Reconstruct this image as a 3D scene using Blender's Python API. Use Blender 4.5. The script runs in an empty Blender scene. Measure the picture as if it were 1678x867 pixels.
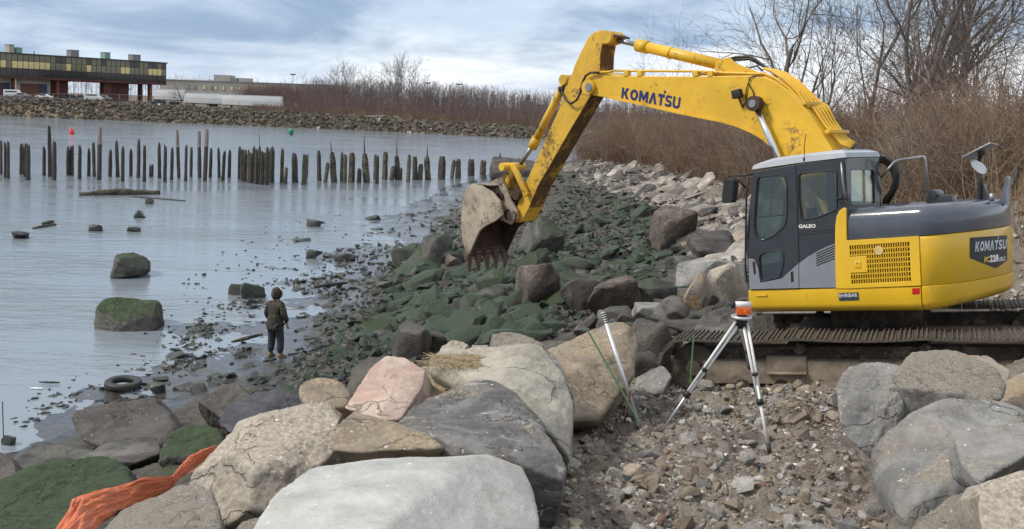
import bpy, bmesh, math, random
import numpy as np
from mathutils import Vector, Matrix, Euler

# ------------------------------------------------------------------ camera, sky, sun, exposure
scene = bpy.context.scene
COL = scene.collection
F_PX, CAM_H, PITCH, ROLL, CX, CY = 1700.0, 6.5, math.radians(4), math.radians(2.0), 839.0, 296.0
camd = bpy.data.cameras.new("camera")
camd.sensor_width = 36.0
camd.lens = 36.0 * F_PX / 1678.0
camd.shift_y = -(433.5 - CY) / 1678.0
camd.clip_start, camd.clip_end = 0.1, 6000
cam = bpy.data.objects.new("camera", camd)
CAMROT = Matrix.Rotation(math.pi / 2 - PITCH, 4, 'X') @ Matrix.Rotation(ROLL, 4, 'Z')
cam.matrix_world = Matrix.Translation((0, 0, CAM_H)) @ CAMROT
COL.objects.link(cam)
scene.camera = cam
scene.view_settings.view_transform = 'Standard'
scene.view_settings.look = 'None'
scene.view_settings.exposure = 0.45
scene.view_settings.gamma = 1.0
scene.render.engine = 'CYCLES'
scene.cycles.max_bounces = 6
scene.cycles.transparent_max_bounces = 12
scene.cycles.use_denoising = True

SUN_EL, SUN_AZ = math.radians(46), math.radians(-100)     # azimuth measured from +Y towards +X: behind the camera, to the left
sund = bpy.data.lights.new("sun", 'SUN')
sund.energy, sund.angle, sund.color = 2.3, math.radians(10), (1.0, 0.93, 0.82)
sun = bpy.data.objects.new("sun", sund)
sdir = Vector((math.sin(SUN_AZ) * math.cos(SUN_EL), math.cos(SUN_AZ) * math.cos(SUN_EL), math.sin(SUN_EL)))
sun.rotation_euler = sdir.to_track_quat('Z', 'Y').to_euler()
COL.objects.link(sun)


class NT:
    """tiny node-tree builder"""
    def __init__(s, tree):
        s.t = tree

    def n(s, typ, props=None, **ins):
        nd = s.t.nodes.new(typ)
        for k, v in (props or {}).items():
            setattr(nd, k, v)
        for k, v in ins.items():
            key = int(k[1:]) if k[0] == '_' and k[1:].isdigit() else k.replace('_', ' ')
            s.set(nd.inputs[key], v)
        return nd

    def set(s, inp, v):
        if isinstance(v, bpy.types.NodeSocket):
            s.t.links.new(v, inp)
        elif isinstance(v, (tuple, list)) and inp.type == 'RGBA' and len(v) == 3:
            inp.default_value = (*v, 1)
        else:
            inp.default_value = v

    def math(s, op, a, b=0.0, clamp=False):
        return s.n('ShaderNodeMath', {'operation': op, 'use_clamp': clamp}, _0=a, _1=b).outputs[0]

    def noise(s, vec, scale, detail=6, rough=0.6, dist=0.0):
        return s.n('ShaderNodeTexNoise', Vector=vec, Scale=scale, Detail=detail, Roughness=rough, Distortion=dist).outputs['Fac']

    def ss(s, x, a, b):
        """smooth step from a to b"""
        nd = s.n('ShaderNodeMapRange', {'interpolation_type': 'SMOOTHSTEP'}, _0=x, _1=a, _2=b, _3=0.0, _4=1.0)
        return nd.outputs[0]

    def mix(s, f, a, b, mode='MIX'):
        nd = s.n('ShaderNodeMix', {'data_type': 'RGBA', 'blend_type': mode})
        s.set(nd.inputs[0], f); s.set(nd.inputs[6], a); s.set(nd.inputs[7], b)
        return nd.outputs[2]


world = bpy.data.worlds.new("World")
scene.world = world
world.use_nodes = True
w = NT(world.node_tree)
w.t.nodes.clear()
sky = w.n('ShaderNodeTexSky', {'sky_type': 'NISHITA', 'sun_disc': False, 'sun_elevation': SUN_EL, 'sun_rotation': SUN_AZ, 'altitude': 0, 'air_density': 1.2, 'dust_density': 1.5})
tc = w.n('ShaderNodeTexCoord')
sep = w.n('ShaderNodeSeparateXYZ', _0=tc.outputs['Generated'])
zc = w.math('MAXIMUM', sep.outputs[2], 0.0)
zz = w.math('DIVIDE', zc, w.math('ADD', 1.0, w.math('MULTIPLY', zc, 1.6)))         # layers seem to widen overhead
cp = w.n('ShaderNodeCombineXYZ', _0=w.math('MULTIPLY', sep.outputs[0], 2.6), _1=w.math('MULTIPLY', sep.outputs[1], 2.6), _2=w.math('MULTIPLY', zz, 13.0)).outputs[0]
cp = w.n('ShaderNodeVectorMath', {'operation': 'ADD'}, _0=cp, _1=(18.5, 9.5, 0.0)).outputs[0]
c1 = w.noise(cp, 1.0, 2, 0.5, 0.5)
c2 = w.noise(cp, 2.6, 8, 0.60, 0.5)
dens = w.math('ADD', w.math('MULTIPLY', c1, 0.55), w.math('MULTIPLY', c2, 0.45))
bias = w.math('ADD', w.math('MULTIPLY', w.math('SUBTRACT', w.math('MINIMUM', zc, 0.09), 0.045), 2.6), w.math('MULTIPLY', w.math('MAXIMUM', w.math('MINIMUM', sep.outputs[0], 0.35), -0.5), -0.22))
thick = w.ss(w.math('ADD', dens, bias), 0.38, 0.63)
c3 = w.noise(w.n('ShaderNodeVectorMath', {'operation': 'ADD'}, _0=cp, _1=(5.0, 9.0, 0.6)).outputs[0], 1.9, 7, 0.58, 0.5)
# thin cloud is near white, thick cloud is slate blue
dark = w.mix(w.ss(c3, 0.36, 0.64), (0.24, 0.34, 0.49), (0.47, 0.57, 0.70))
ccol = w.mix(thick, (0.82, 0.86, 0.905), dark)
ccol = w.mix(w.ss(zc, 0.13, 0.5), ccol, w.mix(0.75, ccol, (0.66, 0.67, 0.69)))
skycol = w.n('ShaderNodeBackground', Color=sky.outputs[0], Strength=0.10)
clouds = w.n('ShaderNodeBackground', Color=ccol, Strength=1.0)
mixs = w.n('ShaderNodeMixShader', _0=0.93, _1=skycol.outputs[0], _2=clouds.outputs[0])
w.n('ShaderNodeOutputWorld', Surface=mixs.outputs[0])

# ------------------------------------------------------------------ helpers: rays, noise, meshes
RNP = np.array(CAMROT.to_3x3())
EYE = np.array([0, 0, CAM_H])


def ray(px, py):
    return RNP @ np.array([(px - CX) / F_PX, -(py - CY) / F_PX, -1.0])


def at(px, py, depth):
    """world point seen at a photo pixel, at a distance along +Y"""
    d = ray(px, py)
    return EYE + d * (depth / d[1])


def atz(px, py, z):
    d = ray(px, py)
    return EYE + d * ((z - CAM_H) / d[2])


def _h(ix, iy, iz, seed):
    h = (ix.astype(np.uint32) * np.uint32(374761393)) ^ (iy.astype(np.uint32) * np.uint32(668265263)) ^ (iz.astype(np.uint32) * np.uint32(2147483647 - 58)) ^ np.uint32((seed * 974711 + 12345) & 0xffffffff)
    h = (h ^ (h >> np.uint32(13))) * np.uint32(1274126177)
    h = (h ^ (h >> np.uint32(16))) * np.uint32(2246822519)
    h = h ^ (h >> np.uint32(15))
    return h.astype(np.float64) / 4294967295.0 * 2 - 1


def vnoise(p, seed=0):
    i = np.floor(p).astype(np.int64)
    f = p - i
    u = f * f * f * (f * (f * 6 - 15) + 10)
    i = i & 0xffffff
    x, y, z = i[:, 0], i[:, 1], i[:, 2]
    r = 0
    for dx in (0, 1):
        wx = u[:, 0] if dx else 1 - u[:, 0]
        for dy in (0, 1):
            wy = u[:, 1] if dy else 1 - u[:, 1]
            for dz in (0, 1):
                wz = u[:, 2] if dz else 1 - u[:, 2]
                r = r + wx * wy * wz * _h(x + dx, y + dy, z + dz, seed)
    return r


def fbm(p, seed=0, octs=5, gain=0.5, lac=2.07):
    a, s, r = 1.0, 1.0, 0
    for k in range(octs):
        r = r + a * vnoise(p * s + 17.3 * k, seed + k)
        a *= gain; s *= lac
    return r


def link(o, parent=None):
    COL.objects.link(o)
    if parent is not None:
        o.parent = parent
    return o


def tag(o, label=None, cat=None, group=None, kind=None):
    if label: o['label'] = label
    if cat: o['category'] = cat
    if group: o['group'] = group
    if kind: o['kind'] = kind
    return o


def empty(name, loc=(0, 0, 0), rot=None):
    o = bpy.data.objects.new(name, None)
    o.empty_display_size = 0.2
    if rot is not None:
        m = Matrix(rot).to_4x4(); m.translation = loc
        o.matrix_world = m
    else:
        o.location = loc
    COL.objects.link(o)
    return o


def np_mesh(name, V, Fc, mats, smooth=True, midx=None):
    """mesh from arrays; Fc is (n,3) or (n,4)"""
    me = bpy.data.meshes.new(name)
    V = np.asarray(V, np.float32); Fc = np.asarray(Fc, np.int32)
    n, k = Fc.shape
    me.vertices.add(len(V)); me.vertices.foreach_set('co', V.ravel())
    me.loops.add(n * k); me.loops.foreach_set('vertex_index', Fc.ravel())
    me.polygons.add(n)
    me.polygons.foreach_set('loop_start', np.arange(0, n * k, k, dtype=np.int32))
    me.polygons.foreach_set('loop_total', np.full(n, k, np.int32))
    me.polygons.foreach_set('use_smooth', np.full(n, smooth))
    for m in (mats if isinstance(mats, (list, tuple)) else [mats]):
        me.materials.append(m)
    if midx is not None:
        me.polygons.foreach_set('material_index', np.asarray(midx, np.int32))
    me.update(calc_edges=True)
    me.validate()
    return me


def obj(name, me, parent=None, loc=None):
    o = bpy.data.objects.new(name, me)
    if loc is not None: o.location = loc
    return link(o, parent)


class MB:
    """collects polygons, boxes and tubes, then links them as ONE mesh object"""
    def __init__(s):
        s.v, s.f, s.m, s.sm = [], [], [], []

    def add(s, V, Fc, m=0, smooth=False):
        b = len(s.v)
        s.v.extend(tuple(map(float, p)) for p in V)
        for f in Fc:
            s.f.append([b + i for i in f]); s.m.append(m); s.sm.append(smooth)

    def box(s, c, size, R=None, m=0, taper=1.0):
        c = np.array(c, float); h = np.array(size, float) / 2
        P = np.array([[sx, sy, sz] for sz in (-1, 1) for sy in (-1, 1) for sx in (-1, 1)], float)
        P[P[:, 2] > 0, :2] *= taper
        P = P * h
        if R is not None: P = P @ np.array(R).T
        s.add(P + c, [(0, 2, 3, 1), (4, 5, 7, 6), (0, 1, 5, 4), (2, 6, 7, 3), (0, 4, 6, 2), (1, 3, 7, 5)], m)

    def tube(s, pts, r, sides=8, m=0, caps=True, smooth=True):
        pts = [np.array(p, float) for p in pts]
        n = len(pts)
        rs = [r] * n if np.isscalar(r) else list(r)
        V, Fc = [], []
        prev = None
        for i, p in enumerate(pts):
            t = pts[min(i + 1, n - 1)] - pts[max(i - 1, 0)]
            t = t / (np.linalg.norm(t) + 1e-9)
            if prev is None:
                a = np.array([0, 0, 1.]) if abs(t[2]) < 0.9 else np.array([1., 0, 0])
                u = np.cross(t, a)
            else:
                u = prev - t * np.dot(prev, t)
            u = u / (np.linalg.norm(u) + 1e-9); prev = u
            w_ = np.cross(t, u)
            for k in range(sides):
                an = 2 * math.pi * k / sides
                V.append(p + rs[i] * (math.cos(an) * u + math.sin(an) * w_))
        for i in range(n - 1):
            for k in range(sides):
                k2 = (k + 1) % sides
                Fc.append((i * sides + k, i * sides + k2, (i + 1) * sides + k2, (i + 1) * sides + k))
        s.add(V, Fc, m, smooth)
        if caps:
            b = len(s.v) - n * sides
            s.f.append([b + k for k in range(sides)][::-1]); s.m.append(m); s.sm.append(False)
            b2 = b + (n - 1) * sides
            s.f.append([b2 + k for k in range(sides)]); s.m.append(m); s.sm.append(False)

    def cyl(s, a, b, r, sides=16, m=0):
        s.tube([a, b], r, sides, m)

    def prism(s, poly, axis_from, axis_to, m=0):
        """poly: (n,3) points; a copy offset by axis_to - axis_from closes the solid"""
        P = np.array(poly, float); d = np.array(axis_to, float) - np.array(axis_from, float)
        n = len(P)
        s.add(np.vstack([P, P + d]), [list(range(n)), list(range(2 * n - 1, n - 1, -1))] + [(i, n + i, n + (i + 1) % n, (i + 1) % n) for i in range(n)], m)

    def build(s, name, mats, parent=None, bevel=0, recalc=True, seg=2):
        me = bpy.data.meshes.new(name)
        me.from_pydata(s.v, [], s.f)
        for m in (mats if isinstance(mats, (list, tuple)) else [mats]):
            me.materials.append(m)
        me.polygons.foreach_set('material_index', s.m)
        me.polygons.foreach_set('use_smooth', s.sm)
        if recalc or bevel:
            bm = bmesh.new(); bm.from_mesh(me)
            if recalc: bmesh.ops.recalc_face_normals(bm, faces=bm.faces)
            if bevel:
                es = [e for e in bm.edges if len(e.link_faces) == 2 and e.calc_face_angle(0) > 0.5]
                bmesh.ops.bevel(bm, geom=es, offset=bevel, segments=seg, affect='EDGES', profile=0.6, clamp_overlap=True)
                for f in bm.faces: f.smooth = True
            bm.to_mesh(me); bm.free()
        if bevel:
            me.set_sharp_from_angle(angle=math.radians(35))
        me.update()
        return obj(name, me, parent)


_ico = {}


def ico(sub):
    if sub not in _ico:
        bm = bmesh.new(); bmesh.ops.create_icosphere(bm, subdivisions=sub, radius=1.0)
        V = np.array([v.co[:] for v in bm.verts]); Fc = np.array([[v.index for v in f.verts] for f in bm.faces])
        bm.free(); _ico[sub] = (V, Fc)
    return _ico[sub]


# ------------------------------------------------------------------ materials
def newmat(name):
    m = bpy.data.materials.new(name)
    m.use_nodes = True
    t = NT(m.node_tree)
    b = m.node_tree.nodes['Principled BSDF']
    return m, t, b


def plain(name, col, rough=0.5, metal=0.0, var=0.12, vscale=6.0, bump=0.0, dirt=None, dirt_amt=0.0, dscale=3.0, coat=0.0):
    """painted or cast surface with slight variation of colour and, if asked, blotches of dirt"""
    m, t, b = newmat(name)
    co = t.n('ShaderNodeTexCoord').outputs['Object']
    n = t.noise(co, vscale, 6, 0.6)
    dark = tuple(c * (1 - var) for c in col); lite = tuple(min(1, c * (1 + var)) for c in col)
    c = t.mix(t.ss(n, 0.3, 0.7), dark, lite)
    r = t.math('ADD', rough - 0.06, t.math('MULTIPLY', n, 0.12))
    if dirt:
        d1 = t.noise(co, dscale, 9, 0.72, 0.5)
        d2 = t.noise(co, dscale * 7, 4, 0.6)
        th = 0.72 - dirt_amt
        msk = t.ss(t.math('ADD', t.math('MULTIPLY', d1, 0.75), t.math('MULTIPLY', d2, 0.25)), th, th + 0.12)
        c = t.mix(msk, c, dirt)
        r = t.math('ADD', r, t.math('MULTIPLY', msk, 0.35), True)
    t.set(b.inputs['Base Color'], c); t.set(b.inputs['Roughness'], r)
    b.inputs['Metallic'].default_value = metal
    b.inputs['Coat Weight'].default_value = coat
    b.inputs['Coat Roughness'].default_value = 0.08
    if bump:
        bn = t.n('ShaderNodeBump', Strength=0.6, Distance=bump, Height=t.noise(co, vscale * 4, 6, 0.6))
        t.set(b.inputs['Normal'], bn.outputs[0])
    return m


def rockmat(name, dark, lite, scale=1.0, speck=0.0, speckcol=(0.75, 0.72, 0.68), moss=0.0, mosscol=(0.030, 0.075, 0.018), dirt=0.0, dirtcol=(0.20, 0.15, 0.105), tint=None, tint_amt=0.0, rough=0.86, bump=0.035, veins=0.0, vary=0.25, strata=0.0, cracks=None):
    if cracks is None: cracks = 0.4 if vary == 0 else 0.0
    speck *= 0.45
    m, t, b = newmat(name)
    co = t.n('ShaderNodeTexCoord').outputs['Object']
    oi = t.n('ShaderNodeObjectInfo')
    off = t.n('ShaderNodeVectorMath', {'operation': 'SCALE'}, _0=(31.0, 17.0, 23.0))
    t.set(off.inputs['Scale'], oi.outputs['Random'])
    co = t.n('ShaderNodeVectorMath', {'operation': 'ADD'}, _0=co, _1=off.outputs[0]).outputs[0]
    geo = t.n('ShaderNodeNewGeometry')
    nz = t.n('ShaderNodeSeparateXYZ', _0=geo.outputs['Normal']).outputs[2]
    big = t.noise(co, 1.6 * scale, 10, 0.68, 0.4)
    med = t.noise(co, 7.0 * scale, 8, 0.7)
    fine = t.noise(co, 34.0 * scale, 5, 0.7)
    base = t.mix(t.ss(big, 0.34, 0.66), dark, lite)
    if tint:
        base = t.mix(t.math('MULTIPLY', t.ss(t.noise(co, 1.1 * scale, 6, 0.6, 0.8), 0.5, 0.68), tint_amt), base, tint)
    if strata:
        sv = t.n('ShaderNodeMapping', Vector=co, Rotation=(0.5, 0.25, 0.3), Scale=(1.2, 1.6, 11.0)).outputs[0]
        base = t.mix(t.math('MULTIPLY', t.ss(t.noise(sv, 1.5 * scale, 6, 0.6, 0.6), 0.42, 0.68), strata), base, tuple(c * 0.45 for c in dark))
    g = t.math('ADD', 0.55, t.math('ADD', t.math('MULTIPLY', med, 0.55), t.math('MULTIPLY', fine, 0.28)))
    if vary:
        g = t.math('MULTIPLY', g, t.math('ADD', 1 - vary / 2, t.math('MULTIPLY', oi.outputs['Random'], vary)))
    gray = t.n('ShaderNodeCombineColor', _0=g, _1=g, _2=g).outputs[0]
    base = t.mix(1.0, base, gray, 'MULTIPLY')
    crk = None
    if cracks:
        wv = t.n('ShaderNodeVectorMath', {'operation': 'ADD'}, _0=co, _1=t.n('ShaderNodeVectorMath', {'operation': 'SCALE'}, _0=t.n('ShaderNodeTexNoise', Vector=co, Scale=2.6 * scale, Detail=6).outputs['Color'], Scale=0.5).outputs[0])
        ve = t.n('ShaderNodeTexVoronoi', {'feature': 'DISTANCE_TO_EDGE'}, Vector=t.n('ShaderNodeMapping', Vector=wv.outputs[0], Rotation=(.4, .3, .5), Scale=(1.0, 1.5, 2.6)).outputs[0], Scale=1.25 * scale).outputs['Distance']
        crk = t.math('MULTIPLY', t.math('SUBTRACT', 1.0, t.ss(ve, 0.0, 0.022)), t.ss(t.noise(co, 1.7, 4), 0.46, 0.60))
        base = t.mix(t.math('MULTIPLY', crk, cracks), base, tuple(c * 0.28 for c in dark))
    if veins:
        vv = t.n('ShaderNodeTexVoronoi', {'feature': 'DISTANCE_TO_EDGE'}, Vector=t.mix(0.35, co, t.n('ShaderNodeTexNoise', Vector=co, Scale=2.0, Detail=4).outputs['Color']), Scale=2.2 * scale).outputs['Distance']
        vm = t.math('MULTIPLY', t.math('SUBTRACT', 1.0, t.ss(vv, 0.004, 0.03)), t.ss(t.noise(co, 2.5, 4), 0.5, 0.62))
        base = t.mix(t.math('MULTIPLY', vm, veins), base, (0.72, 0.71, 0.70))
    if dirt:
        dm = t.math('MULTIPLY', t.ss(nz, 0.25, 0.85), t.ss(t.math('ADD', t.math('MULTIPLY', t.noise(co, 2.3 * scale, 9, 0.72), 0.7), t.math('MULTIPLY', fine, 0.3)), 0.62 - dirt * 0.32, 0.70 - dirt * 0.25))
        dc = t.mix(t.ss(fine, 0.4, 0.62), tuple(c * 0.82 for c in dirtcol), tuple(c * 1.28 for c in dirtcol))
        base = t.mix(dm, base, dc)
    if speck:
        sp = t.ss(t.noise(co, 21.0 * scale, 3, 0.5), 0.70 - speck * 0.12, 0.74 - speck * 0.12)
        base = t.mix(t.math('MULTIPLY', sp, 0.8), base, speckcol)
    rr = rough
    if moss:
        mm = t.ss(t.math('ADD', t.math('MULTIPLY', nz, 0.62), t.math('ADD', t.math('MULTIPLY', big, 0.45), t.math('MULTIPLY', med, 0.55))), 1.24 - moss * 0.75, 1.36 - moss * 0.75)
        mc = t.mix(t.ss(t.math('ADD', t.math('MULTIPLY', med, .6), t.math('MULTIPLY', fine, .4)), 0.38, 0.62), tuple(c * 0.40 for c in mosscol), tuple(c * 1.7 for c in mosscol))
        mc = t.mix(t.math('MULTIPLY', t.ss(oi.outputs['Random'], 0.3, 0.9), 0.6), mc, (mosscol[0] * 1.5, mosscol[1] * 1.2, mosscol[2] * 1.0))
        base = t.mix(mm, base, mc)
    t.set(b.inputs['Base Color'], base)
    b.inputs['Roughness'].default_value = rr
    hh = t.math('ADD', t.math('ADD', t.math('MULTIPLY', big, 0.6), t.math('MULTIPLY', med, 0.6)), t.math('MULTIPLY', fine, 0.35))
    if crk is not None: hh = t.math('SUBTRACT', hh, t.math('MULTIPLY', crk, 0.8))
    t.set(b.inputs['Normal'], t.n('ShaderNodeBump', Strength=0.9, Distance=bump, Height=hh).outputs[0])
    return m


M = {}
YEL = (0.74, 0.455, 0.022)
MUD = (0.12, 0.075, 0.035)
M['yellow'] = plain('yellow_paint', YEL, 0.34, var=0.06, vscale=1.5, dirt=(0.42, 0.26, 0.06), dirt_amt=0.15, dscale=2.4, coat=0.35)
M['yellow_worn'] = plain('worn_yellow_paint', (0.70, 0.42, 0.030), 0.42, var=0.10, vscale=2.5, dirt=MUD, dirt_amt=0.17, dscale=2.6)
M['yellow_arm'] = plain('muddy_yellow_paint', (0.62, 0.37, 0.035), 0.48, var=0.16, vscale=2.5, dirt=(0.15, 0.085, 0.03), dirt_amt=0.22, dscale=2.2)
M['yellow_side'] = plain('dark_blotched_yellow', (0.42, 0.23, 0.03), 0.7, var=0.25, vscale=2.5, dirt=(0.10, 0.055, 0.02), dirt_amt=0.32, dscale=2.0)
M['hood'] = plain('slate_blue_paint', (0.085, 0.097, 0.122), 0.25, var=0.15, vscale=2.0, dirt=(0.16, 0.16, 0.16), dirt_amt=0.10, coat=0.6)
M['cabdark'] = plain('charcoal_paint', (0.028, 0.030, 0.036), 0.30, var=0.15, coat=0.4)
M['cabgrey'] = plain('silver_grey_paint', (0.27, 0.28, 0.31), 0.32, metal=0.3, var=0.06, coat=0.3)
M['roof'] = plain('pale_grey_paint', (0.40, 0.43, 0.47), 0.42, var=0.08)
M['black'] = plain('black_rubber', (0.013, 0.013, 0.014), 0.55)
M['slot'] = plain('dark_opening', (0.012, 0.011, 0.010), 0.8)
M['chrome'] = plain('chromed_steel', (0.78, 0.80, 0.83), 0.14, metal=1.0, var=0.03)
M['steel'] = plain('worn_steel', (0.28, 0.28, 0.29), 0.42, metal=0.7, var=0.2, dirt=MUD, dirt_amt=0.12)
M['bucket'] = plain('dusty_bucket_steel', (0.36, 0.305, 0.235), 0.62, var=0.25, vscale=3.0, dirt=(0.13, 0.095, 0.065), dirt_amt=0.235, dscale=2.6, bump=0.006)
M['bucketback'] = plain('scraped_bucket_steel', (0.20, 0.165, 0.13), 0.6, var=0.3, vscale=4.0, dirt=(0.10, 0.06, 0.035), dirt_amt=0.25, bump=0.006)
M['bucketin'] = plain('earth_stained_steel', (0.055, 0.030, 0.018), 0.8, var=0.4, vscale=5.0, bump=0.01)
M['tooth'] = plain('rusty_tooth_steel', (0.10, 0.065, 0.050), 0.65, var=0.35, vscale=9.0, bump=0.004)
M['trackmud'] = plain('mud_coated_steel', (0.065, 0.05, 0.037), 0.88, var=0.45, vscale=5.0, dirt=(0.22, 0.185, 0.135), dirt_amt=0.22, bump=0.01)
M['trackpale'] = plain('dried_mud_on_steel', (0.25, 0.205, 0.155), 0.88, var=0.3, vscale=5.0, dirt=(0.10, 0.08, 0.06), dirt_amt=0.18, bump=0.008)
M['shoe'] = plain('track_shoe_steel', (0.115, 0.10, 0.082), 0.6, metal=0.25, var=0.35, vscale=9.0, dirt=(0.13, 0.10, 0.07), dirt_amt=0.2)
M['white'] = plain('white_print', (0.82, 0.82, 0.80), 0.5, var=0.03)
M['blue'] = plain('blue_print', (0.012, 0.022, 0.13), 0.45, var=0.05)
M['silverprint'] = plain('silver_print', (0.55, 0.58, 0.62), 0.4, var=0.05)
M['red'] = plain('red_reflector', (0.50, 0.012, 0.010), 0.3)
M['yelprint'] = plain('yellow_print', (0.85, 0.52, 0.02), 0.45)
M['emblem'] = plain('black_emblem', (0.016, 0.018, 0.022), 0.4)
M['seat'] = plain('dark_seat_cloth', (0.03, 0.032, 0.038), 0.85)
M['hose'] = plain('black_hose', (0.018, 0.018, 0.02), 0.5)


def glassmat(name, tint, refl=0.10):
    m, t, b = newmat(name)
    m.node_tree.nodes.remove(b)
    tr = t.n('ShaderNodeBsdfTransparent', Color=tint)
    gl = t.n('ShaderNodeBsdfGlossy', Color=(1, 1, 1), Roughness=0.03)
    lw = t.n('ShaderNodeLayerWeight', Blend=0.35)
    fac = t.math('ADD', refl, t.math('MULTIPLY', lw.outputs['Fresnel'], 0.55), True)
    mx = t.n('ShaderNodeMixShader', _0=fac, _1=tr.outputs[0], _2=gl.outputs[0])
    t.set(m.node_tree.nodes['Material Output'].inputs['Surface'], mx.outputs[0])
    return m


M['glass'] = glassmat('tinted_cab_glass', (0.62, 0.71, 0.69), 0.06)

M['r_pale'] = rockmat('pale_grey_stone', (0.33, 0.33, 0.315), (0.53, 0.53, 0.51), 0.9, dirt=0.20, dirtcol=(0.33, 0.27, 0.20), vary=0, bump=0.022, speck=0.10, tint=(0.34, 0.315, 0.26), tint_amt=0.55, cracks=0.0)
M['r_slate'] = rockmat('dark_slate', (0.105, 0.103, 0.105), (0.27, 0.262, 0.252), 1.1, dirt=0.30, dirtcol=(0.24, 0.20, 0.155), veins=0.5, vary=0, strata=0.6, bump=0.04, speck=0.25)
M['r_cream'] = rockmat('cream_grey_stone', (0.27, 0.25, 0.205), (0.44, 0.415, 0.35), 0.8, dirt=0.25, dirtcol=(0.25, 0.19, 0.12), vary=0, tint=(0.30, 0.22, 0.13), tint_amt=0.5)
M['r_pink'] = rockmat('pink_granite', (0.44, 0.31, 0.25), (0.62, 0.50, 0.42), 1.3, dirt=0.18, dirtcol=(0.36, 0.28, 0.18), vary=0, tint=(0.50, 0.23, 0.16), tint_amt=0.55, bump=0.04, speck=0.2, speckcol=(0.25, 0.22, 0.19))
M['r_tan'] = rockmat('tan_grey_stone', (0.20, 0.175, 0.14), (0.37, 0.335, 0.285), 0.9, dirt=0.75, dirtcol=(0.37, 0.325, 0.265), vary=0, speck=0.35, bump=0.035, strata=0.2)
M['r_brown'] = rockmat('brown_stone', (0.16, 0.128, 0.095), (0.33, 0.28, 0.215), 0.9, dirt=0.4, dirtcol=(0.30, 0.235, 0.16), vary=0, tint=(0.34, 0.235, 0.13), tint_amt=0.4, speck=0.2)
M['r_grey'] = rockmat('mid_grey_stone', (0.15, 0.148, 0.145), (0.33, 0.325, 0.315), 1.0, dirt=0.42, tint=(0.24, 0.205, 0.165), tint_amt=0.5, dirtcol=(0.25, 0.22, 0.18), vary=0, strata=0.15, bump=0.035, speck=0.2)
M['r_gravelly'] = rockmat('gravelly_grey_stone', (0.20, 0.19, 0.175), (0.36, 0.345, 0.32), 2.0, dirt=0.85, dirtcol=(0.30, 0.265, 0.22), vary=0, speck=0.6, bump=0.08)
M['r_orange'] = rockmat('rust_stained_stone', (0.22, 0.19, 0.15), (0.36, 0.32, 0.27), 1.0, tint=(0.42, 0.22, 0.06), tint_amt=0.85, vary=0, dirt=0.3, speck=0.3)
M['r_black'] = rockmat('wet_black_stone', (0.022, 0.022, 0.026), (0.075, 0.075, 0.082), 0.9, rough=0.42, vary=0, strata=0.5, bump=0.04)
M['r_dark'] = rockmat('wet_brown_black_stone', (0.035, 0.029, 0.025), (0.105, 0.090, 0.076), 1.0, rough=0.55, vary=0.2, moss=0.08, bump=0.05, speck=0.15)
M['r_mossbig'] = rockmat('moss_covered_stone', (0.050, 0.046, 0.040), (0.12, 0.11, 0.095), 0.9, moss=0.62, mosscol=(0.022, 0.042, 0.013), vary=0, bump=0.05, rough=0.75)
M['r_moss'] = rockmat('algae_green_stone', (0.040, 0.042, 0.036), (0.11, 0.11, 0.095), 1.3, moss=0.80, mosscol=(0.017, 0.038, 0.013), vary=0.6, bump=0.06, rough=0.5)
M['r_mosshalf'] = rockmat('part_green_stone', (0.032, 0.030, 0.026), (0.105, 0.100, 0.088), 1.3, moss=0.50, mosscol=(0.020, 0.037, 0.014), vary=0.6, bump=0.03, rough=0.65)
M['r_mudstone'] = rockmat('wet_dark_pebble', (0.020, 0.022, 0.023), (0.070, 0.070, 0.066), 2.0, moss=0.25, mosscol=(0.022, 0.050, 0.018), vary=0.6, rough=0.38, bump=0.02)
M['r_slab'] = rockmat('pale_bank_slab', (0.19, 0.168, 0.145), (0.42, 0.385, 0.34), 0.9, vary=0.6, tint=(0.27, 0.185, 0.12), tint_amt=0.6, strata=0.5, bump=0.04, speck=0.1)
M['r_slabdark'] = rockmat('grey_bank_slab', (0.055, 0.050, 0.046), (0.175, 0.165, 0.155), 0.9, vary=0.6, strata=0.5, bump=0.04, moss=0.15)
M['r_speck'] = rockmat('speckled_brown_stone', (0.070, 0.052, 0.043), (0.165, 0.135, 0.115), 1.3, speck=0.5, vary=0, bump=0.04)
M['p_grey'] = rockmat('grey_path_stone', (0.20, 0.195, 0.185), (0.38, 0.37, 0.35), 4.0, vary=0.7, bump=0.01, dirt=0.4)
M['p_tan'] = rockmat('tan_path_stone', (0.21, 0.17, 0.125), (0.35, 0.295, 0.23), 4.0, vary=0.6, bump=0.01)
M['p_brick'] = rockmat('brick_red_stone', (0.20, 0.10, 0.075), (0.30, 0.17, 0.13), 4.0, vary=0.4, bump=0.01)
M['p_white'] = rockmat('pale_path_stone', (0.50, 0.48, 0.45), (0.68, 0.66, 0.62), 4.0, vary=0.3, bump=0.01)
M['p_dirt'] = rockmat('dirt_clod', (0.135, 0.105, 0.078), (0.24, 0.195, 0.15), 4.0, vary=0.4, bump=0.012)
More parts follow.
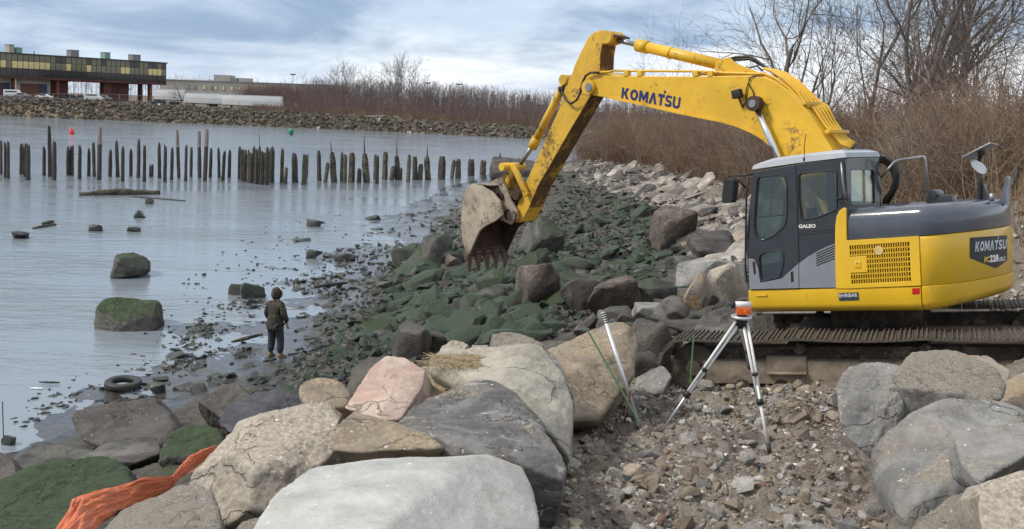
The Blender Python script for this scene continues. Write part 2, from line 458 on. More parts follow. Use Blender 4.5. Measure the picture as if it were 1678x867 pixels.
# ------------------------------------------------------------------ terrain
CTRL = []
for px, py, z in [  # seen in the photo: pixel and height above the water
    (20, 735, 0.0), (90, 660, -.03), (190, 640, 0.0), (200, 590, -.06), (290, 530, .0), (310, 600, .03), (380, 500, .005), (430, 440, .0), (520, 420, 0.0), (600, 380, 0.0),
    (660, 345, 0.0), (720, 315, 0.03), (800, 296, 0.12), (850, 285, 0.4), (560, 360, -.10), (440, 350, -.10), (300, 460, -.15), (60, 560, -.35), (100, 470, -.5),
    (100, 400, -.7), (250, 360, -.5), (420, 300, -.8), (100, 292, -1.3), (640, 300, -.5), (740, 294, -.2),
    (330, 640, .06), (452, 588, .07), (400, 560, .0), (420, 530, .0), (470, 540, .02), (520, 490, .015), (560, 510, .06), (620, 450, .05), (680, 400, .04), (700, 385, .09), (770, 320, .20), (500, 560, .09), (580, 410, .005), (640, 410, .02),
    (560, 560, .40), (500, 590, .30), (640, 500, .55), (720, 430, .8), (800, 500, 1.15), (740, 560, 1.2), (900, 450, 1.2), (1000, 400, 1.2), (950, 330, 1.0), (1050, 430, 1.35),
    (1100, 480, 1.6), (1090, 350, 1.7), (880, 300, .8), (940, 262, 1.2), (1000, 280, 1.6), (1050, 280, 2.2), (1150, 300, 2.9), (1230, 335, 3.0), (1210, 400, 2.2), (1200, 450, 2.1),
    (1130, 520, 2.1), (1000, 540, 1.8), (1090, 560, 2.4), (1190, 510, 2.5), (860, 560, 1.6), (920, 520, 1.5),
    (1110, 640, 2.85), (1300, 640, 3.05), (1250, 738, 3.05), (1078, 715, 3.0), (1100, 867, 3.25), (1380, 690, 3.05), (1000, 760, 3.15), (960, 867, 3.4), (1300, 867, 3.4),
    (200, 735, .75), (300, 740, .95), (400, 720, 1.35), (480, 680, 1.3), (420, 640, .7), (520, 650, 1.6), (600, 620, 1.9), (0, 867, 1.2), (150, 800, 1.1),
    (250, 850, 1.9), (400, 850, 2.9), (660, 700, 3.0), (800, 640, 3.0), (900, 600, 2.7), (960, 700, 3.05),
]:
    p = atz(px, py, z); CTRL.append((p[0], p[1], p[2]))
CTRL += [(0, 0, 4.8), (2, 2, 4.6), (0, 3, 4.3), (-3, 0, 4.4), (5, 0, 5), (2, 5, 3.9), (5, 7.5, 4.0), (3.9, 8.6, 3.5), (4.6, 10, 3.6), (6.5, 8.5, 4.4), (-1, 5.6, 3.5), (-4, 5, 2.9), (-8, 3, 2.2),
         (0, -12, 5.2), (10, -10, 5.5), (-12, -10, 2.6), (-12, 8, 1.0), (-18, 0, 0.3),
         (5.2, 14.5, 2.95), (7.5, 13.5, 3.05), (8, 15.5, 3.2), (9, 22, 3.3), (7, 19, 2.9), (8.8, 17.4, 5.4), (11.5, 18.5, 5.5), (8.9, 19.5, 5.0), (8.3, 16.2, 4.2), (10, 15, 4.3), (12, 13, 4.6),
         (5.5, 10.5, 4.05), (6.6, 10.8, 4.3), (4.7, 10.8, 3.4), (7.5, 10.5, 4.3), (12, 30, 3.7), (14, 40, 3.5), (20, 25, 5.2), (25, 45, 4.0), (16, 60, 3.2), (30, 80, 3.5), (14, 85, 3.0), (20, 110, 3), (40, 20, 5), (45, 60, 4.2),
         (-30, 30, -1.2), (-45, 60, -1.6), (-25, 60, -1.1), (-60, 20, -1.5), (-30, 10, -.8), (-80, 90, -2), (-20, 100, -1.4), (0, 118, -1.0), (-60, 130, -2), (3, 130, -1.2), (12, 140, 1.5), (-40, -20, 0.0), (30, -20, 6), (60, 100, 4)]
CTRL = np.array(CTRL, float)


def _rbf_fit(P):
    n = len(P)
    d = np.sqrt(((P[:, None, :2] - P[None, :, :2]) ** 2).sum(-1) + 0.15)
    A = np.zeros((n + 3, n + 3)); A[:n, :n] = d + np.eye(n) * -0.02
    A[:n, n] = 1; A[:n, n + 1:] = P[:, :2]; A[n, :n] = 1; A[n + 1:, :n] = P[:, :2].T
    return np.linalg.solve(A, np.concatenate([P[:, 2], [0, 0, 0]]))


RBFW = _rbf_fit(CTRL)


def sstep(x, a, b):
    t = np.clip((x - a) / (b - a), 0, 1)
    return t * t * (3 - 2 * t)


FSX = [-900, -300, -130, -88, -43, 4, 26, 36, 40]
FSY = [330, 295, 263, 255, 247, 224, 205, 175, 150]


def far_shore(x):
    return np.interp(x, FSX[:7] + [60, 900], FSY[:7] + [150, 60])


def bank_h(x):
    return np.interp(x, [-300, -130, -43, 4, 40], [4.8, 4.6, 3.2, 2.2, 2.4])


def hz(x, y, detail=True):
    x = np.atleast_1d(np.asarray(x, float)); y = np.atleast_1d(np.asarray(y, float))
    out = np.empty_like(x)
    n = len(CTRL)
    for s in range(0, len(x), 40000):
        xs, ys = x[s:s + 40000], y[s:s + 40000]
        d = np.sqrt((xs[:, None] - CTRL[None, :, 0]) ** 2 + (ys[:, None] - CTRL[None, :, 1]) ** 2 + 0.15)
        out[s:s + 40000] = d @ RBFW[:n] + RBFW[n] + RBFW[n + 1] * xs + RBFW[n + 2] * ys
    near = np.clip(out, -2.2, 7)
    r = np.sqrt(x * x + y * y)
    xb = np.interp(y, [-60, 0, 60, 110, 130, 160, 190, 215], [-10, 6, 11, 5, 8, 16, 24, 30])
    mid = -2 + 5.2 * sstep(x - xb, -5, 6)
    k = sstep(r, 110, 150)
    z = near * (1 - k) + mid * k
    fs = y - far_shore(x)
    far = -2 + (bank_h(x) + 2) * sstep(fs, -4.5, 9)
    z = np.where(y > 120, np.maximum(z, far), z)
    if detail:
        land = sstep(z, -0.3, 1.0)
        P = np.stack([x, y, np.zeros_like(x)], 1)
        amp = (0.03 + 0.05 * land) * np.clip(1.4 - r / 120, 0.25, 1)
        z = z + amp * fbm(P * 0.9, 5, 3) + 0.45 * amp * fbm(P * 4.0, 11, 4, 0.6)
        rough = sstep(x, 0.2, 1.2) * sstep(y, 5, 7) * (1 - sstep(y, 12, 15))       # churned dirt of the path
        z = z + rough * (0.085 * fbm(P * 1.9, 31, 5, 0.6) + 0.045 * np.abs(fbm(P * 7, 41, 4)))
    return z


def hit(px, py, detail=False):
    """points of the ground seen at photo pixels"""
    px = np.atleast_1d(np.asarray(px, float)); py = np.atleast_1d(np.asarray(py, float))
    D = np.stack([(px - CX) / F_PX, -(py - CY) / F_PX, -np.ones_like(px)], 1) @ RNP.T
    z = np.full(len(px), 1.0)
    for _ in range(22):
        t = (z - CAM_H) / D[:, 2]
        P = EYE + D * t[:, None]
        z = 0.5 * z + 0.5 * np.clip(hz(P[:, 0], P[:, 1], False), -2.2, 5.8)
    P[:, 2] = hz(P[:, 0], P[:, 1])
    return P


def build_ground():
    front = np.radians(np.linspace(-38, 38, 640))
    rest = np.radians(np.concatenate([np.linspace(40, 320, 120)]))
    ang = np.concatenate([front, rest])
    rad = np.concatenate([np.geomspace(0.4, 5, 40, endpoint=False), np.geomspace(5, 16, 260, endpoint=False), np.geomspace(16, 60, 200, endpoint=False), np.geomspace(60, 330, 110, endpoint=False), np.geomspace(330, 5000, 24)])
    A, Rr = np.meshgrid(ang, rad, indexing='ij')
    X, Y = (Rr * np.sin(A)).ravel(), (Rr * np.cos(A)).ravel()
    Z = hz(X, Y)
    na, nr = A.shape
    i = np.arange(na)[:, None]; j = np.arange(nr - 1)[None, :]
    i2 = (i + 1) % na
    Q = np.stack([i * nr + j, i * nr + j + 1, i2 * nr + j + 1, i2 * nr + j], -1).reshape(-1, 4)
    V = np.stack([X, Y, Z], 1)
    c = len(V)
    V = np.vstack([V, [[0, 0, float(hz([0], [0])[0])]]])
    me = np_mesh('ground', V, Q[:, ::-1], MG)
    return tag(obj('ground', me), kind='structure')


def ground_mat():
    m, t, b = newmat('shore_ground')
    geo = t.n('ShaderNodeNewGeometry')
    P = geo.outputs['Position']
    s = t.n('ShaderNodeSeparateXYZ', _0=P)
    x, y, z = s.outputs
    n1 = t.noise(P, 0.7, 9, 0.65); n2 = t.noise(P, 5.0, 8, 0.7); n3 = t.noise(P, 28.0, 5, 0.7)
    zz = t.math('ADD', z, t.math('MULTIPLY', t.math('SUBTRACT', n1, 0.5), 0.7))
    mud = t.mix(t.ss(n2, 0.35, 0.65), (0.030, 0.030, 0.030), (0.075, 0.070, 0.066))
    beach = t.mix(t.ss(n2, 0.35, 0.65), (0.032, 0.028, 0.023), (0.100, 0.084, 0.070))
    beach = t.mix(t.math('MULTIPLY', t.ss(n1, 0.5, 0.62), 0.5), beach, (0.040, 0.070, 0.026))
    dirt = t.mix(t.ss(n2, 0.32, 0.68), (0.118, 0.099, 0.081), (0.245, 0.216, 0.184))
    dirt = t.mix(t.math('MULTIPLY', t.ss(n3, 0.54, 0.64), 0.5), dirt, (0.34, 0.31, 0.275))
    dirt = t.mix(t.math('MULTIPLY', t.ss(n1, 0.52, 0.66), 0.55), dirt, (0.105, 0.078, 0.058))
    far = t.mix(t.ss(n1, 0.4, 0.6), (0.10, 0.075, 0.045), (0.20, 0.155, 0.085))
    c = t.mix(t.ss(zz, 0.12, 0.42), mud, beach)
    c = t.mix(t.ss(zz, 1.7, 2.6), c, dirt)
    c = t.mix(t.ss(y, 130, 170), c, far)
    t.set(b.inputs['Base Color'], c)
    wet = t.ss(zz, 0.05, 0.45)
    t.set(b.inputs['Roughness'], t.math('ADD', 0.14, t.math('MULTIPLY', wet, 0.72)))
    h = t.math('ADD', t.math('MULTIPLY', n2, 0.6), t.math('MULTIPLY', n3, 0.5))
    bp = t.n('ShaderNodeBump', Distance=0.045, Height=h)
    t.set(bp.inputs['Strength'], t.math('ADD', 0.12, t.math('MULTIPLY', wet, 0.85)))
    t.set(b.inputs['Normal'], bp.outputs[0])
    return m


MG = ground_mat()
build_ground()


def water_mat():
    m, t, b = newmat('harbour_water')
    P = t.n('ShaderNodeNewGeometry').outputs['Position']
    s = t.n('ShaderNodeSeparateXYZ', _0=P)
    mp = t.n('ShaderNodeMapping', Vector=P, Rotation=(0, 0, math.radians(-18)), Scale=(0.55, 1.5, 1)).outputs[0]
    w1 = t.noise(mp, 1.1, 5, 0.6, 0.3); w2 = t.noise(mp, 4.2, 4, 0.55, 0.2); w3 = t.noise(mp, 0.12, 4, 0.6)
    b.inputs['Base Color'].default_value = (0.215, 0.25, 0.285, 1)
    b.inputs['IOR'].default_value = 1.65
    t.set(b.inputs['Roughness'], t.math('ADD', 0.05, t.math('MULTIPLY', w3, 0.10)))
    h = t.math('ADD', t.math('MULTIPLY', w1, 0.7), t.math('MULTIPLY', w2, 0.25))
    calm = t.ss(t.math('ADD', t.math('MULTIPLY', s.outputs[0], -1.0), t.math('MULTIPLY', w3, 14.0)), 4.0, 26.0)
    calm = t.math('MAXIMUM', calm, t.ss(s.outputs[1], 88, 125))
    bp = t.n('ShaderNodeBump', Distance=0.22, Height=h)
    t.set(bp.inputs['Strength'], t.math('ADD', 0.05, t.math('MULTIPLY', calm, t.math('ADD', 0.18, t.math('MULTIPLY', t.ss(w3, .40, .60), 0.42)))))
    t.set(b.inputs['Normal'], bp.outputs[0])
    return m


mw = MB()
mw.add([(-1500, -60, 0), (60, -60, 0), (60, 420, 0), (-1500, 420, 0)], [(0, 1, 2, 3)])
tag(mw.build('water', water_mat()), kind='structure')

# ------------------------------------------------------------------ stones: shared shapes
rng = np.random.default_rng(7)


def polar_rock(normals, dists, sub, p, amp, seed, freq=1.6, center=None):
    """star-shaped solid bounded by planes (softened by p), with a broken surface"""
    D, Fc = ico(sub)
    S = D @ normals.T / dists
    r = (np.clip(S, 1e-6, None) ** p).sum(1) ** (-1.0 / p)
    V = D * r[:, None]
    if amp:
        n = fbm(V * freq, seed, 5, 0.55)
        rid = np.abs(fbm(V * freq * 2.1 + 9, seed + 50, 3))
        V = V + D * (amp * (n * 0.7 - rid * 0.45))[:, None]
    return V, Fc


def rand_rock(seed, dims, sub=3, planes=9, p=50, amp=0.03):
    g = np.random.default_rng(seed)
    N = g.normal(size=(planes, 3)); N /= np.linalg.norm(N, axis=1)[:, None]
    d = g.uniform(0.62, 1.0, planes)
    N = np.vstack([N, [[0, 0, 1], [0, 0, -1], [1, 0, 0], [-1, 0, 0], [0, 1, 0], [0, -1, 0]]])
    d = np.concatenate([d, g.uniform(0.8, 1.05, 6)])
    V, Fc = polar_rock(N, d, sub, p, amp, seed, 1.5)
    V = V * np.array(dims) / 2
    return V, Fc


def hull_rock(seed, dims, npts=15, bev=0.05, cuts=1, amp=0.02):
    """angular broken stone: hull of a few points, edges chipped, faces slightly uneven"""
    g = np.random.default_rng(seed)
    P = g.normal(size=(npts, 3)); P /= np.linalg.norm(P, axis=1)[:, None]
    P = np.sign(P) * np.abs(P) ** 0.62 * g.uniform(0.8, 1.0, (npts, 1)) * np.array(dims) * 0.62
    bm = bmesh.new()
    for p in P: bm.verts.new(p)
    r = bmesh.ops.convex_hull(bm, input=bm.verts)
    bmesh.ops.delete(bm, geom=[v for v in bm.verts if not v.link_faces], context='VERTS')
    if cuts is not None:
        bmesh.ops.dissolve_limit(bm, angle_limit=0.22, verts=bm.verts, edges=bm.edges)
        bmesh.ops.bevel(bm, geom=bm.edges[:], offset=bev * min(dims), segments=1, affect='EDGES', profile=0.5, clamp_overlap=True)
        bmesh.ops.triangulate(bm, faces=bm.faces)
        if cuts: bmesh.ops.subdivide_edges(bm, edges=[e for e in bm.edges if e.calc_length() > 0.25 * min(dims)], cuts=cuts, use_grid_fill=True)
    bmesh.ops.triangulate(bm, faces=bm.faces)
    bm.verts.index_update()
    V = np.array([v.co[:] for v in bm.verts]); Fc = np.array([[v.index for v in f.verts] for f in bm.faces]); bm.free()
    if amp:
        L = np.linalg.norm(V, axis=1, keepdims=True)
        V = V + V / (L + 1e-6) * (amp * fbm(V * 3.2 + seed, seed, 4, .6))[:, None]
    return V, Fc


def pix(p):
    q = RNP.T @ (np.array(p, float) - EYE)
    return CX - F_PX * q[0] / q[2], CY + F_PX * q[1] / q[2]


def rank_word(k):
    return {1: 'nearest', 2: 'second', 3: 'third', 4: 'fourth', 5: 'fifth', 6: 'sixth', 7: 'seventh', 8: 'eighth', 9: 'ninth', 10: 'tenth'}.get(k, '%dth' % k)


def own_labels(objs, adj, marks):
    """say of each look-alike which one it is: counted away from the nearest landmark"""
    rows = {}
    for o in objs:
        x, y = pix(o.location)
        best = min(marks, key=lambda m: (m[1] - x) ** 2 + (1.6 * (m[2] - y)) ** 2)
        dx, dy = x - best[1], 1.6 * (y - best[2])
        side = ('left of' if dx < 0 else 'right of') if abs(dx) > abs(dy) else ('beyond' if dy < 0 else 'in front of')
        rows.setdefault((best[0], side), []).append((dx * dx + dy * dy, o))
    for (nm, side), L in rows.items():
        for k, (d, o) in enumerate(sorted(L, key=lambda t: t[0])):
            o['label'] = '%s, %s %s the %s' % (adj, 'nearest one' if k == 0 else rank_word(k + 1) + ' one', side, nm)


def rand_rot(g, tilt=0.35):
    e = Euler((g.normal() * tilt, g.normal() * tilt, g.uniform(0, 6.283)))
    return e


def stones(name, label, cat, group, meshes, pts, sizes, g, tilt=0.3, sink=0.25, yaw=None, lean=None):
    """one object per stone, sharing the given meshes"""
    out = []
    for k, (p, s) in enumerate(zip(pts, sizes)):
        me = meshes[g.integers(len(meshes))]
        o = bpy.data.objects.new(name, me)
        e = rand_rot(g, tilt)
        if yaw is not None: e.z = yaw + g.normal() * 0.25
        if lean is not None: e.x += lean[0]; e.y += lean[1]
        o.rotation_euler = e
        o.scale = (s, s * g.uniform(0.8, 1.15), s * g.uniform(0.75, 1.2))
        o.location = (p[0], p[1], p[2] + s * sink)
        COL.objects.link(o)
        tag(o, label[k % len(label)] if isinstance(label, list) else label, cat, group)
        out.append(o)
    return out


def stuff_stones(name, pts, sizes, mats, g, sub=1, flat=0.6, label=None, cat=None, weights=None, smooth=False):
    """thousands of small stones joined into one object"""
    pick = g.integers(0, 10, len(pts)); pts = np.asarray(pts); sizes = np.asarray(sizes)
    VV, FF, MM, off = [], [], [], 0
    for s in range(10):
        B, F0 = hull_rock(900 + s, (1.0, 0.8, flat), 9 + s % 3, 0, None, 0)
        k = np.where(pick == s)[0]; n = len(k); nv = len(B)
        if n == 0: continue
        a = g.uniform(0, 6.283, n); tx = g.normal(0, 0.35, n); ty = g.normal(0, 0.35, n)
        ca, sa = np.cos(a), np.sin(a); z0 = np.zeros(n); o1 = np.ones(n)
        Rz = np.stack([np.stack([ca, -sa, z0], -1), np.stack([sa, ca, z0], -1), np.stack([z0, z0, o1], -1)], 1)
        Rx = np.stack([np.stack([o1, z0, z0], -1), np.stack([z0, np.cos(tx), -np.sin(tx)], -1), np.stack([z0, np.sin(tx), np.cos(tx)], -1)], 1)
        Ry = np.stack([np.stack([np.cos(ty), z0, np.sin(ty)], -1), np.stack([z0, o1, z0], -1), np.stack([-np.sin(ty), z0, np.cos(ty)], -1)], 1)
        V = np.einsum('nij,vj->nvi', Rz @ Rx @ Ry, B) * sizes[k][:, None, None] + pts[k][:, None, :]
        V[:, :, 2] += (sizes[k] * flat * 0.18)[:, None]
        VV.append(V.reshape(-1, 3)); FF.append((F0[None] + (np.arange(n) * nv)[:, None, None]).reshape(-1, 3) + off); off += n * nv
        MM.append(np.repeat(g.choice(len(mats), n, p=weights), len(F0)))
    me = np_mesh(name, np.vstack(VV), np.vstack(FF), mats, smooth, np.concatenate(MM))
    return tag(obj(name, me), label, cat, None, 'stuff')


def in_poly(x, y, poly):
    poly = np.array(poly, float); r = np.zeros(len(x), bool)
    j = len(poly) - 1
    for i in range(len(poly)):
        xi, yi = poly[i]; xj, yj = poly[j]
        c = ((yi > y) != (yj > y)) & (x < (xj - xi) * (y - yi) / (yj - yi + 1e-12) + xi)
        r ^= c; j = i
    return r


def sample(poly, n, g):
    """n points spread over the stretch of ground that fills this outline in the photo"""
    P = np.array(poly, float); lo, hi = P.min(0), P.max(0)
    xs, ys = [], []
    while len(xs) < n:
        q = g.uniform(lo, hi, (n * 2, 2)); k = in_poly(q[:, 0], q[:, 1], poly)
        xs.extend(q[k, 0]); ys.extend(q[k, 1])
    return hit(xs[:n], ys[:n])


def meshes_of(prefix, seeds, dims, mat, sub=3, amp=0.035, planes=9, p=50):
    out = []
    for s in seeds:
        V, Fc = hull_rock(s, dims, 13 + s % 6, 0.06, 1, amp * .6)
        me = np_mesh(prefix, V, Fc, mat, True)
        me.set_sharp_from_angle(angle=math.radians(24))
        out.append(me)
    return out


# ------------------------------------------------------------------ hero boulders, each with its own shape
def boulder(name, label, pts, mat, push=(0, 1.0, -0.25), T=0.9, shrink=0.82, p=80, amp=0.03, sub=6, seed=1, chips=2, cat='boulder', freq=1.5, grow=1.005, facets=2):
    P = np.array(pts, float)
    c0 = P.mean(0)
    back = c0 + (P - c0) * shrink + np.array(push) * T
    A = np.vstack([P, back])
    bm = bmesh.new()
    for q in A: bm.verts.new(q)
    bmesh.ops.convex_hull(bm, input=bm.verts)
    bm.faces.ensure_lookup_table()
    Ns, Ds, Ar = [], [], []
    vs = [v.co for v in bm.verts if v.link_faces]
    c = sum(vs, Vector()) / len(vs)
    for f in bm.faces:
        f.normal_update()
        n = f.normal.copy(); d = n.dot(f.verts[0].co - c)
        if d < 0: n, d = -n, -d
        if f.calc_area() > 1e-4 and d > 1e-3:
            dup = False
            for k, n2 in enumerate(Ns):
                if n.dot(n2) > 0.985:
                    dup = True; Ds[k] = max(Ds[k], d); break
            if not dup: Ns.append(n); Ds.append(d)
    bm.free()
    N = np.array([n[:] for n in Ns]); Dd = np.array(Ds)
    g = np.random.default_rng(seed)
    c = np.array(c)
    size = np.linalg.norm(A.max(0) - A.min(0))
    ext = []
    for k in range(chips):
        n = g.normal(size=3); n /= np.linalg.norm(n)
        d = ((A - c) @ n).max() * g.uniform(0.86, 0.95); ext.append((n, d))
    for k in range(facets):
        n = g.normal(size=3); n /= np.linalg.norm(n)
        s_ = n @ N.T / Dd
        rr = (np.clip(s_, 1e-6, None) ** 60).sum() ** (-1.0 / 60)
        ext.append((n, rr * g.uniform(0.955, 1.02)))
    if ext:
        N = np.vstack([N, [e[0] for e in ext]]); Dd = np.concatenate([Dd, [e[1] for e in ext]])
    D, Fc = ico(sub)
    S = D @ N.T / Dd
    r = (np.clip(S, 1e-6, None) ** p).sum(1) ** (-1.0 / p) * grow
    V = D * r[:, None]
    n1 = fbm(V * freq / size * 3.0 + seed * 3.1, seed, 6, 0.55)
    rid = np.abs(fbm(V * freq / size * 6.5 + seed, seed + 60, 5, 0.6))
    lay = V @ np.array([.35, .25, .9]); n1 = n1 + .16 * (np.abs(((lay / size * 9 + .6 * fbm(V / size * 3, seed + 5, 3)) % 1.0) - .5) * 2 - .5)
    V = V + D * (amp * size * (0.42 * n1 - 0.30 * rid + 0.06))[:, None]
    me = np_mesh(name, V, Fc, mat, True)
    o = obj(name, me, None, tuple(c))
    tag(o, label, cat)
    return o


def A_(lst):  # (px, py, depth)
    return [at(*q) for q in lst]


def Zs(lst):  # (px, py, height)
    return [atz(*q) for q in lst]
# ------------------------------------------------------------------ the boulders in front
B = boulder
B('boulder', 'huge flat topped pale grey boulder lying nearest at the bottom edge', Zs([(470, 822, 4.42), (490, 785, 4.42), (530, 757, 4.42), (600, 738, 4.44), (690, 732, 4.47), (770, 732, 4.45), (825, 743, 4.42), (855, 765, 4.38), (875, 805, 4.36), (884, 850, 4.34), (886, 930, 4.34), (450, 930, 4.36), (455, 870, 4.40)]),
  M['r_pale'], push=(0.0, 0.05, -1), T=0.85, shrink=1.0, p=80, amp=0.008, sub=7, seed=3, chips=2, grow=1.015, facets=5)
B('boulder', 'dark streaked slate boulder with dusty top right behind the flat pale boulder', A_([(648, 690, 8.1), (700, 652, 8.7), (760, 620, 9.2), (800, 621, 9.2), (848, 645, 8.9), (888, 695, 8.4), (919, 748, 7.7), (916, 800, 7.3), (895, 880, 6.9), (800, 748, 7.3), (715, 720, 7.8)]),
  M['r_slate'], push=(0.1, 0.5, -1), T=0.8, p=80, amp=0.025, sub=7, seed=5, chips=4)
B('boulder', 'large cream coloured boulder with straw on its back in the middle of the row', A_([(690, 605, 10.0), (725, 580, 10.6), (800, 574, 10.6), (884, 562, 10.5), (908, 592, 10.1), (926, 650, 9.5), (935, 700, 9.2), (932, 740, 9.0), (890, 690, 8.9), (845, 640, 9.1), (780, 618, 9.5), (715, 625, 9.8)]),
  M['r_cream'], push=(0.2, 0.7, -1), T=0.8, p=80, amp=0.021, sub=7, seed=8, chips=3)
B('boulder', 'pink granite slab tilted up between the tan boulders', A_([(564, 669, 8.9), (609, 603, 9.55), (634, 583, 9.75), (662, 586, 9.75), (697, 606, 9.55), (692, 634, 9.3), (655, 688, 8.75), (622, 692, 8.65)]),
  M['r_pink'], push=(0.15, 0.9, -0.6), T=0.40, p=90, amp=0.014, sub=7, seed=11, chips=0, facets=0, shrink=0.95)
B('boulder', 'big jagged grey tan boulder left of the flat pale boulder', A_([(300, 800, 8.0), (352, 760, 8.3), (385, 703, 8.8), (420, 666, 9.1), (470, 657, 9.1), (525, 650, 9.3), (562, 660, 9.1), (556, 692, 8.7), (548, 728, 8.3), (500, 775, 7.9), (462, 830, 7.5), (405, 874, 7.3), (350, 850, 7.5)]),
  M['r_tan'], push=(0.1, 0.7, -0.9), T=0.9, p=80, amp=0.026, sub=7, seed=14, chips=6, facets=14)
B('boulder', 'tan wedge of stone lying on the flat pale boulder back edge', A_([(546, 738, 7.6), (549, 700, 7.9), (582, 674, 8.2), (640, 693, 8.0), (700, 712, 7.8), (722, 730, 7.6), (640, 738, 7.5), (590, 742, 7.5)]),
  M['r_brown'], push=(0, 0.8, -0.6), T=0.40, facets=0, chips=1, p=90, amp=0.023, seed=17)
B('boulder', 'rounded tan boulder behind the jagged grey tan boulder', A_([(487, 650, 10.0), (492, 630, 10.3), (525, 619, 10.5), (560, 624, 10.4), (580, 645, 10.1), (570, 668, 9.8), (500, 668, 9.8)]),
  M['r_brown'], push=(0, 0.8, -0.5), T=0.6, p=10, amp=0.02, seed=19, chips=2)
B('boulder', 'brown boulder partly hidden behind the pink slab top left', A_([(562, 640, 10.8), (575, 605, 11.2), (605, 584, 11.4), (632, 586, 11.3), (625, 615, 10.9), (590, 650, 10.6)]),
  M['r_dark'], push=(0, 0.9, -0.5), T=0.5, p=80, amp=0.029, seed=21)
B('boulder', 'brown boulder in the gap between pink slab and cream boulder', A_([(672, 650, 9.9), (690, 600, 10.3), (722, 598, 10.3), (740, 625, 10.0), (725, 650, 9.7), (690, 665, 9.6)]),
  M['r_brown'], push=(0, 0.9, -0.5), T=0.5, p=80, amp=0.029, seed=23)
B('boulder', 'small pale stone perched behind the cream boulder at its left end', A_([(713, 590, 11.2), (722, 567, 11.5), (740, 556, 11.6), (768, 566, 11.5), (772, 585, 11.2), (740, 597, 11.0)]),
  M['r_tan'], push=(0, 0.9, -0.5), T=0.4, p=80, amp=0.034, seed=25)
B('boulder', 'pale crusted stone behind the top of the cream boulder', A_([(797, 575, 11.4), (802, 550, 11.8), (830, 544, 11.9), (872, 552, 11.8), (895, 568, 11.5), (880, 590, 11.2), (810, 590, 11.2)]),
  M['r_gravelly'], push=(0, 0.9, -0.5), T=0.5, p=80, amp=0.034, seed=27)
B('boulder', 'low grey stone between the small pale stone and the crusted stone', A_([(768, 578, 11.6), (775, 566, 11.8), (800, 566, 11.8), (812, 580, 11.5), (790, 590, 11.3)]),
  M['r_grey'], push=(0, 0.9, -0.5), T=0.4, p=80, amp=0.034, seed=28)
B('boulder', 'broad tan boulder at the far end of the row beside the leaning white rod', A_([(888, 590, 11.5), (905, 564, 11.9), (945, 552, 12.1), (990, 534, 12.2), (1036, 530, 12.2), (1044, 560, 11.9), (1040, 610, 11.4), (1002, 655, 11.0), (960, 690, 10.7), (925, 690, 10.6), (905, 640, 10.9)]),
  M['r_brown'], push=(0.1, 0.9, -0.6), T=0.9, p=80, amp=0.029, sub=6, seed=31)
B('boulder', 'narrow grey slab on edge between cream boulder and broad tan boulder', A_([(893, 585, 10.5), (905, 578, 10.7), (925, 605, 10.4), (948, 680, 9.9), (945, 710, 9.7), (932, 715, 9.6), (925, 650, 9.9)]),
  M['r_grey'], push=(0.1, 0.6, -0.6), T=0.45, p=80, amp=0.023, seed=33)
B('boulder', 'crumbly gravel crusted boulder at the bottom left under the orange cloth', A_([(150, 880, 7.0), (205, 838, 7.4), (255, 812, 7.6), (318, 806, 7.6), (352, 822, 7.4), (366, 867, 6.9), (366, 930, 6.5), (140, 930, 6.6)]),
  M['r_gravelly'], push=(0, 0.8, -0.9), T=0.7, p=80, amp=0.034, sub=6, seed=35)
B('boulder', 'gravelly lump wedged between jagged boulder and flat pale boulder', A_([(372, 880, 6.9), (395, 852, 7.1), (440, 850, 7.1), (470, 870, 6.9), (470, 920, 6.6), (380, 920, 6.6)]),
  M['r_gravelly'], push=(0, 0.9, -0.6), T=0.5, p=14, amp=0.035, seed=36)
# lower left, wet and dark
B('boulder', 'brown black boulder with a sharp pale crest near the tyre', A_([(313, 668, 16.2), (330, 650, 16.5), (365, 632, 16.8), (392, 630, 16.8), (410, 645, 16.5), (405, 690, 15.9), (370, 712, 15.5), (335, 700, 15.7)]),
  M['r_dark'], push=(0, 0.9, -0.5), T=0.9, p=80, amp=0.034, seed=41)
B('boulder', 'smooth shiny black boulder left of the rounded tan boulder', A_([(352, 700, 14.6), (375, 665, 15.2), (420, 643, 15.5), (462, 640, 15.6), (488, 652, 15.4), (492, 680, 15.0), (440, 690, 14.7), (385, 722, 14.2)]),
  M['r_black'], push=(0, 0.9, -0.5), T=0.9, p=80, amp=0.021, sub=6, seed=43)
B('boulder', 'long dark rugged boulder below the tyre', A_([(98, 700, 17.2), (125, 678, 17.6), (165, 664, 17.9), (215, 657, 18.0), (258, 658, 18.0), (280, 676, 17.6), (292, 705, 17.0), (262, 738, 16.4), (175, 738, 16.4), (118, 720, 16.8)]),
  M['r_dark'], push=(0, 0.9, -0.4), T=1.0, p=80, amp=0.040, sub=6, seed=45)
B('boulder', 'flat brown grey slab at the water edge far lower left', A_([(18, 765, 15.6), (50, 735, 16.3), (75, 715, 16.8), (115, 724, 16.6), (170, 742, 16.0), (180, 760, 15.5), (110, 775, 15.2), (50, 780, 15.2)]),
  M['r_slabdark'], push=(0, 0.8, -0.6), T=0.6, p=80, amp=0.023, seed=47)
B('boulder', 'grey slab leaning between the dark rugged boulder and the mossy boulder', A_([(120, 760, 15.0), (165, 735, 15.6), (215, 717, 16.0), (258, 720, 15.9), (264, 745, 15.3), (225, 758, 15.0), (150, 775, 14.7)]),
  M['r_grey'] if False else M['r_slabdark'], push=(0, 0.8, -0.6), T=0.5, p=80, amp=0.023, seed=49)
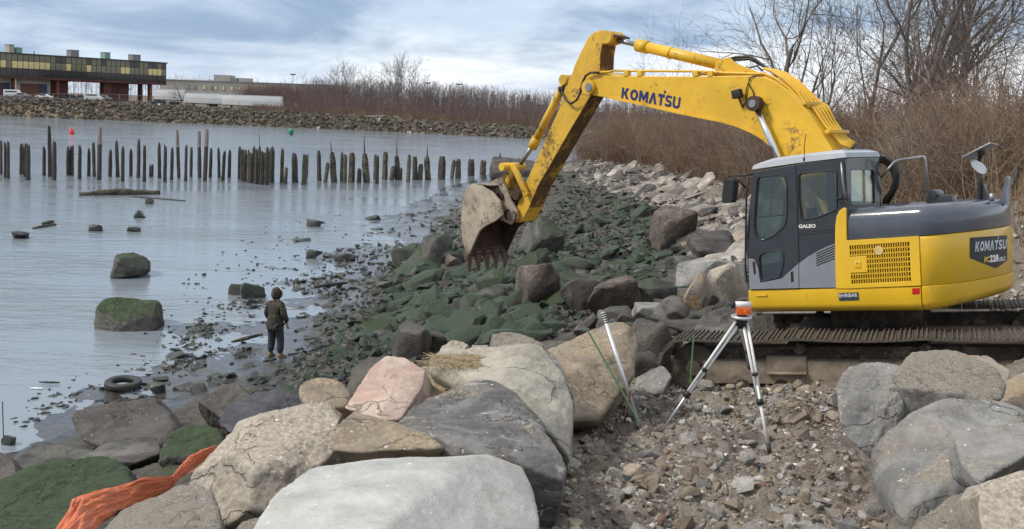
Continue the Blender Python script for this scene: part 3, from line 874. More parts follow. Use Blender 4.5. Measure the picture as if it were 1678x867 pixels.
B('boulder', 'round mossy green boulder above the orange cloth', A_([(258, 760, 13.9), (275, 712, 14.5), (310, 692, 14.8), (345, 696, 14.7), (368, 715, 14.3), (362, 750, 13.7), (320, 775, 13.3), (275, 780, 13.3)]),
  M['r_mossbig'], push=(0, 0.9, -0.5), T=0.8, p=30, amp=0.04, seed=51)
B('boulder', 'large moss covered boulder in the bottom left corner', A_([(-40, 830, 12.6), (-10, 785, 13.2), (60, 768, 13.4), (125, 756, 13.5), (185, 752, 13.5), (216, 775, 13.1), (228, 800, 12.7), (180, 850, 11.9), (100, 900, 11.2), (-30, 910, 11.2)]),
  M['r_mossbig'], push=(0, 0.9, -0.6), T=0.9, p=45, amp=0.04, sub=6, seed=53, chips=5)
B('boulder', 'small dark boulder cut by the left edge above the mossy corner boulder', A_([(-30, 770, 14.6), (-5, 740, 15.0), (22, 752, 14.8), (30, 790, 14.2), (0, 800, 14.0), (-30, 800, 14.0)]),
  M['r_dark'], push=(0, 0.9, -0.4), T=0.6, p=80, amp=0.034, seed=55)
# right hand pile
B('boulder', 'tall smooth grey boulder at the left end of the right pile', A_([(1371, 655, 9.2), (1374, 618, 9.5), (1398, 596, 9.7), (1440, 590, 9.8), (1482, 590, 9.8), (1480, 650, 9.3), (1452, 700, 8.9), (1440, 790, 8.3), (1412, 800, 8.3), (1388, 745, 8.7)]),
  M['r_grey'], push=(0.5, 0.9, -0.3), T=0.8, p=24, amp=0.026, sub=7, seed=61, chips=2, facets=6)
B('boulder', 'grey boulder with a gritty crown at the top of the right pile', A_([(1446, 690, 8.9), (1452, 640, 9.3), (1468, 606, 9.6), (1495, 580, 9.9), (1560, 580, 9.9), (1622, 604, 9.6), (1650, 634, 9.3), (1640, 655, 9.1), (1545, 660, 9.0), (1500, 685, 8.8)]),
  M['r_gravelly'], push=(0.2, 0.9, -0.5), T=0.9, p=80, amp=0.025, sub=6, seed=63)
B('boulder', 'massive rounded grey boulder in the middle of the right pile', A_([(1430, 770, 8.2), (1432, 715, 8.6), (1490, 680, 8.9), (1560, 660, 9.0), (1630, 655, 9.0), (1690, 672, 8.8), (1700, 730, 8.2), (1570, 790, 7.6), (1545, 850, 7.2), (1500, 875, 7.1), (1462, 850, 7.4)]),
  M['r_grey'], push=(0.2, 0.9, -0.6), T=1.0, p=22, amp=0.024, sub=7, seed=65, chips=2, facets=6)
B('boulder', 'angular grey block lying on the massive boulder at the right edge', A_([(1566, 725, 7.0), (1578, 706, 7.2), (1640, 698, 7.3), (1700, 692, 7.3), (1730, 720, 6.9), (1720, 760, 6.6), (1650, 770, 6.6), (1605, 802, 6.4), (1580, 780, 6.6)]),
  M['r_grey'], push=(0.2, 0.9, -0.4), T=0.6, p=80, amp=0.023, sub=6, seed=67)
B('boulder', 'grey boulder with a brown face cut by the bottom right corner', A_([(1606, 810, 5.9), (1618, 785, 6.1), (1680, 770, 6.2), (1740, 790, 6.0), (1750, 890, 5.4), (1640, 890, 5.4), (1612, 850, 5.7)]),
  M['r_slate'] if False else M['r_tan'], push=(0.1, 0.9, -0.4), T=0.6, p=80, amp=0.023, seed=69)
B('boulder', 'grit covered lump at the bottom between the right pile boulders', A_([(1498, 880, 6.3), (1515, 845, 6.6), (1560, 812, 6.8), (1600, 812, 6.8), (1620, 850, 6.4), (1625, 900, 6.0), (1500, 910, 6.0)]),
  M['r_gravelly'], push=(0.1, 0.9, -0.4), T=0.5, p=14, amp=0.035, seed=71)
B('boulder', 'brown boulder at the right edge above the massive grey boulder', A_([(1645, 650, 9.8), (1652, 620, 10.1), (1685, 605, 10.2), (1720, 615, 10.1), (1720, 660, 9.6), (1665, 668, 9.5)]),
  M['r_brown'], push=(0.1, 0.9, -0.4), T=0.6, p=12, amp=0.02, seed=73)
B('boulder', 'orange rust stained stone behind the gritty crowned boulder', A_([(1560, 600, 10.7), (1575, 584, 10.9), (1620, 582, 10.9), (1660, 605, 10.6), (1650, 632, 10.2), (1590, 625, 10.3)]),
  M['r_orange'], push=(0.1, 0.9, -0.4), T=0.5, p=80, amp=0.023, seed=75)
B('boulder', 'angular tan grey stone standing on the dirt left of the right pile', A_([(1314, 690, 11.9), (1320, 668, 12.1), (1332, 658, 12.2), (1352, 680, 11.9), (1348, 694, 11.7), (1325, 696, 11.7)]),
  M['r_brown'], push=(0, 1, -0.3), T=0.25, p=26, amp=0.015, seed=77, sub=4)
B('boulder', 'ochre brown stone at the foot of the tall smooth grey boulder', A_([(1365, 785, 9.2), (1372, 765, 9.4), (1390, 757, 9.4), (1402, 780, 9.2), (1395, 795, 9.0), (1372, 795, 9.0)]),
  M['r_orange'], push=(0, 1, -0.3), T=0.2, p=80, amp=0.017, seed=79, sub=4)


# ------------------------------------------------------------------ single rocks further off: pixel box, kind of stone
def site_rock(label, x0, x1, ytop, ybot, mat, seed, depth_ratio=0.9, tilt=(0, 0, 0), zoff=0.0, sub=4, planes=9, amp=0.045, name='rock', cat='rock', at_water=False):
    cx_ = (x0 + x1) / 2
    base = atz(cx_, ybot, 0.0) if at_water else hit([cx_], [ybot])[0]
    D = base[1]
    wid = (x1 - x0) * D / F_PX * 1.06
    hgt = (ybot - ytop) * D / F_PX * 1.12
    V, Fc = hull_rock(seed, (wid, wid * depth_ratio, hgt * 1.35), 15, .05, 3, 0)
    V = V + 0
    s = max(wid, hgt)
    n = fbm(V / s * 4.0 + seed, seed, 5, 0.55); rid = np.abs(fbm(V / s * 7 + seed, seed + 9, 3))
    L = np.linalg.norm(V, axis=1, keepdims=True)
    V = V * (1 + amp * .7 * (n - rid)[:, None])
    Rm = np.array(Euler(tilt).to_matrix())
    V = V @ Rm.T
    V[:, 2] *= (hgt * 1.35) / (V[:, 2].max() - V[:, 2].min())
    V[:, 0] *= wid / (V[:, 0].max() - V[:, 0].min())
    me = np_mesh(name, V, Fc, mat, True)
    me.set_sharp_from_angle(angle=math.radians(28))
    o = obj(name, me, None, (base[0], base[1] + wid * depth_ratio * 0.35, base[2] + hgt * 0.36 + zoff))
    return tag(o, label, cat)


B('boulder', 'stack of grey rubble rock at the front of the far track', A_([(1132, 552, 14.9), (1150, 514, 15.2), (1195, 500, 15.4), (1240, 506, 15.3), (1246, 548, 14.9), (1190, 552, 14.8)]),
  M['r_slabdark'], push=(0.0, 0.6, -0.5), T=0.5, p=80, amp=0.035, seed=81)
B('boulder', 'brownish rock between the laser level and the excavator skirt', A_([(1205, 545, 14.6), (1215, 520, 14.8), (1262, 514, 14.9), (1300, 524, 14.8), (1296, 545, 14.6)]),
  M['r_dark'], push=(0.0, 0.5, -0.4), T=0.4, p=80, amp=0.03, seed=83)
S = site_rock
S('big speckled brown rock in front of the green rocks right of the bucket', 845, 918, 450, 508, M['r_speck'], 101, 0.8)
S('large olive brown rock right behind the bucket', 846, 922, 362, 418, M['r_mosshalf'], 103, 0.8, (0, 0.25, 0.2))
S('dark mossy rock left of the bucket', 692, 760, 393, 440, M['r_mosshalf'], 105, 0.8)
S('small round brown rock beside the bucket teeth on the left', 720, 754, 420, 442, M['r_speck'], 107, 0.8)
S('long mossy flat rock lying left of the bucket on the mud', 640, 700, 408, 432, M['r_moss'], 109, 0.8)
S('large square dark brown rock in the middle of the upper beach', 1074, 1150, 350, 402, M['r_speck'], 111, 0.8)
S('big grey angular rock below the pale slabs left of the cab', 1130, 1214, 382, 428, M['r_slabdark'], 113, 0.8, (0, -0.2, 0.1))
S('long grey rock lying under the cab front', 1118, 1228, 425, 470, M['r_grey'], 115, 0.7, (0, -0.3, 0.1))
S('pointed rust streaked rock left of the cab front', 1118, 1182, 462, 525, M['r_orange'], 117, 0.8, (0.2, -0.5, 0))
S('tan grey rock under the front corner of the cab', 1165, 1228, 440, 500, M['r_tan'], 119, 0.8, (0, -0.4, 0))
S('dark wide rock left of the tall rust streaked rock', 925, 1005, 466, 512, M['r_dark'], 121, 0.8)
S('dark brown block among the rocks right of the speckled rock', 960, 1052, 466, 520, M['r_speck'], 123, 0.8, (0, -0.2, 0.3))
S('black rock with green top left of the rust streaked rock', 1044, 1108, 468, 508, M['r_mosshalf'], 125, 0.8)
S('pale grey flat slab below the dark rocks near the leaning rod', 1038, 1112, 508, 535, M['r_grey'], 127, 0.8)
S('grey slab beside the top of the leaning rod', 985, 1042, 508, 532, M['r_slabdark'], 129, 0.8)
S('long flat grey slab on the ground in front of the left track', 1065, 1180, 528, 556, M['r_slabdark'], 131, 0.5)
S('short grey slab on top of the long flat slab', 1126, 1180, 515, 538, M['r_slabdark'], 133, 0.6)
S('dark rock behind the small pale stone of the boulder row', 636, 700, 545, 592, M['r_dark'], 135, 0.9)
S('dark cracked rock left of the tan far end boulder', 690, 742, 545, 580, M['r_dark'], 137, 0.9)
S('grey rock standing behind the broad tan boulder', 1040, 1100, 545, 600, M['r_dark'], 139, 0.8)
S('dark grey rock at the left foot of the track end', 1030, 1080, 575, 612, M['r_slabdark'], 141, 0.8)
S('gravel coloured rock just left of the track end', 1040, 1100, 610, 648, M['r_grey'], 143, 0.8)
S('mossy boulder at the edge of the green rocks above the person', 392, 432, 468, 492, M['r_moss'], 145, 0.8)
S('dark low rock beside the person on the mud', 372, 398, 470, 486, M['r_mosshalf'], 147, 0.8)
S('long dark mound beside the last pilings', 800, 880, 262, 292, M['r_dark'], 149, 0.6)
B('rock', 'large mossy rock with a dip in its top standing in the shallow water', A_([(152, 545, 28.3), (154, 505, 28.6), (166, 489, 28.9), (185, 486, 29), (210, 493, 28.9), (240, 492, 28.9), (258, 496, 28.7), (261, 530, 28.3), (250, 545, 28.1), (200, 550, 28)]), M['r_mossbig'], push=(0, 1, -.3), T=1.0, p=30, amp=.03, seed=151, cat='rock')
B('rock', 'square green grey block of rock standing alone in the water', A_([(179, 458, 36.3), (181, 420, 36.8), (200, 415, 37.2), (218, 413, 37.4), (238, 421, 37.2), (239, 440, 36.9), (225, 450, 36.3), (196, 424, 36.3)]), M['r_mosshalf'], push=(0, 1, -.3), T=.9, p=60, amp=.03, seed=155, cat='rock')
for (a, b_, c_, d_, lab) in [
    (218, 236, 346, 357, 'small dark rock in the open water above the square block'), (144, 166, 369, 379, 'flat dark rock in the water left of the square block'),
    (14, 42, 381, 391, 'low dark rock in the water near the left edge'), (498, 528, 362, 375, 'flat topped rock in the shallows near the pilings'),
    (476, 508, 391, 401, 'low flat slab in the shallows below the flat topped rock'), (498, 526, 411, 424, 'flat slab in the shallows above the hooded person'),
    (546, 578, 417, 427, 'flat dark slab at the edge of the mud'), (598, 622, 353, 361, 'flat rock far out on the mud toward the pilings'),
    (243, 268, 628, 644, 'round dark stone right of the tyre'), (310, 336, 632, 646, 'low mossy stone on the mud beyond the tyre'), (206, 228, 373, 380, 'grey stone barely above water near the square block'),
    (236, 252, 327, 334, 'tiny dark stone just below the driftwood log'), (0, 22, 714, 732, 'small dark stone at the left edge below the green stake')]:
    S(lab, a, b_, c_, d_, M['r_mudstone'], hash(lab) % 1 + int(a) + 200, 0.7, at_water=(c_ < 400 and a < 300), sub=3)

# ------------------------------------------------------------------ beach and bank stones, counted ones singly
g = np.random.default_rng(21)
GREEN = [(640, 430), (760, 400), (880, 420), (930, 300), (1010, 320), (1090, 360), (1120, 430), (1110, 500), (1000, 500), (930, 500), (900, 560), (740, 560), (600, 590), (540, 590), (560, 540), (640, 500)]
GREENCORE = [(650, 440), (760, 430), (850, 440), (930, 430), (960, 480), (920, 540), (820, 575), (700, 570), (620, 560), (600, 530), (660, 490)]
MUDFLAT = [(250, 620), (330, 520), (400, 470), (520, 430), (620, 370), (700, 320), (790, 296), (840, 300), (780, 360), (680, 420), (600, 480), (520, 560), (440, 640), (330, 660), (260, 650)]
BEACH = [(380, 660), (480, 590), (560, 520), (620, 462), (705, 385), (770, 322), (835, 290), (960, 270), (1090, 330), (1140, 420), (1120, 520), (960, 540), (740, 580), (560, 640), (420, 650)]
BANK = [(925, 272), (1000, 260), (1080, 280), (1160, 302), (1235, 335), (1236, 450), (1185, 430), (1140, 395), (1090, 350), (1030, 322), (960, 302)]
mg = meshes_of('mossy_rock', range(300, 314), (1.0, 0.70, 0.34), M['r_moss'], amp=0.05)
mh = meshes_of('mossy_rock', range(320, 330), (1.0, 0.75, 0.40), M['r_mosshalf'], amp=0.05)
MARKS = [('bucket teeth', 800, 440), ('speckled brown rock', 882, 500), ('olive brown rock', 884, 410), ('hooded person', 452, 580), ('square dark brown rock', 1112, 395), ('rust streaked rock', 1150, 515), ('big mossy water rock', 206, 540), ('last pilings', 800, 295), ('excavator arm tip', 860, 360), ('long flat slab', 1120, 550), ('dark brown block', 1006, 512), ('dark mossy block', 726, 435), ('flat topped shallows rock', 513, 372), ('top of the leaning rod', 990, 520), ('cream boulder', 800, 600), ('tyre', 193, 640), ('cab front mirror', 1196, 330), ('brush line', 1060, 290)]
A1 = sample(GREENCORE, 160, g)
G1 = stones('mossy_rock', 'x', 'rock', 'green rocks on the beach', mg + mh[:4], A1, 0.38 * 3.7 ** g.uniform(0, 1, 160), g, 0.38, 0.14, yaw=0.6, lean=(0.15, -0.28))
own_labels(G1, 'green algae covered rock slab', MARKS)
A2 = np.vstack([sample(GREEN, 140, g)])
G2 = stones('mossy_rock', 'x', 'rock', 'part green rocks on the beach', mg[:4] + mh, A2, 0.32 * 3.6 ** g.uniform(0, 1, 140), g, 0.36, 0.14, yaw=0.6, lean=(0.1, -0.22))
own_labels(G2, 'half green broken rock', MARKS)
mm_ = meshes_of('mud_stone', range(340, 350), (1.0, 0.7, 0.30), M['r_mudstone'], sub=2, amp=0.04)
G3 = stones('mud_stone', 'x', 'stone', 'dark stones on the mud flat', mm_, sample(MUDFLAT, 200, g), 0.12 * 5.0 ** g.uniform(0, 1, 200) ** 1.5, g, 0.15, 0.06)
own_labels(G3, 'dark mud flat stone', MARKS)
ms = meshes_of('pale_rock', range(360, 374), (1.8, 0.66, 0.23), M['r_slab'], amp=0.045) + meshes_of('pale_rock', range(380, 385), (1.4, 0.7, 0.32), M['r_slabdark'], amp=0.045)
G4 = stones('pale_rock', 'x', 'rock', 'pale slabs along the bank', ms, sample(BANK, 240, g), 0.42 * 3.0 ** g.uniform(0, 1, 240), g, 0.18, 0.14, yaw=0.85, lean=(0.14, -0.30))
own_labels(G4, 'pale broken slab on the bank', MARKS)
pt = sample([(930, 560), (1230, 360), (1235, 520), (1110, 560), (1060, 640), (1000, 540)], 90, g)
G5 = stones('dark_rock', 'x', 'rock', 'dark rocks below the excavator', meshes_of('dark_rock', range(390, 398), (1.0, 0.75, 0.5), M['r_slabdark'], amp=0.05) + meshes_of('dark_rock', range(400, 404), (1.0, 0.8, 0.5), M['r_dark'], amp=0.05), pt, 0.3 * 3.4 ** g.uniform(0, 1, 90), g, 0.3, 0.15)
own_labels(G5, 'dark grey broken rock', MARKS)
n = 3600
Pm = np.vstack([sample(GREEN, 2400, g), sample([(640, 430), (800, 310), (930, 275), (1060, 330), (1100, 420), (1100, 500), (900, 540), (600, 590), (540, 600)], 1200, g)])
stuff_stones('mossy_rubble', Pm, 0.16 * 4.2 ** g.uniform(0, 1, n), [M['r_moss'], M['r_mosshalf'], M['r_slabdark']], g, 1, 0.42, 'smaller green and dark rubble packed between the beach rocks', 'rubble', [0.35, 0.40, 0.25])

n = 8000
P1 = sample(BEACH, n, g)
P1 = P1[P1[:, 2] > -0.03]; n = len(P1)
stuff_stones('beach_shingle', P1, 0.05 * 7.0 ** g.uniform(0, 1, n) ** 1.3, [M['r_mosshalf'], M['r_mudstone'], M['r_slabdark'], M['r_moss']], g, 1, 0.45, 'broken dark and greenish shingle covering the beach', 'shingle', [0.3, 0.3, 0.2, 0.2])
n = 4200
P2 = sample(MUDFLAT, n, g)
ck = fbm(np.stack([P2[:, 0] * .45, P2[:, 1] * .22, P2[:, 2] * 0], 1), 71, 4) > -.12
P2 = P2[ck]; n = len(P2)
stuff_stones('mud_pebbles', P2, 0.03 * 9.0 ** g.uniform(0, 1, n) ** 1.7, [M['r_mudstone'], M['r_mosshalf']], g, 1, 0.45, 'small wet pebbles scattered over the shining mud flat', 'pebbles', [0.8, 0.2])
n = 420
P2 = sample([(0, 720), (60, 640), (200, 600), (300, 470), (420, 380), (560, 350), (660, 350), (560, 440), (420, 520), (330, 600), (240, 650), (120, 680)], n, g)
P2[:, 2] = np.maximum(P2[:, 2], -0.02)
stuff_stones('water_edge_pebbles', P2, g.uniform(0.05, 0.2, n), [M['r_mudstone']], g, 1, 0.4, 'sparse dark pebbles breaking the surface of the shallows', 'pebbles')
n = 2200
P3 = sample(BANK, n, g)
stuff_stones('bank_rubble', P3, g.uniform(0.15, 0.5, n), [M['r_slab'], M['r_slabdark']], g, 1, 0.5, 'rubble filling the gaps between the bank slabs', 'rubble', [0.6, 0.4])
# churned dirt path
PATH = [(900, 880), (930, 760), (960, 690), (1040, 640), (1120, 640), (1300, 640), (1380, 660), (1400, 760), (1440, 860), (1460, 900), (1000, 900)]
PATHFAR = [(1000, 690), (1040, 610), (1110, 600), (1380, 640), (1380, 690), (1200, 690)]
PMARKS = [('front tripod foot', 1256, 738), ('left tripod foot', 1079, 716), ('foot of the leaning rod', 1047, 697), ('angular tan grey stone', 1333, 694), ('tall smooth grey boulder', 1400, 790), ('slate boulder', 930, 790), ('left end of the track', 1110, 645), ('middle of the track', 1290, 640), ('massive rounded boulder', 1450, 860), ('bottom edge', 1120, 867)]
pmats = ['p_grey', 'p_tan', 'p_white', 'p_brick', 'p_dirt']
for mt, cnt, lab, lo, hi in [('p_grey', 120, 'grey stone lying loose on the churned dirt path', 0.07, 0.26), ('p_tan', 55, 'tan stone lying loose on the churned dirt path', 0.07, 0.24), ('p_white', 14, 'chalky white stone lying on the churned dirt path', 0.05, 0.11), ('p_brick', 10, 'brick red fragment lying on the churned dirt path', 0.05, 0.11)]:
    pts = np.vstack([sample(PATH, cnt * 2 // 3, g), sample(PATHFAR, cnt - cnt * 2 // 3, g)])
    GP = stones('path_stone', lab, 'stone', lab.replace(' stone', ' stones').replace(' fragment', ' fragments').replace('lying loose ', '').replace('lying ', ''), meshes_of('path_stone', range(420 + len(lab), 428 + len(lab)), (1.0, 0.8, 0.6), M[mt], sub=3, amp=0.04), pts, lo * (hi / lo) ** g.uniform(0, 1, cnt) ** 1.6, g, 0.3, 0.10)
    own_labels(GP, lab.split(' lying')[0].replace(' stone', ' path stone').replace('fragment', 'path fragment'), PMARKS)
n = 9000
P4 = np.vstack([sample(PATH, n - 2500, g), sample(PATHFAR, 2500, g)])
sz = 0.012 * (7.0) ** (g.uniform(0, 1, n) ** 2.0)
stuff_stones('path_gravel', P4, sz, [M['p_grey'], M['p_tan'], M['p_white'], M['p_dirt'], M['p_brick']], g, 1, 0.65, 'loose gravel and dirt clods covering the path', 'gravel', [0.36, 0.13, 0.04, 0.46, 0.01])
n = 260
P4b = sample(PATH, n, g)
stuff_stones('dirt_clods', P4b, 0.06 * 4.0 ** g.uniform(0, 1, n) ** 1.5, [M['p_dirt'], M['r_gravelly'], M['p_grey']], g, 1, 0.6, 'larger clods of earth and rubble on the churned path', 'clods', [0.6, 0.2, 0.2])
n = 2600
P5 = sample([(1500, 600), (1560, 545), (1640, 525), (1720, 510), (1720, 640), (1640, 620), (1560, 600)], 1400, g)
P5b = sample([(1655, 420), (1665, 300), (1800, 280), (1800, 520), (1660, 520)], 1200, g)
P5 = np.vstack([P5, P5b])
stuff_stones('mound_gravel', P5, g.uniform(0.03, 0.14, n), [M['p_grey'], M['p_tan'], M['p_dirt']], g, 1, 0.6, 'gravel covering the dirt mounds on the right', 'gravel', [0.45, 0.15, 0.4])
# far shore riprap
n = 11000
xs = np.interp(g.uniform(0, 1, n) ** 0.75, [0, 1], [-175, 34]); fs = g.uniform(-3, 10, n)
ys = far_shore(xs) + fs
P6 = np.stack([xs, ys, hz(xs, ys)], 1)
M['rip'] = rockmat('riprap_stone', (0.060, 0.050, 0.038), (0.17, 0.14, 0.105), 0.5, vary=0, bump=0.05)
M['ripd'] = rockmat('dark_riprap_stone', (0.05, 0.045, 0.035), (0.13, 0.11, 0.085), 0.5, vary=0, bump=0.05)
stuff_stones('riprap', P6, 0.45 * 3.4 ** g.uniform(0, 1, n) ** 1.3, [M['rip'], M['ripd'], M['p_white']], g, 1, 0.7, 'brown rock armour along the whole far shore', 'rock armour', [0.53, 0.466, 0.004])

# dry straw on the cream boulder
def straw():
    V, Fc = [], []
    gg = np.random.default_rng(5)
    for k in range(420):
        px, py = gg.uniform(700, 810), gg.uniform(583, 606)
        if ((px - 755) / 55) ** 2 + ((py - 594) / 12) ** 2 > 1: continue
        p = at(px, py, 10.25 - (py - 583) * 0.022) + np.array([0, -0.03, 0.02])
        a = gg.uniform(0, 6.28); L = gg.uniform(0.08, 0.22)
        d = np.array([math.cos(a), math.sin(a), gg.uniform(-.1, .10)]) * L
        wv = np.array([-math.sin(a), math.cos(a), 0]) * 0.003
        u = np.array([0, 0, 0.004])
        b0 = len(V); V += [p - wv, p + wv, p + u, p + d - wv, p + d + wv, p + d + u]
        Fc += [(b0, b0 + 3, b0 + 5), (b0, b0 + 5, b0 + 2), (b0 + 1, b0 + 2, b0 + 5), (b0 + 1, b0 + 5, b0 + 4)]
    me = np_mesh('dry_straw', V, Fc, plain('straw', (0.27, 0.205, 0.12), 0.9, var=0.4, vscale=30))
    tag(obj('dry_straw', me), 'dry yellow straw caught on top of the cream boulder', 'straw', None, 'stuff')


straw()
# ------------------------------------------------------------------ excavator
ORIGIN = np.array([5.29, 14.5, 3.05])
HM = Matrix.Rotation(math.radians(136), 3, 'Z') @ Matrix.Rotation(math.radians(6.5), 3, 'Y')
HMN = np.array(HM)
exc = empty('excavator', tuple(ORIGIN), HM)
tag(exc, 'yellow crawler excavator with dark grey cab and raised boom working on the bank', 'excavator')


SX, TAIL_A = -1.25, 0.50         # where the round tail starts, and how far it reaches back from there
YLR = (1.40, 1.15)               # half width of the tail, left and right


def on_y(px, py, y):
    """local point on the machine's lengthwise plane at sideways offset y"""
    d = HMN.T @ ray(px, py); o = HMN.T @ (EYE - ORIGIN)
    return o + d * ((y - o[1]) / d[1])


def on_x(px, py, x):
    d = HMN.T @ ray(px, py); o = HMN.T @ (EYE - ORIGIN)
    return o + d * ((x - o[0]) / d[0])


def on_tail(px, py, r):
    """local point on the round tail"""
    d = HMN.T @ ray(px, py); o = HMN.T @ (EYE - ORIGIN)
    for bb in YLR:
        o2 = np.array([(o[0] - SX) / (TAIL_A + r), o[1] / (bb + r)]); d2 = np.array([d[0] / (TAIL_A + r), d[1] / (bb + r)])
        a = d2 @ d2; b = 2 * (o2 @ d2); c = o2 @ o2 - 1
        q = b * b - 4 * a * c
        p = o + d * ((-b - math.sqrt(max(q, 0))) / (2 * a))
        if p[1] >= 0: break
    return p


def curve_plate(name, outer, holes, thick, mats, parent, place, bevel=0.0, smooth_pts=0):
    """flat plate with holes: outlines are 2D; place maps (u, v, w) to local space"""
    cu = bpy.data.curves.new(name, 'CURVE')
    cu.dimensions = '2D'; cu.fill_mode = 'BOTH'
    cu.extrude = thick / 2; cu.bevel_depth = bevel; cu.bevel_resolution = 1
    for poly in [outer] + list(holes):
        sp = cu.splines.new('POLY'); sp.points.add(len(poly) - 1)
        for q, p in zip(sp.points, poly): q.co = (p[0], p[1], 0, 1)
        sp.use_cyclic_u = True
    tmp = bpy.data.objects.new(name + '_outline', cu)
    me = bpy.data.meshes.new_from_object(tmp)
    bpy.data.objects.remove(tmp); bpy.data.curves.remove(cu)
    for v in me.vertices:
        v.co = place(v.co.x, v.co.y, v.co.z)
    me.materials.clear()
    me.materials.append(mats)
    for p in me.polygons: p.use_smooth = False; p.material_index = 0
    bm = bmesh.new(); bm.from_mesh(me)
    bmesh.ops.remove_doubles(bm, verts=bm.verts, dist=1e-5)
    bmesh.ops.recalc_face_normals(bm, faces=bm.faces); bm.to_mesh(me); bm.free()
    return obj(name, me, parent)


def round_poly(P, r, n=4):
    """round the corners of a 2D outline"""
    out = []
    P = [np.array(p, float) for p in P]
    for i in range(len(P)):
        a, b, c = P[i - 1], P[i], P[(i + 1) % len(P)]
        la, lc = np.linalg.norm(a - b), np.linalg.norm(c - b)
        rr = min(r, la * 0.45, lc * 0.45)
        p0 = b + (a - b) / la * rr; p1 = b + (c - b) / lc * rr
        for k in range(n + 1):
            t = k / n
            out.append((1 - t) ** 2 * p0 + 2 * t * (1 - t) * b + t * t * p1)
    return out


def yplate(name, outer_px, y0, y1, mat, parent=exc, holes=(), bevel=0.006, rnd=0.0, yref=None, hrnd=0.05):
    """plate in a lengthwise plane: photo outline read on plane y0 (outer face), thickness to y1"""
    yr = y0 if yref is None else yref
    f = lambda L: [np.array([on_y(a, b, yr)[0], on_y(a, b, yr)[2]]) for a, b in L]
    o = f(outer_px)
    if rnd: o = round_poly(o, rnd)
    hs = [round_poly(f(h), hrnd) for h in holes]
    ym = (y0 + y1) / 2
    return curve_plate(name, o, hs, abs(y0 - y1) - 2 * bevel, mat, parent, lambda u, v, w_: (u, ym - w_, v), bevel)


def L_(*pts, y=1.4):
    return [on_y(a, b, y) for a, b in pts]


TR = 1.88                         # tail radius


def plan(x_front, inset=0.0, y_left=1.40, y_right=-1.40, x_seam=-1.255, n=28):
    """plan outline of the house from front left round the tail to front right"""
    yl = y_left - inset
    yr = -(YLR[1] - inset)
    P = [(x_front, yl)]
    for k in range(n + 1):
        a = math.pi * k / n
        y = math.cos(a) * (yl if k <= n / 2 else -yr)
        P.append((SX - (TAIL_A - inset) * math.sin(a), y))
    P.append((x_front, yr))
    return P


def ring_loft(rings, name, mat, parent=exc, smooth=True, caps=True, angle=40):
    """rings: lists of equal length closed loops of (x, y, z)"""
    n = len(rings[0]); V = [p for r in rings for p in r]; Fc = []
    for i in range(len(rings) - 1):
        for k in range(n):
            k2 = (k + 1) % n
            Fc.append((i * n + k, i * n + k2, (i + 1) * n + k2, (i + 1) * n + k))
    if caps:
        Fc.append(tuple(range(n))[::-1]); Fc.append(tuple(range((len(rings) - 1) * n, len(rings) * n)))
    me = bpy.data.meshes.new(name); me.from_pydata([tuple(map(float, v)) for v in V], [], Fc)
    me.materials.append(mat)
    bm = bmesh.new(); bm.from_mesh(me); bmesh.ops.recalc_face_normals(bm, faces=bm.faces)
    for f in bm.faces: f.smooth = smooth
    bm.to_mesh(me); bm.free()
    me.set_sharp_from_angle(angle=math.radians(angle))
    return obj(name, me, parent)


def zlin(a, b):
    """height along the machine between two (x, z) points"""
    return lambda x: a[1] + (b[1] - a[1]) * (x - a[0]) / (b[0] - a[0])


pxz = lambda q: (on_y(q[0], q[1], 1.4)[0], on_y(q[0], q[1], 1.4)[2])
z_base = zlin(pxz((1262, 511.5)), pxz((1508, 510)))
z_deck = zlin(pxz((1228, 475)), pxz((1508, 469)))
z_hoodb = zlin(pxz((1383, 394)), pxz((1505, 387)))
XF = pxz((1227, 490))[0]          # front end of the deck
XH = pxz((1383, 370))[0]          # front of hood and engine door
XP = pxz((1370, 420))[0]          # front of the yellow post


def skirt(x_front, x_back, name):
    rings = []
    for dz, ins, top in ((0.0, 0.10, 0), (0.035, 0.03, 0), (0.10, 0.0, 0), (0, 0.0, 1), (-0.0, 0.02, 2)):
        P = plan(x_front, ins)
        if x_back is not None:
            P = [(x_front, 1.40 - ins), (x_back, 1.40 - ins), (x_back, -1.40 + ins), (x_front, -1.40 + ins)]
        R = []
        for (x, y) in P:
            if top == 0: z = z_base(x) + dz
            elif top == 1: z = z_deck(x) - 0.01
            else: z = z_deck(x)
            R.append((x - (ins if (x == x_front and x_back is not None) else 0), y, z))
        rings.append(R)
    return ring_loft(rings, name, M['yellow'], angle=60)


SX = -1.25
skirt(XF, SX + 0.008, 'deck_skirt')
# counterweight: lower skirt and upper block, behind the seam
def cw_ring(ins, zf, x_front=SX - 0.008):
    P = plan(x_front, ins)
    P[0] = (x_front, 1.40 - ins); P[-1] = (x_front, -YLR[1] + ins)
    P = [p for i, p in enumerate(P) if i in (0, len(P) - 1) or p[0] < x_front - 0.002]
    return [(x, y, zf(x)) for x, y in P]


zbk = lambda x: z_base(x) + 0.07 * sstep(-x, 1.2, 1.9)
def same(rings):
    m = min(len(r) for r in rings)
    return [r if len(r) == m else r[:m - 1] + [r[-1]] for r in rings]


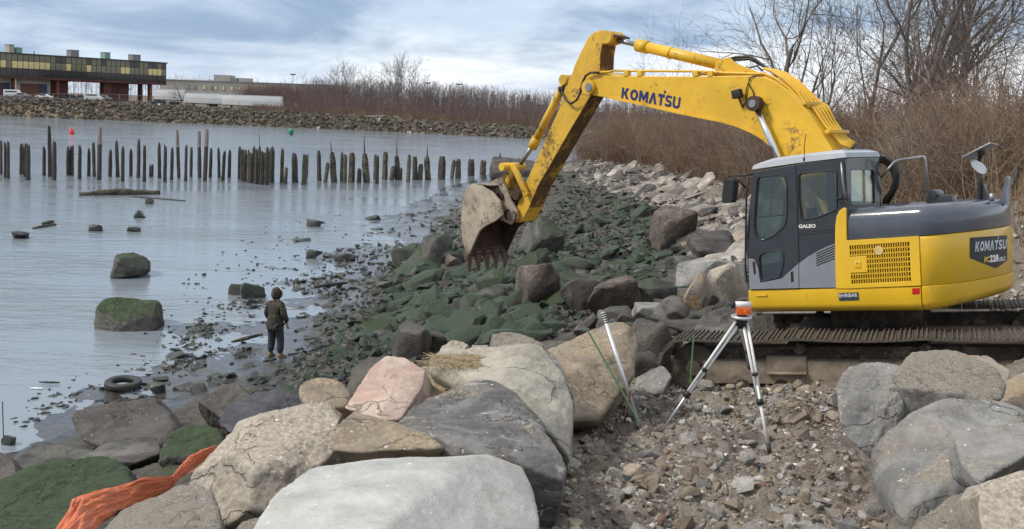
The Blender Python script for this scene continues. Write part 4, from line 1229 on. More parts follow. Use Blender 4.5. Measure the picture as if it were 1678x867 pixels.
low = same([cw_ring(0.10, zbk), cw_ring(0.03, lambda x: zbk(x) + .035), cw_ring(0.0, lambda x: zbk(x) + .10), cw_ring(0.0, lambda x: z_deck(x) - .006), cw_ring(0.012, z_deck)])
ring_loft(low, 'counterweight_base', M['yellow'], angle=60)
upp = same([cw_ring(0.014, lambda x: z_deck(x) + .004), cw_ring(0.004, lambda x: z_deck(x) + .014), cw_ring(0.004, lambda x: z_hoodb(x) - .04), cw_ring(0.012, lambda x: z_hoodb(x) - .01), cw_ring(0.03, lambda x: z_hoodb(x))])
cwt = ring_loft(upp, 'counterweight', M['yellow'], angle=60)

# engine bay core, so nothing shows daylight through the louvres
mb = MB(); mb.box(((SX + XH) / 2, 0, 1.62), (XH - SX - .02, 2.66, 0.66)); mb.build('engine_bay', M['slot'], exc)
# engine door: frame plate with the louvre field cut out, bars set in
dy = 1.405
GRL, GRT = 1391.0, 402.5


def grid_px(u, v):
    """louvre field of the engine door: u along, v down, both 0..1"""
    a = np.array([1391.5, 402.5]); b = np.array([1490, 396]); c = np.array([1395, 466]); d = np.array([1493, 461])
    return (1 - v) * ((1 - u) * a + u * b) + v * ((1 - u) * c + u * d)


field = [grid_px(0, 0), grid_px(1, 0), grid_px(1, 1), grid_px(0, 1), grid_px(0, .70), grid_px(.27, .70), grid_px(.27, .30), grid_px(0, .30)]
door = yplate('engine_door', [(1386.5, 394.5), (1505, 387.5), (1508.5, 467.8), (1389, 472.5)], dy + .008, dy - .012, M['yellow'], holes=[[tuple(p) for p in field]], bevel=0.003, hrnd=0.004)
mb = MB()
nc, nr = 25, 8


def fy(u, v, y): return on_y(*grid_px(u, v), y)


def bar(u0, v0, u1, v1, half, along):
    a, b_ = fy(u0, v0, dy), fy(u1, v1, dy)
    o = np.array([0, 0, half]) if along else np.array([half, 0, 0])
    P = [a - o, b_ - o, b_ + o, a + o]
    mb.prism([p + np.array([0, 0.004, 0]) for p in P], (0, 0, 0), (0, -0.02, 0))


for k in range(1, nc):
    u = k / nc
    if u < .27:
        bar(u, 0, u, .30, 0.0055, False); bar(u, .70, u, 1, 0.0055, False)
    else:
        bar(u, 0, u, 1, 0.0055, False)
for k in range(1, nr):
    v = k / nr
    u0 = .27 if .3 < v < .7 else 0
    bar(u0, v, 1, v, 0.007, True)
mb.build('louvre_grille', M['yellow'], door)
mb = MB()
q = [fy(.27 * .16, .36, dy), fy(.27 * .9, .36, dy), fy(.27 * .9, .64, dy), fy(.27 * .16, .64, dy)]
mb.prism([p + np.array([0, .002, 0]) for p in q], (0, 0, 0), (0, -.03, 0))
mb.build('latch_recess', M['yellow'], door)
mb = MB(); c = fy(.13, .50, dy); mb.box(c + np.array([0, .008, 0]), (.085, .02, .085)); mb.build('latch', M['yellow'], door, bevel=.006)
mb = MB(); c = fy(.13, .46, dy); mb.cyl(c + np.array([0, .012, 0]), c + np.array([0, .024, 0]), .011); mb.build('latch_lock', M['steel'], door)
mb = MB(); c = fy(.49, .17, dy); mb.cyl(c + np.array([0, .002, 0]), c + np.array([0, .010, 0]), .058, 18); mb.build('faded_sticker', plain('faded_sticker_print', (0.62, 0.48, 0.20), .6), door)
# post in front of the door and the door's own gap
yplate('yellow_post', [(1370.5, 472), (1369, 420), (1369.5, 372), (1371.5, 355), (1376, 346), (1383, 341.5), (1385.5, 343), (1386, 394), (1388.3, 472.5)], 1.412, 1.15, M['yellow'], bevel=.012)

# engine hood: rounded top round the whole tail
crest = on_y(1566, 326.5, 0.9)[2]
def hood_ring(ins, zf):
    P = plan(XH, ins)
    return [(x, y, zf(x)) for x, y in P]
hb = lambda x: z_hoodb(x) + .004
crest_l, crest_r = on_y(1390, 341, .95), on_y(1630, 326.5, .95)
zc_ = zlin((crest_l[0], crest_l[2]), (crest_r[0], crest_r[2]))
side = lambda f: (lambda x: hb(x) + (zc_(x) - hb(x)) * f)
hood = ring_loft([hood_ring(.006, hb), hood_ring(.0, side(.03)), hood_ring(0.0, side(.60)), hood_ring(.010, side(.74)), hood_ring(.04, side(.87)), hood_ring(.10, side(.955)), hood_ring(.20, side(.99)), hood_ring(.42, zc_), hood_ring(.62, lambda x: zc_(x) - .03), hood_ring(.9, lambda x: zc_(x) - .09)], 'engine_hood', M['hood'], angle=50)
# white scuff line on the hood
def strip_px(name, pts, wpx, y, mat, parent, surf=None):
    mb = MB()
    for (a, b_) in zip(pts[:-1], pts[1:]):
        a = np.array(a, float); b_ = np.array(b_, float); t = (b_ - a) / np.linalg.norm(b_ - a); nn = np.array([-t[1], t[0]]) * wpx / 2
        Q = [on_y(*(a - nn), y), on_y(*(b_ - nn), y), on_y(*(b_ + nn), y), on_y(*(a + nn), y)]
        mb.prism(Q, (0, 0, 0), (0, -.006, 0))
    return mb.build(name, mat, parent)


# ---- lettering
def letters(name, s, quad, mat, parent, surf, proud=0.003, bold=0.04, shear=0.0, thick=0.002, spacing=1.0):
    """text mapped into four photo corners (bottom left, bottom right, top right, top left) on a surface"""
    cu = bpy.data.curves.new(name, 'FONT'); cu.body = s; cu.offset = bold; cu.shear = shear; cu.space_character = spacing; cu.resolution_u = 3
    tmp = bpy.data.objects.new(name + '_text', cu)
    me = bpy.data.meshes.new_from_object(tmp); bpy.data.objects.remove(tmp); bpy.data.curves.remove(cu)
    bm = bmesh.new(); bm.from_mesh(me)
    bmesh.ops.triangulate(bm, faces=bm.faces)
    xs = [v.co.x for v in bm.verts]; ys = [v.co.y for v in bm.verts]
    x0, x1, y0, y1 = min(xs), max(xs), min(ys), max(ys)
    bl, br, tr_, tl = [np.array(p, float) for p in quad]
    for v in bm.verts:
        u = (v.co.x - x0) / (x1 - x0); w_ = (v.co.y - y0) / (y1 - y0)
        p = (1 - w_) * ((1 - u) * bl + u * br) + w_ * ((1 - u) * tl + u * tr_)
        v.co = surf(p[0], p[1], proud)
    bmesh.ops.recalc_face_normals(bm, faces=bm.faces)
    bm.to_mesh(me); bm.free()
    me.materials.clear(); me.materials.append(mat)
    for p in me.polygons: p.material_index = 0
    return obj(name, me, parent)


GLYPH = {'K': (.96, [[(0, 0), (0, 1), (.27, 1), (.27, 0)], [(.20, .36), (.60, 1), (.94, 1), (.46, .36)], [(.30, .62), (.58, .62), (.98, 0), (.65, 0)]]),
         'M': (1.14, [[(0, 0), (0, 1), (.27, 1), (.5, .52), (.73, 1), (1, 1), (1, 0), (.77, 0), (.77, .56), (.57, .14), (.43, .14), (.23, .56), (.23, 0)]]),
         'A': (1.0, [[(0, 0), (.36, 1), (.64, 1), (1, 0), (.71, 0), (.5, .64), (.29, 0)]]),
         'T': (.80, [[(.34, 0), (.34, .74), (0, .74), (0, 1), (1, 1), (1, .74), (.66, .74), (.66, 0)], [(.78, 1.10), (.86, 1.34), (1.12, 1.34), (1.04, 1.10)]]),
         'S': (.84, [[(0, .06), (0, .30), (.30, .22), (.62, .22), (.70, .30), (.62, .38), (.25, .42), (.05, .55), (.02, .75), (.12, .92), (.35, 1), (.70, 1), (.94, .94), (.94, .72), (.65, .79), (.38, .79), (.30, .70), (.40, .63), (.75, .57), (.95, .45), (1, .25), (.90, .08), (.65, 0), (.30, 0)]]),
         'U': (.92, [[(0, 1), (.27, 1), (.27, .32), (.36, .22), (.64, .22), (.73, .32), (.73, 1), (1, 1), (1, .22), (.80, 0), (.20, 0), (0, .22)]])}


def logo(name, quad, mat, parent, surf, proud=.006):
    """the maker's heavy lettering, letter shapes drawn as polygons"""
    word = 'KOMATSU'; gap = .13
    wd = [GLYPH[c][0] if c != 'O' else 1.0 for c in word]; tot = sum(wd) + gap * (len(word) - 1)
    bl, br, tr_, tl = [np.array(p, float) for p in quad]
    def sp(u, v, k):
        p = (1 - v) * ((1 - u) * bl + u * br) + v * ((1 - u) * tl + u * tr_); return surf(p[0], p[1], proud + .0008 * k)
    mb = MB(); x = 0
    for c, w_ in zip(word, wd):
        if c == 'O':
            V = []
            for k in range(24):
                a = 2 * math.pi * k / 24
                V += [sp((x + .5 + .5 * math.cos(a)) / tot, .5 + .5 * math.sin(a), 0), sp((x + .5 + .22 * math.cos(a)) / tot, .5 + .25 * math.sin(a), 0)]
            mb.add(V, [(2 * k, 2 * ((k + 1) % 24), 2 * ((k + 1) % 24) + 1, 2 * k + 1) for k in range(24)])
        else:
            for k, P in enumerate(GLYPH[c][1]):
                mb.add([sp((x + p[0] * w_) / tot, p[1], k) for p in P], [tuple(range(len(P)))])
        x += w_ + gap
    return mb.build(name, mat, parent)


tail_s = lambda a, b_, pr: on_tail(a, b_, pr - .004)
yS = lambda y: (lambda a, b_, pr: on_y(a, b_, y + pr))
# emblem on the counterweight: a five sided black plate that follows the curve
V, Fc = [], []
xsE = np.linspace(1589.5, 1650.5, 16)
for xx in xsE:
    t = (xx - 1589.5) / 61
    top = 389.5 - 4 * t; bot = 423 + 17 * min(1, t / .70) - 13 * max(0, (t - .70) / .30)
    for f in (0, .5, 1): V.append(on_tail(xx, top + (bot - top) * f, .0))
for i in range(15):
    for k in range(2): Fc.append((i * 3 + k, i * 3 + k + 1, (i + 1) * 3 + k + 1, (i + 1) * 3 + k))
emb = obj('black_emblem', np_mesh('black_emblem', V, Fc, M['emblem'], True), cwt)
logo('maker_lettering', [(1598, 413), (1649, 407.5), (1650, 392), (1599, 396)], M['silverprint'], cwt, tail_s, .007)
letters('model_lettering_yellow', 'PC', [(1613, 430.5), (1621, 429.5), (1621.5, 420), (1613.5, 421)], M['yelprint'], cwt, tail_s, .007, .04)
letters('model_lettering_white', '228', [(1621.5, 430), (1636, 428.5), (1636.5, 416.5), (1622, 418)], M['white'], cwt, tail_s, .007, .05)
letters('model_lettering_small', 'USLC', [(1636.5, 428.5), (1647.5, 427), (1648, 420), (1637, 421.5)], M['white'], cwt, tail_s, .007, .03)
# reflector, dealer plate, lift mark
zq = yS(1.40)
mb = MB(); Q = [zq(a, b_, .006) for a, b_ in ((1494.5, 472.5), (1506.5, 472), (1507, 481.5), (1495, 482.5))]; mb.prism(Q, (0, 0, 0), (0, -.01, 0)); mb.build('red_reflector', M['red'], exc)
mb = MB(); Q = [zq(a, b_, .006) for a, b_ in ((1374, 480), (1406.5, 479), (1407.5, 492), (1375, 493))]; mb.prism(Q, (0, 0, 0), (0, -.01, 0)); plate = mb.build('dealer_plate', plain('dark_plate', (.035, .045, .06), .4), exc)
letters('dealer_lettering', 'EHRBAR', [(1375.5, 487.5), (1405.5, 486.5), (1405, 480.5), (1375, 481.5)], M['silverprint'], plate, yS(1.40), .009, .02)
strip_px('step_lug', [(1238, 484), (1256, 483.5)], 3.5, 1.415, M['yellow'], exc)
strip_px('jacking_mark', [(1321.5, 482), (1321.5, 490)], 1.6, 1.402, plain('orange_mark', (.55, .20, .02)), exc)

# ---- cab
YC = 1.40
XR = on_y(1385, 300, YC)[0]
YI = 0.42
cab_floor_z = on_y(1300, 473, YC)[2]
W_UP = [(1242, 290.5), (1286, 285.5), (1290.5, 305), (1291, 352), (1287, 371), (1266, 388.5), (1250, 394.5), (1240.5, 389), (1236.5, 376), (1237.5, 345)]
W_LO = [(1244, 419.5), (1255, 413), (1281, 409.5), (1285, 415), (1285, 434), (1279, 454), (1250, 461), (1246, 455)]
W_RE = [(1308.5, 285), (1367.5, 279.5), (1371.5, 284), (1372, 344), (1338, 357), (1314, 360), (1309, 330)]
doorc = yplate('cab_door', [(1233.5, 283), (1303, 270.5), (1308.3, 433), (1308.8, 472.3), (1228.3, 474.3), (1226.5, 425), (1230, 350)], YC + .012, YC - .03, M['cabdark'], holes=[W_UP, W_LO], bevel=.008, rnd=.04)
side_ = yplate('cab_side', [(1303.6, 270.2), (1384, 259), (1390, 345), (1391, 471.5), (1309.4, 472.3), (1308.6, 433)], YC, YC - .04, M['cabdark'], holes=[W_RE], bevel=.006, rnd=.02)


def pane(name, px, y, parent, mat=None, grow=1.0):
    P = np.array(px, float); c = P.mean(0); P = c + (P - c) * grow
    mb = MB(); mb.prism([on_y(a, b_, y) for a, b_ in P], (0, 0, 0), (0, -.006, 0)); return mb.build(name, mat or M['glass'], parent)


pane('window_glass', W_UP, YC - .008, doorc, grow=1.03)
pane('window_glass', W_LO, YC - .008, doorc, grow=1.03)
pane('window_glass', W_RE, YC - .02, side_, grow=1.03)
strip_px('window_rail', [(1236.5, 357.5), (1291, 351.5)], 2.2, YC + .004, M['cabdark'], doorc)
strip_px('window_post', [(1266, 290), (1263, 354)], 1.6, YC - .02, M['cabdark'], doorc)
# rubber seals round the windows
for nm, W_, par in (('window_seal', W_UP, doorc), ('window_seal', W_LO, doorc), ('window_seal', W_RE, side_)):
    pts = round_poly([np.array([on_y(a, b_, YC)[0], on_y(a, b_, YC)[2]]) for a, b_ in W_], .05)
    pts = [(p[0], YC + (.014 if par is doorc else .004), p[1]) for p in pts]
    mb = MB(); mb.tube(pts + [pts[0], pts[1]], .009, 6); mb.build(nm, M['black'], par)
# silver lower panels, proud of the dark plates
yplate('silver_panel', [(1226.6, 424.5), (1236, 426), (1242, 440), (1245.5, 464), (1281, 457), (1308, 432.5), (1308.4, 472), (1228.5, 474)], YC + .020, YC + .010, M['cabgrey'], parent=doorc, bevel=.003)
yplate('silver_panel', [(1309.5, 432), (1324, 421), (1338, 413), (1352, 406), (1369, 399.5), (1370.2, 471), (1309.7, 472)], YC + .010, YC - .002, M['cabgrey'], parent=side_, bevel=.003)
for k in range(6):
    t = k / 5
    strip_px('vent_louvre', [(1337.5, 416 + 19.5 * t), (1368, 402.5 + 21 * t)], 1.7, YC + .013, M['slot'], side_)
mb = MB(); mb.prism(L_((1295.3, 446), (1299.5, 444.5), (1300.5, 461), (1296.3, 463), y=YC + .023), (0, 0, 0), (0, -.008, 0)); mb.build('door_handle', M['slot'], doorc)
mb = MB(); mb.prism(L_((1233, 429), (1237, 429), (1238.5, 449), (1235.3, 450), y=YC + .023), (0, 0, 0), (0, -.008, 0)); mb.build('grip_slot', M['slot'], doorc)
letters('series_lettering', 'GALEO', [(1308.8, 374), (1336.5, 373.2), (1336.5, 367.2), (1308.5, 368)], M['white'], side_, yS(YC), .004, .03)
for yy in (380, 384):
    strip_px('trim_line', [(1305.5, yy + 1.0), (1368.5, yy - 3.5)], 1.5, YC + .004, M['black'], side_)
# rear face
W_RR = [(1392.5, 278.5), (1428.5, 278), (1431, 284), (1432, 334), (1393, 336)]
rl, rr_ = on_x(1386, 259, XR), on_x(1438, 259, XR)
fx = lambda L: [np.array([on_x(a, b_, XR)[1], on_x(a, b_, XR)[2]]) for a, b_ in L]
rear = curve_plate('cab_rear', fx([(1385, 259), (1438, 258), (1440, 345), (1441, 400), (1390, 400)]), [round_poly(fx(W_RR), .05)], .03, M['cabdark'], exc, lambda u, v, w_: (XR + w_, u, v), .004)
mb = MB(); mb.prism([on_x(a, b_, XR) for a, b_ in W_RR], (0, 0, 0), (.006, 0, 0)); mb.build('window_glass', M['glass'], rear)
YI = float(on_x(1438, 259, XR)[1])
# far side of the cab, front frame and floor
P2 = lambda L: [np.array([on_y(a, b_, YC)[0], on_y(a, b_, YC)[2]]) for a, b_ in L]
curve_plate('cab_far_side', P2([(1233.5, 283), (1303, 270.5), (1384, 259), (1390, 345), (1391, 471.5), (1228.3, 474.3), (1230, 350)]),
            [round_poly(P2([(1239, 292), (1298, 281), (1302, 380), (1236, 386)]), .06), round_poly(P2([(1309, 281), (1376, 271), (1380, 352), (1312, 372)]), .05)], .035, M['cabdark'], exc, lambda u, v, w_: (u, YI + w_, v), .004)
mb = MB()
a0, a1 = on_y(1234, 283, YC), on_y(1228, 474, YC)
for yy in (YC - .04, YI + .03):
    mb.tube([(a0[0] - .03, yy, a0[2]), (a1[0] + .01, yy, (a0[2] + a1[2]) / 2 - .1), (a1[0] - .03, yy, a1[2])], .035, 6, smooth=False)
mb.box((a1[0] - .03, (YC + YI) / 2, a1[2] + .15), (.05, YC - YI - .05, .34))
mb.box((a0[0] - .05, (YC + YI) / 2, a0[2] - .05), (.06, YC - YI - .05, .09))
mb.build('cab_front_frame', M['cabdark'], exc)
mb = MB(); mb.prism([(a0[0] + .0, YC - .05, a0[2] - .1), (a0[0] + .0, YI + .05, a0[2] - .1), (a1[0] - .0, YI + .05, a1[2] + .32), (a1[0] - .0, YC - .05, a1[2] + .32)], (0, 0, 0), (-.006, 0, 0)); mb.build('windscreen', M['glass'], exc)
mb = MB(); mb.box(((XF + XR) / 2 - .05, (YC + YI) / 2, cab_floor_z + .02), (XF - XR - .15, YC - YI - .06, .06)); mb.build('cab_floor', M['black'], exc)
# roof: pale cap, raised towards the back
rp = [(1234.5, 277.5), (1310, 266.5), (1383, 258)]
rb = [on_y(a, b_, YC + .01) for a, b_ in rp]
rt = [on_y(a, b_, YC - .07) for a, b_ in ((1241, 268.5), (1267, 259.5), (1362, 247.5), (1387, 246))]
def roof_ring(lst, ins):
    return [(x, YC + .01 - ins, z) for x, z in lst] + [(x, YI - .01 + ins, z) for x, z in lst[::-1]]
lo_ = [(rb[0][0] + .02, rb[0][2]), (rb[0][0] * .6 + rb[1][0] * .4, rb[0][2] * .6 + rb[1][2] * .4), (rb[1][0], rb[1][2]), (rb[2][0] - .03, rb[2][2])]
hi_ = [(rt[0][0], rt[0][2]), (rt[1][0], rt[1][2]), (rt[2][0], rt[2][2]), (rb[2][0] + .06, rt[3][2])]
mid_ = [((a[0] * .8 + b_[0] * .2), a[1] * .35 + b_[1] * .65) for a, b_ in zip(lo_, hi_)]
roof = ring_loft([roof_ring(lo_, 0), roof_ring(mid_, .012), roof_ring(hi_, .08), roof_ring([(x - .02 if i == 0 else x, z + .012) for i, (x, z) in enumerate(hi_)], .2)], 'cab_roof', M['roof'], angle=25)
# antenna, grab rails, wiper box, seat
b0 = on_y(1318.5, 262, YC - .01)
mb = MB(); mb.tube([b0, b0 + np.array([-.005, 0, .18]), on_y(1321, 219, YC - .05)], .0055, 5); ant = mb.build('antenna', M['black'], exc)
mb = MB(); mb.cyl(b0 - np.array([0, 0, .02]), b0 + np.array([0, 0, .035]), .022, 10); mb.build('antenna_base', M['black'], ant)
mb = MB(); mb.tube([on_y(1378.5, 267, YC + .05), on_y(1381, 300, YC + .05), on_y(1387.5, 336, YC + .05)], .014, 8); mb.tube([on_y(1378.5, 267, YC + .05), on_y(1379, 267, YC)], .014, 8); mb.build('cab_grab_rail', M['steel'], exc)
mb = MB(); mb.tube([on_y(1371, 326, YC + .05), on_y(1389, 325, YC + .05)], .018, 8); mb.tube([on_y(1380, 325.5, YC + .05), on_y(1380, 320, YC + .05)], .02, 8); mb.build('door_catch', M['black'], exc)
mb = MB()
sx = on_y(1350, 330, YC)[0]; ym = (YC + YI) / 2
mb.box((sx + .32, ym, cab_floor_z + .45), (.5, .5, .14)); mb.box((sx + .05, ym, cab_floor_z + .85), (.14, .48, .75), np.array(Matrix.Rotation(-.22, 3, 'Y'))); mb.box((sx - .05, ym, cab_floor_z + 1.3), (.10, .28, .2)); mb.box((sx + .3, ym, cab_floor_z + .22), (.35, .35, .36))
mb.build('operator_seat', M['seat'], exc, bevel=.03)
mb = MB(); mb.box((sx + .62, YI + .14, cab_floor_z + .95), (.10, .16, .22)); mb.box((sx + .62, YI + .12, cab_floor_z + .45), (.12, .12, .9)); mb.build('monitor_console', M['black'], exc, bevel=.01)
for yy in (YC - .25, YI + .25):
    mb = MB(); mb.tube([(sx + .55, yy, cab_floor_z + .45), (sx + .62, yy, cab_floor_z + .78)], .015, 6); mb.box((sx + .62, yy, cab_floor_z + .82), (.05, .05, .1)); mb.build('control_lever', M['black'], exc)
# front mirror on its bracket, and the long front hand rail
mb = MB()
mb.tube([on_y(1236, 284.5, YC), on_y(1222, 287.5, YC + .02), on_y(1198, 287.5, YC + .1), on_y(1189, 292, YC + .1), on_y(1187, 305, YC + .1), on_y(1187.5, 318, YC + .1)], .013, 8)
mb.tube([on_y(1204, 289, YC + .08), on_y(1222, 308, YC + .02)], .015, 8)
mb.tube([on_y(1226, 292, YC), on_y(1223.5, 312, YC + .02), on_y(1222, 380, YC + .03), on_y(1221.5, 440, YC + .03), on_y(1224, 460, YC + .02), on_y(1229, 462, YC)], .014, 8)
rail = mb.build('front_hand_rail', M['black'], exc)
q_ = round_poly([(p[0], p[2]) for p in [on_y(a, b_, YC + .1) for a, b_ in ((1191, 294), (1206, 294), (1203, 331), (1187, 332))]], .04)
curve_plate('mirror', q_, [], .05, M['black'], exc, lambda u, v, w_: (u + w_ * .6, YC + .1 + w_, v), .01)

# ---- things on the hood
def px_tube(name, pts, r, mat, parent=exc, sides=8):
    mb = MB(); mb.tube([on_y(*q) for q in pts], r, sides); return mb.build(name, mat, parent)


px_tube('grab_rail', [(1441, 294, .35), (1453, 280, .35), (1466, 265, .3), (1472, 262.5, .2), (1512, 256.5, -.1), (1515, 257.5, -.1), (1516.5, 262, -.1), (1521.5, 328, -.1)], .019, M['steel'])
for k, off in enumerate((0, .09, .18)):
    px_tube('hydraulic_hose', [(1436, 254 + 4 * k, .20 - off), (1452, 257 + 5 * k, .20 - off), (1466 - 2 * k, 268 + 5 * k, .20 - off), (1472 - 3 * k, 288 + 4 * k, .20 - off), (1469 - 4 * k, 306 + 3 * k, .20 - off), (1454 - 4 * k, 333, .20 - off)], .030, M['hose'], sides=10)
mb = MB(); c = on_y(1537, 325, .2)
mb.box(c + np.array([-.05, 0, -.02]), (.34, .2, .12)); mb.cyl(c + np.array([.02, -.12, .06]), c + np.array([.02, .12, .06]), .06); mb.build('lifting_lug', M['cabdark'], exc, bevel=.01)
pole = px_tube('mirror_pole', [(1607, 330, .1), (1605.5, 254, .1)], .028, M['cabdark'])
mb = MB(); mb.prism([on_y(a, b_, .1) for a, b_ in ((1598, 328), (1603, 302), (1612, 302), (1619, 328))], (0, .05, 0), (0, -.02, 0)); mb.build('pole_bracket', M['cabdark'], exc)
mb = MB(); Rm = np.array(Matrix.Rotation(.42, 3, 'Y') @ Matrix.Rotation(.1, 3, 'X')); mb.box(on_y(1606, 247, .1), (.40, .24, .022), Rm); mb.build('top_mirror', M['steel'], pole, bevel=.008)
mb = MB(); mb.cyl(on_y(1608, 254, .1), on_y(1611, 240, .1), .045, 10); mb.build('mirror_joint', M['cabdark'], pole)
q_ = round_poly([(p[0], p[2]) for p in [on_y(a, b_, .1) for a, b_ in ((1592, 264), (1597, 261), (1612, 269), (1618, 278), (1617, 285), (1608, 284), (1596, 274))]], .03)
curve_plate('round_mirror', q_, [], .03, M['roof'], pole, lambda u, v, w_: (u, .13 + w_, v), .006)
px_tube('hood_knob', [(1625, 330, .2), (1625.5, 317, .2)], .035, M['steel'])
mb = MB(); Q = [on_y(a, b_, -.2) for a, b_ in ((1638, 330), (1641, 318), (1650, 289), (1652, 293), (1650, 312), (1649.5, 336))]; mb.prism(Q, (0, 0, 0), (0, -.12, 0)); mb.build('upright_plate', plain('weathered_pale_steel', (.30, .32, .37), .5, dirt=(.35, .16, .06), dirt_amt=.12), exc)

# ---- boom, arm, bucket and cylinders (lengthwise plane of the machine)
YB = 0.28
BOOM = [(958, 139), (962, 128), (972, 120.5), (985, 118.5), (1003, 125), (1060, 126), (1135, 126.5), (1200, 125.3), (1231, 125), (1255, 128), (1273, 136.5), (1292, 150.5), (1305, 163), (1326, 188.5), (1347, 221), (1362, 245), (1392, 296), (1412, 325), (1414, 345), (1398, 352), (1378, 345), (1340, 322), (1300, 282), (1276, 250), (1253, 228), (1233, 216.5), (1211, 207), (1183, 198.5), (1150, 192.5), (1100, 182), (1045, 169.5), (998, 159.5), (974, 156), (962, 151)]
yplate('boom', BOOM, YB, -YB, M['yellow_worn'], bevel=.012)
boom = bpy.data.objects['boom']
def edge_strip(name, line, y0, y1, off, th, mat, parent):
    """flange that follows a line of the boom, from y0 to y1"""
    mb = MB()
    for a, b_ in zip(line[:-1], line[1:]):
        A3, B3 = on_y(*a, YB), on_y(*b_, YB)
        t = (B3 - A3); t /= np.linalg.norm(t); n = np.array([-t[2], 0, t[0]])
        Q = [A3 + n * off, B3 + n * off, B3 + n * (off + th), A3 + n * (off + th)]
        for q in Q: q[1] = y0
        mb.prism(Q, (0, 0, 0), (0, y1 - y0, 0))
    return mb.build(name, mat, parent)


edge_strip('boom_lower_flange', [(998, 159.5), (1045, 169.5), (1100, 182), (1150, 192.5), (1183, 198.5), (1211, 207), (1233, 216.5), (1253, 228), (1276, 250)], YB + .03, YB - .05, -.012, .03, M['yellow_worn'], boom)
logo('maker_lettering', [(1017.5, 161), (1113, 178.5), (1115.5, 159.5), (1019.5, 143)], M['blue'], boom, yS(YB), .006)
# arm
YA = 0.19
ARM = [(939, 118), (941, 110), (953, 84), (965, 61), (974, 53.5), (985, 50.2), (998, 52), (1003, 58), (999, 67), (986, 72), (983, 90), (982, 114), (979, 130), (969, 153), (952, 182), (934, 212), (915, 245), (895, 280), (880, 306), (866, 340), (854, 362), (846, 364), (845, 352), (852, 325), (860, 304), (885, 250), (917, 178), (927, 141)]
yplate('arm', ARM, YA, -YA, M['yellow_arm'], bevel=.010)
arm = bpy.data.objects['arm']
# the rear face of the arm carries a darker brown skin of its own
def skin(name, line, mat, parent, y0, y1, off=.004):
    mb = MB()
    for a, b_ in zip(line[:-1], line[1:]):
        A3, B3 = on_y(*a, YA), on_y(*b_, YA)
        t = (B3 - A3); t /= np.linalg.norm(t); n = np.array([-t[2], 0, t[0]])
        if n[0] > 0: n = -n
        Q = [A3 + n * off, B3 + n * off, B3 + n * (off + .01), A3 + n * (off + .01)]
        for q in Q: q[1] = y0
        mb.prism(Q, (0, 0, 0), (0, y1 - y0, 0))
    return mb.build(name, mat, parent)


skin('arm_rear_skin', [(969, 153), (952, 182), (934, 212), (915, 245), (895, 280), (880, 306), (866, 340)], M['yellow_side'], arm, YA - .005, -YA + .005)
skin('arm_rear_skin', [(986, 73), (983, 90), (982, 114)], M['yellow_side'], arm, YA - .005, -YA + .005)


def pin(name, px, py, y, r, half, mat, parent, sides=18):
    c = on_y(px, py, y); mb = MB()
    mb.cyl((c[0], c[1] + half, c[2]), (c[0], c[1] - half, c[2]), r, sides); return mb.build(name, mat, parent)


pin('arm_pivot_boss', 966, 143, YB + .02, .13, .06, M['yellow_worn'], boom)
pin('arm_pivot_pin', 966, 143, YB + .06, .075, .04, M['steel'], boom)
pin('arm_top_boss', 996, 61, YA + .02, .11, .05, M['yellow_arm'], arm)
mb = MB(); c = on_y(1010, 57, 0.0); mb.box(c, (.34, .36, .03), np.array(Matrix.Rotation(-.45, 3, 'Y'))); mb.build('bent_guard_plate', M['bucketin'], arm, bevel=.005)
# arm cylinder
mb = MB(); mb.cyl(on_y(1050, 75, 0), on_y(1185, 107, 0), .092, 20); mb.cyl(on_y(1045, 74, 0), on_y(1062, 78, 0), .108, 20); mb.cyl(on_y(1096, 86, 0), on_y(1101, 87.5, 0), .102, 20)
acyl = mb.build('arm_cylinder', M['yellow_worn'], exc)
mb = MB(); mb.cyl(on_y(1000, 63, 0), on_y(1048, 74.5, 0), .042, 14); mb.build('cylinder_rod', M['steel'], acyl)
mb = MB(); c = on_y(1190, 110, 0); mb.cyl(c + np.array([0, .16, 0]), c - np.array([0, .16, 0]), .11, 18)
mb.build('cylinder_eye', M['yellow_worn'], acyl)
for yy in (.16, -.16):
    yplate('cylinder_bracket', [(1172, 126), (1178, 108), (1186, 96), (1194, 94), (1204, 104), (1240, 118), (1252, 128)], yy + .02, yy - .02, M['yellow_worn'], parent=boom, bevel=.004)
# boom cylinders either side, mostly behind the cab
for yy in (.40, -.40):
    e, f_ = on_y(1237, 170, .40), on_y(1300, 315, .40)
    e[1] = yy; f_[1] = yy
    mb = MB(); mb.cyl(e + (f_ - e) * .72, e + (f_ - e) * 1.9, .085, 18); bc = mb.build('boom_cylinder', M['yellow'], exc)
    mb = MB(); mb.cyl(e + (f_ - e) * .05, e + (f_ - e) * .8, .050, 16); mb.build('cylinder_rod', M['chrome'], bc)
    mb = MB(); mb.cyl(e + np.array([0, .07, 0]), e - np.array([0, .07, 0]), .115, 18); mb.build('cylinder_eye', M['bucketin'], bc)
    s_ = np.sign(yy); mb = MB(); mb.cyl(e + np.array([0, .085 * s_, 0]), e - np.array([0, .13 * s_, 0]), .06, 14); mb.build('pin', M['steel'], bc)
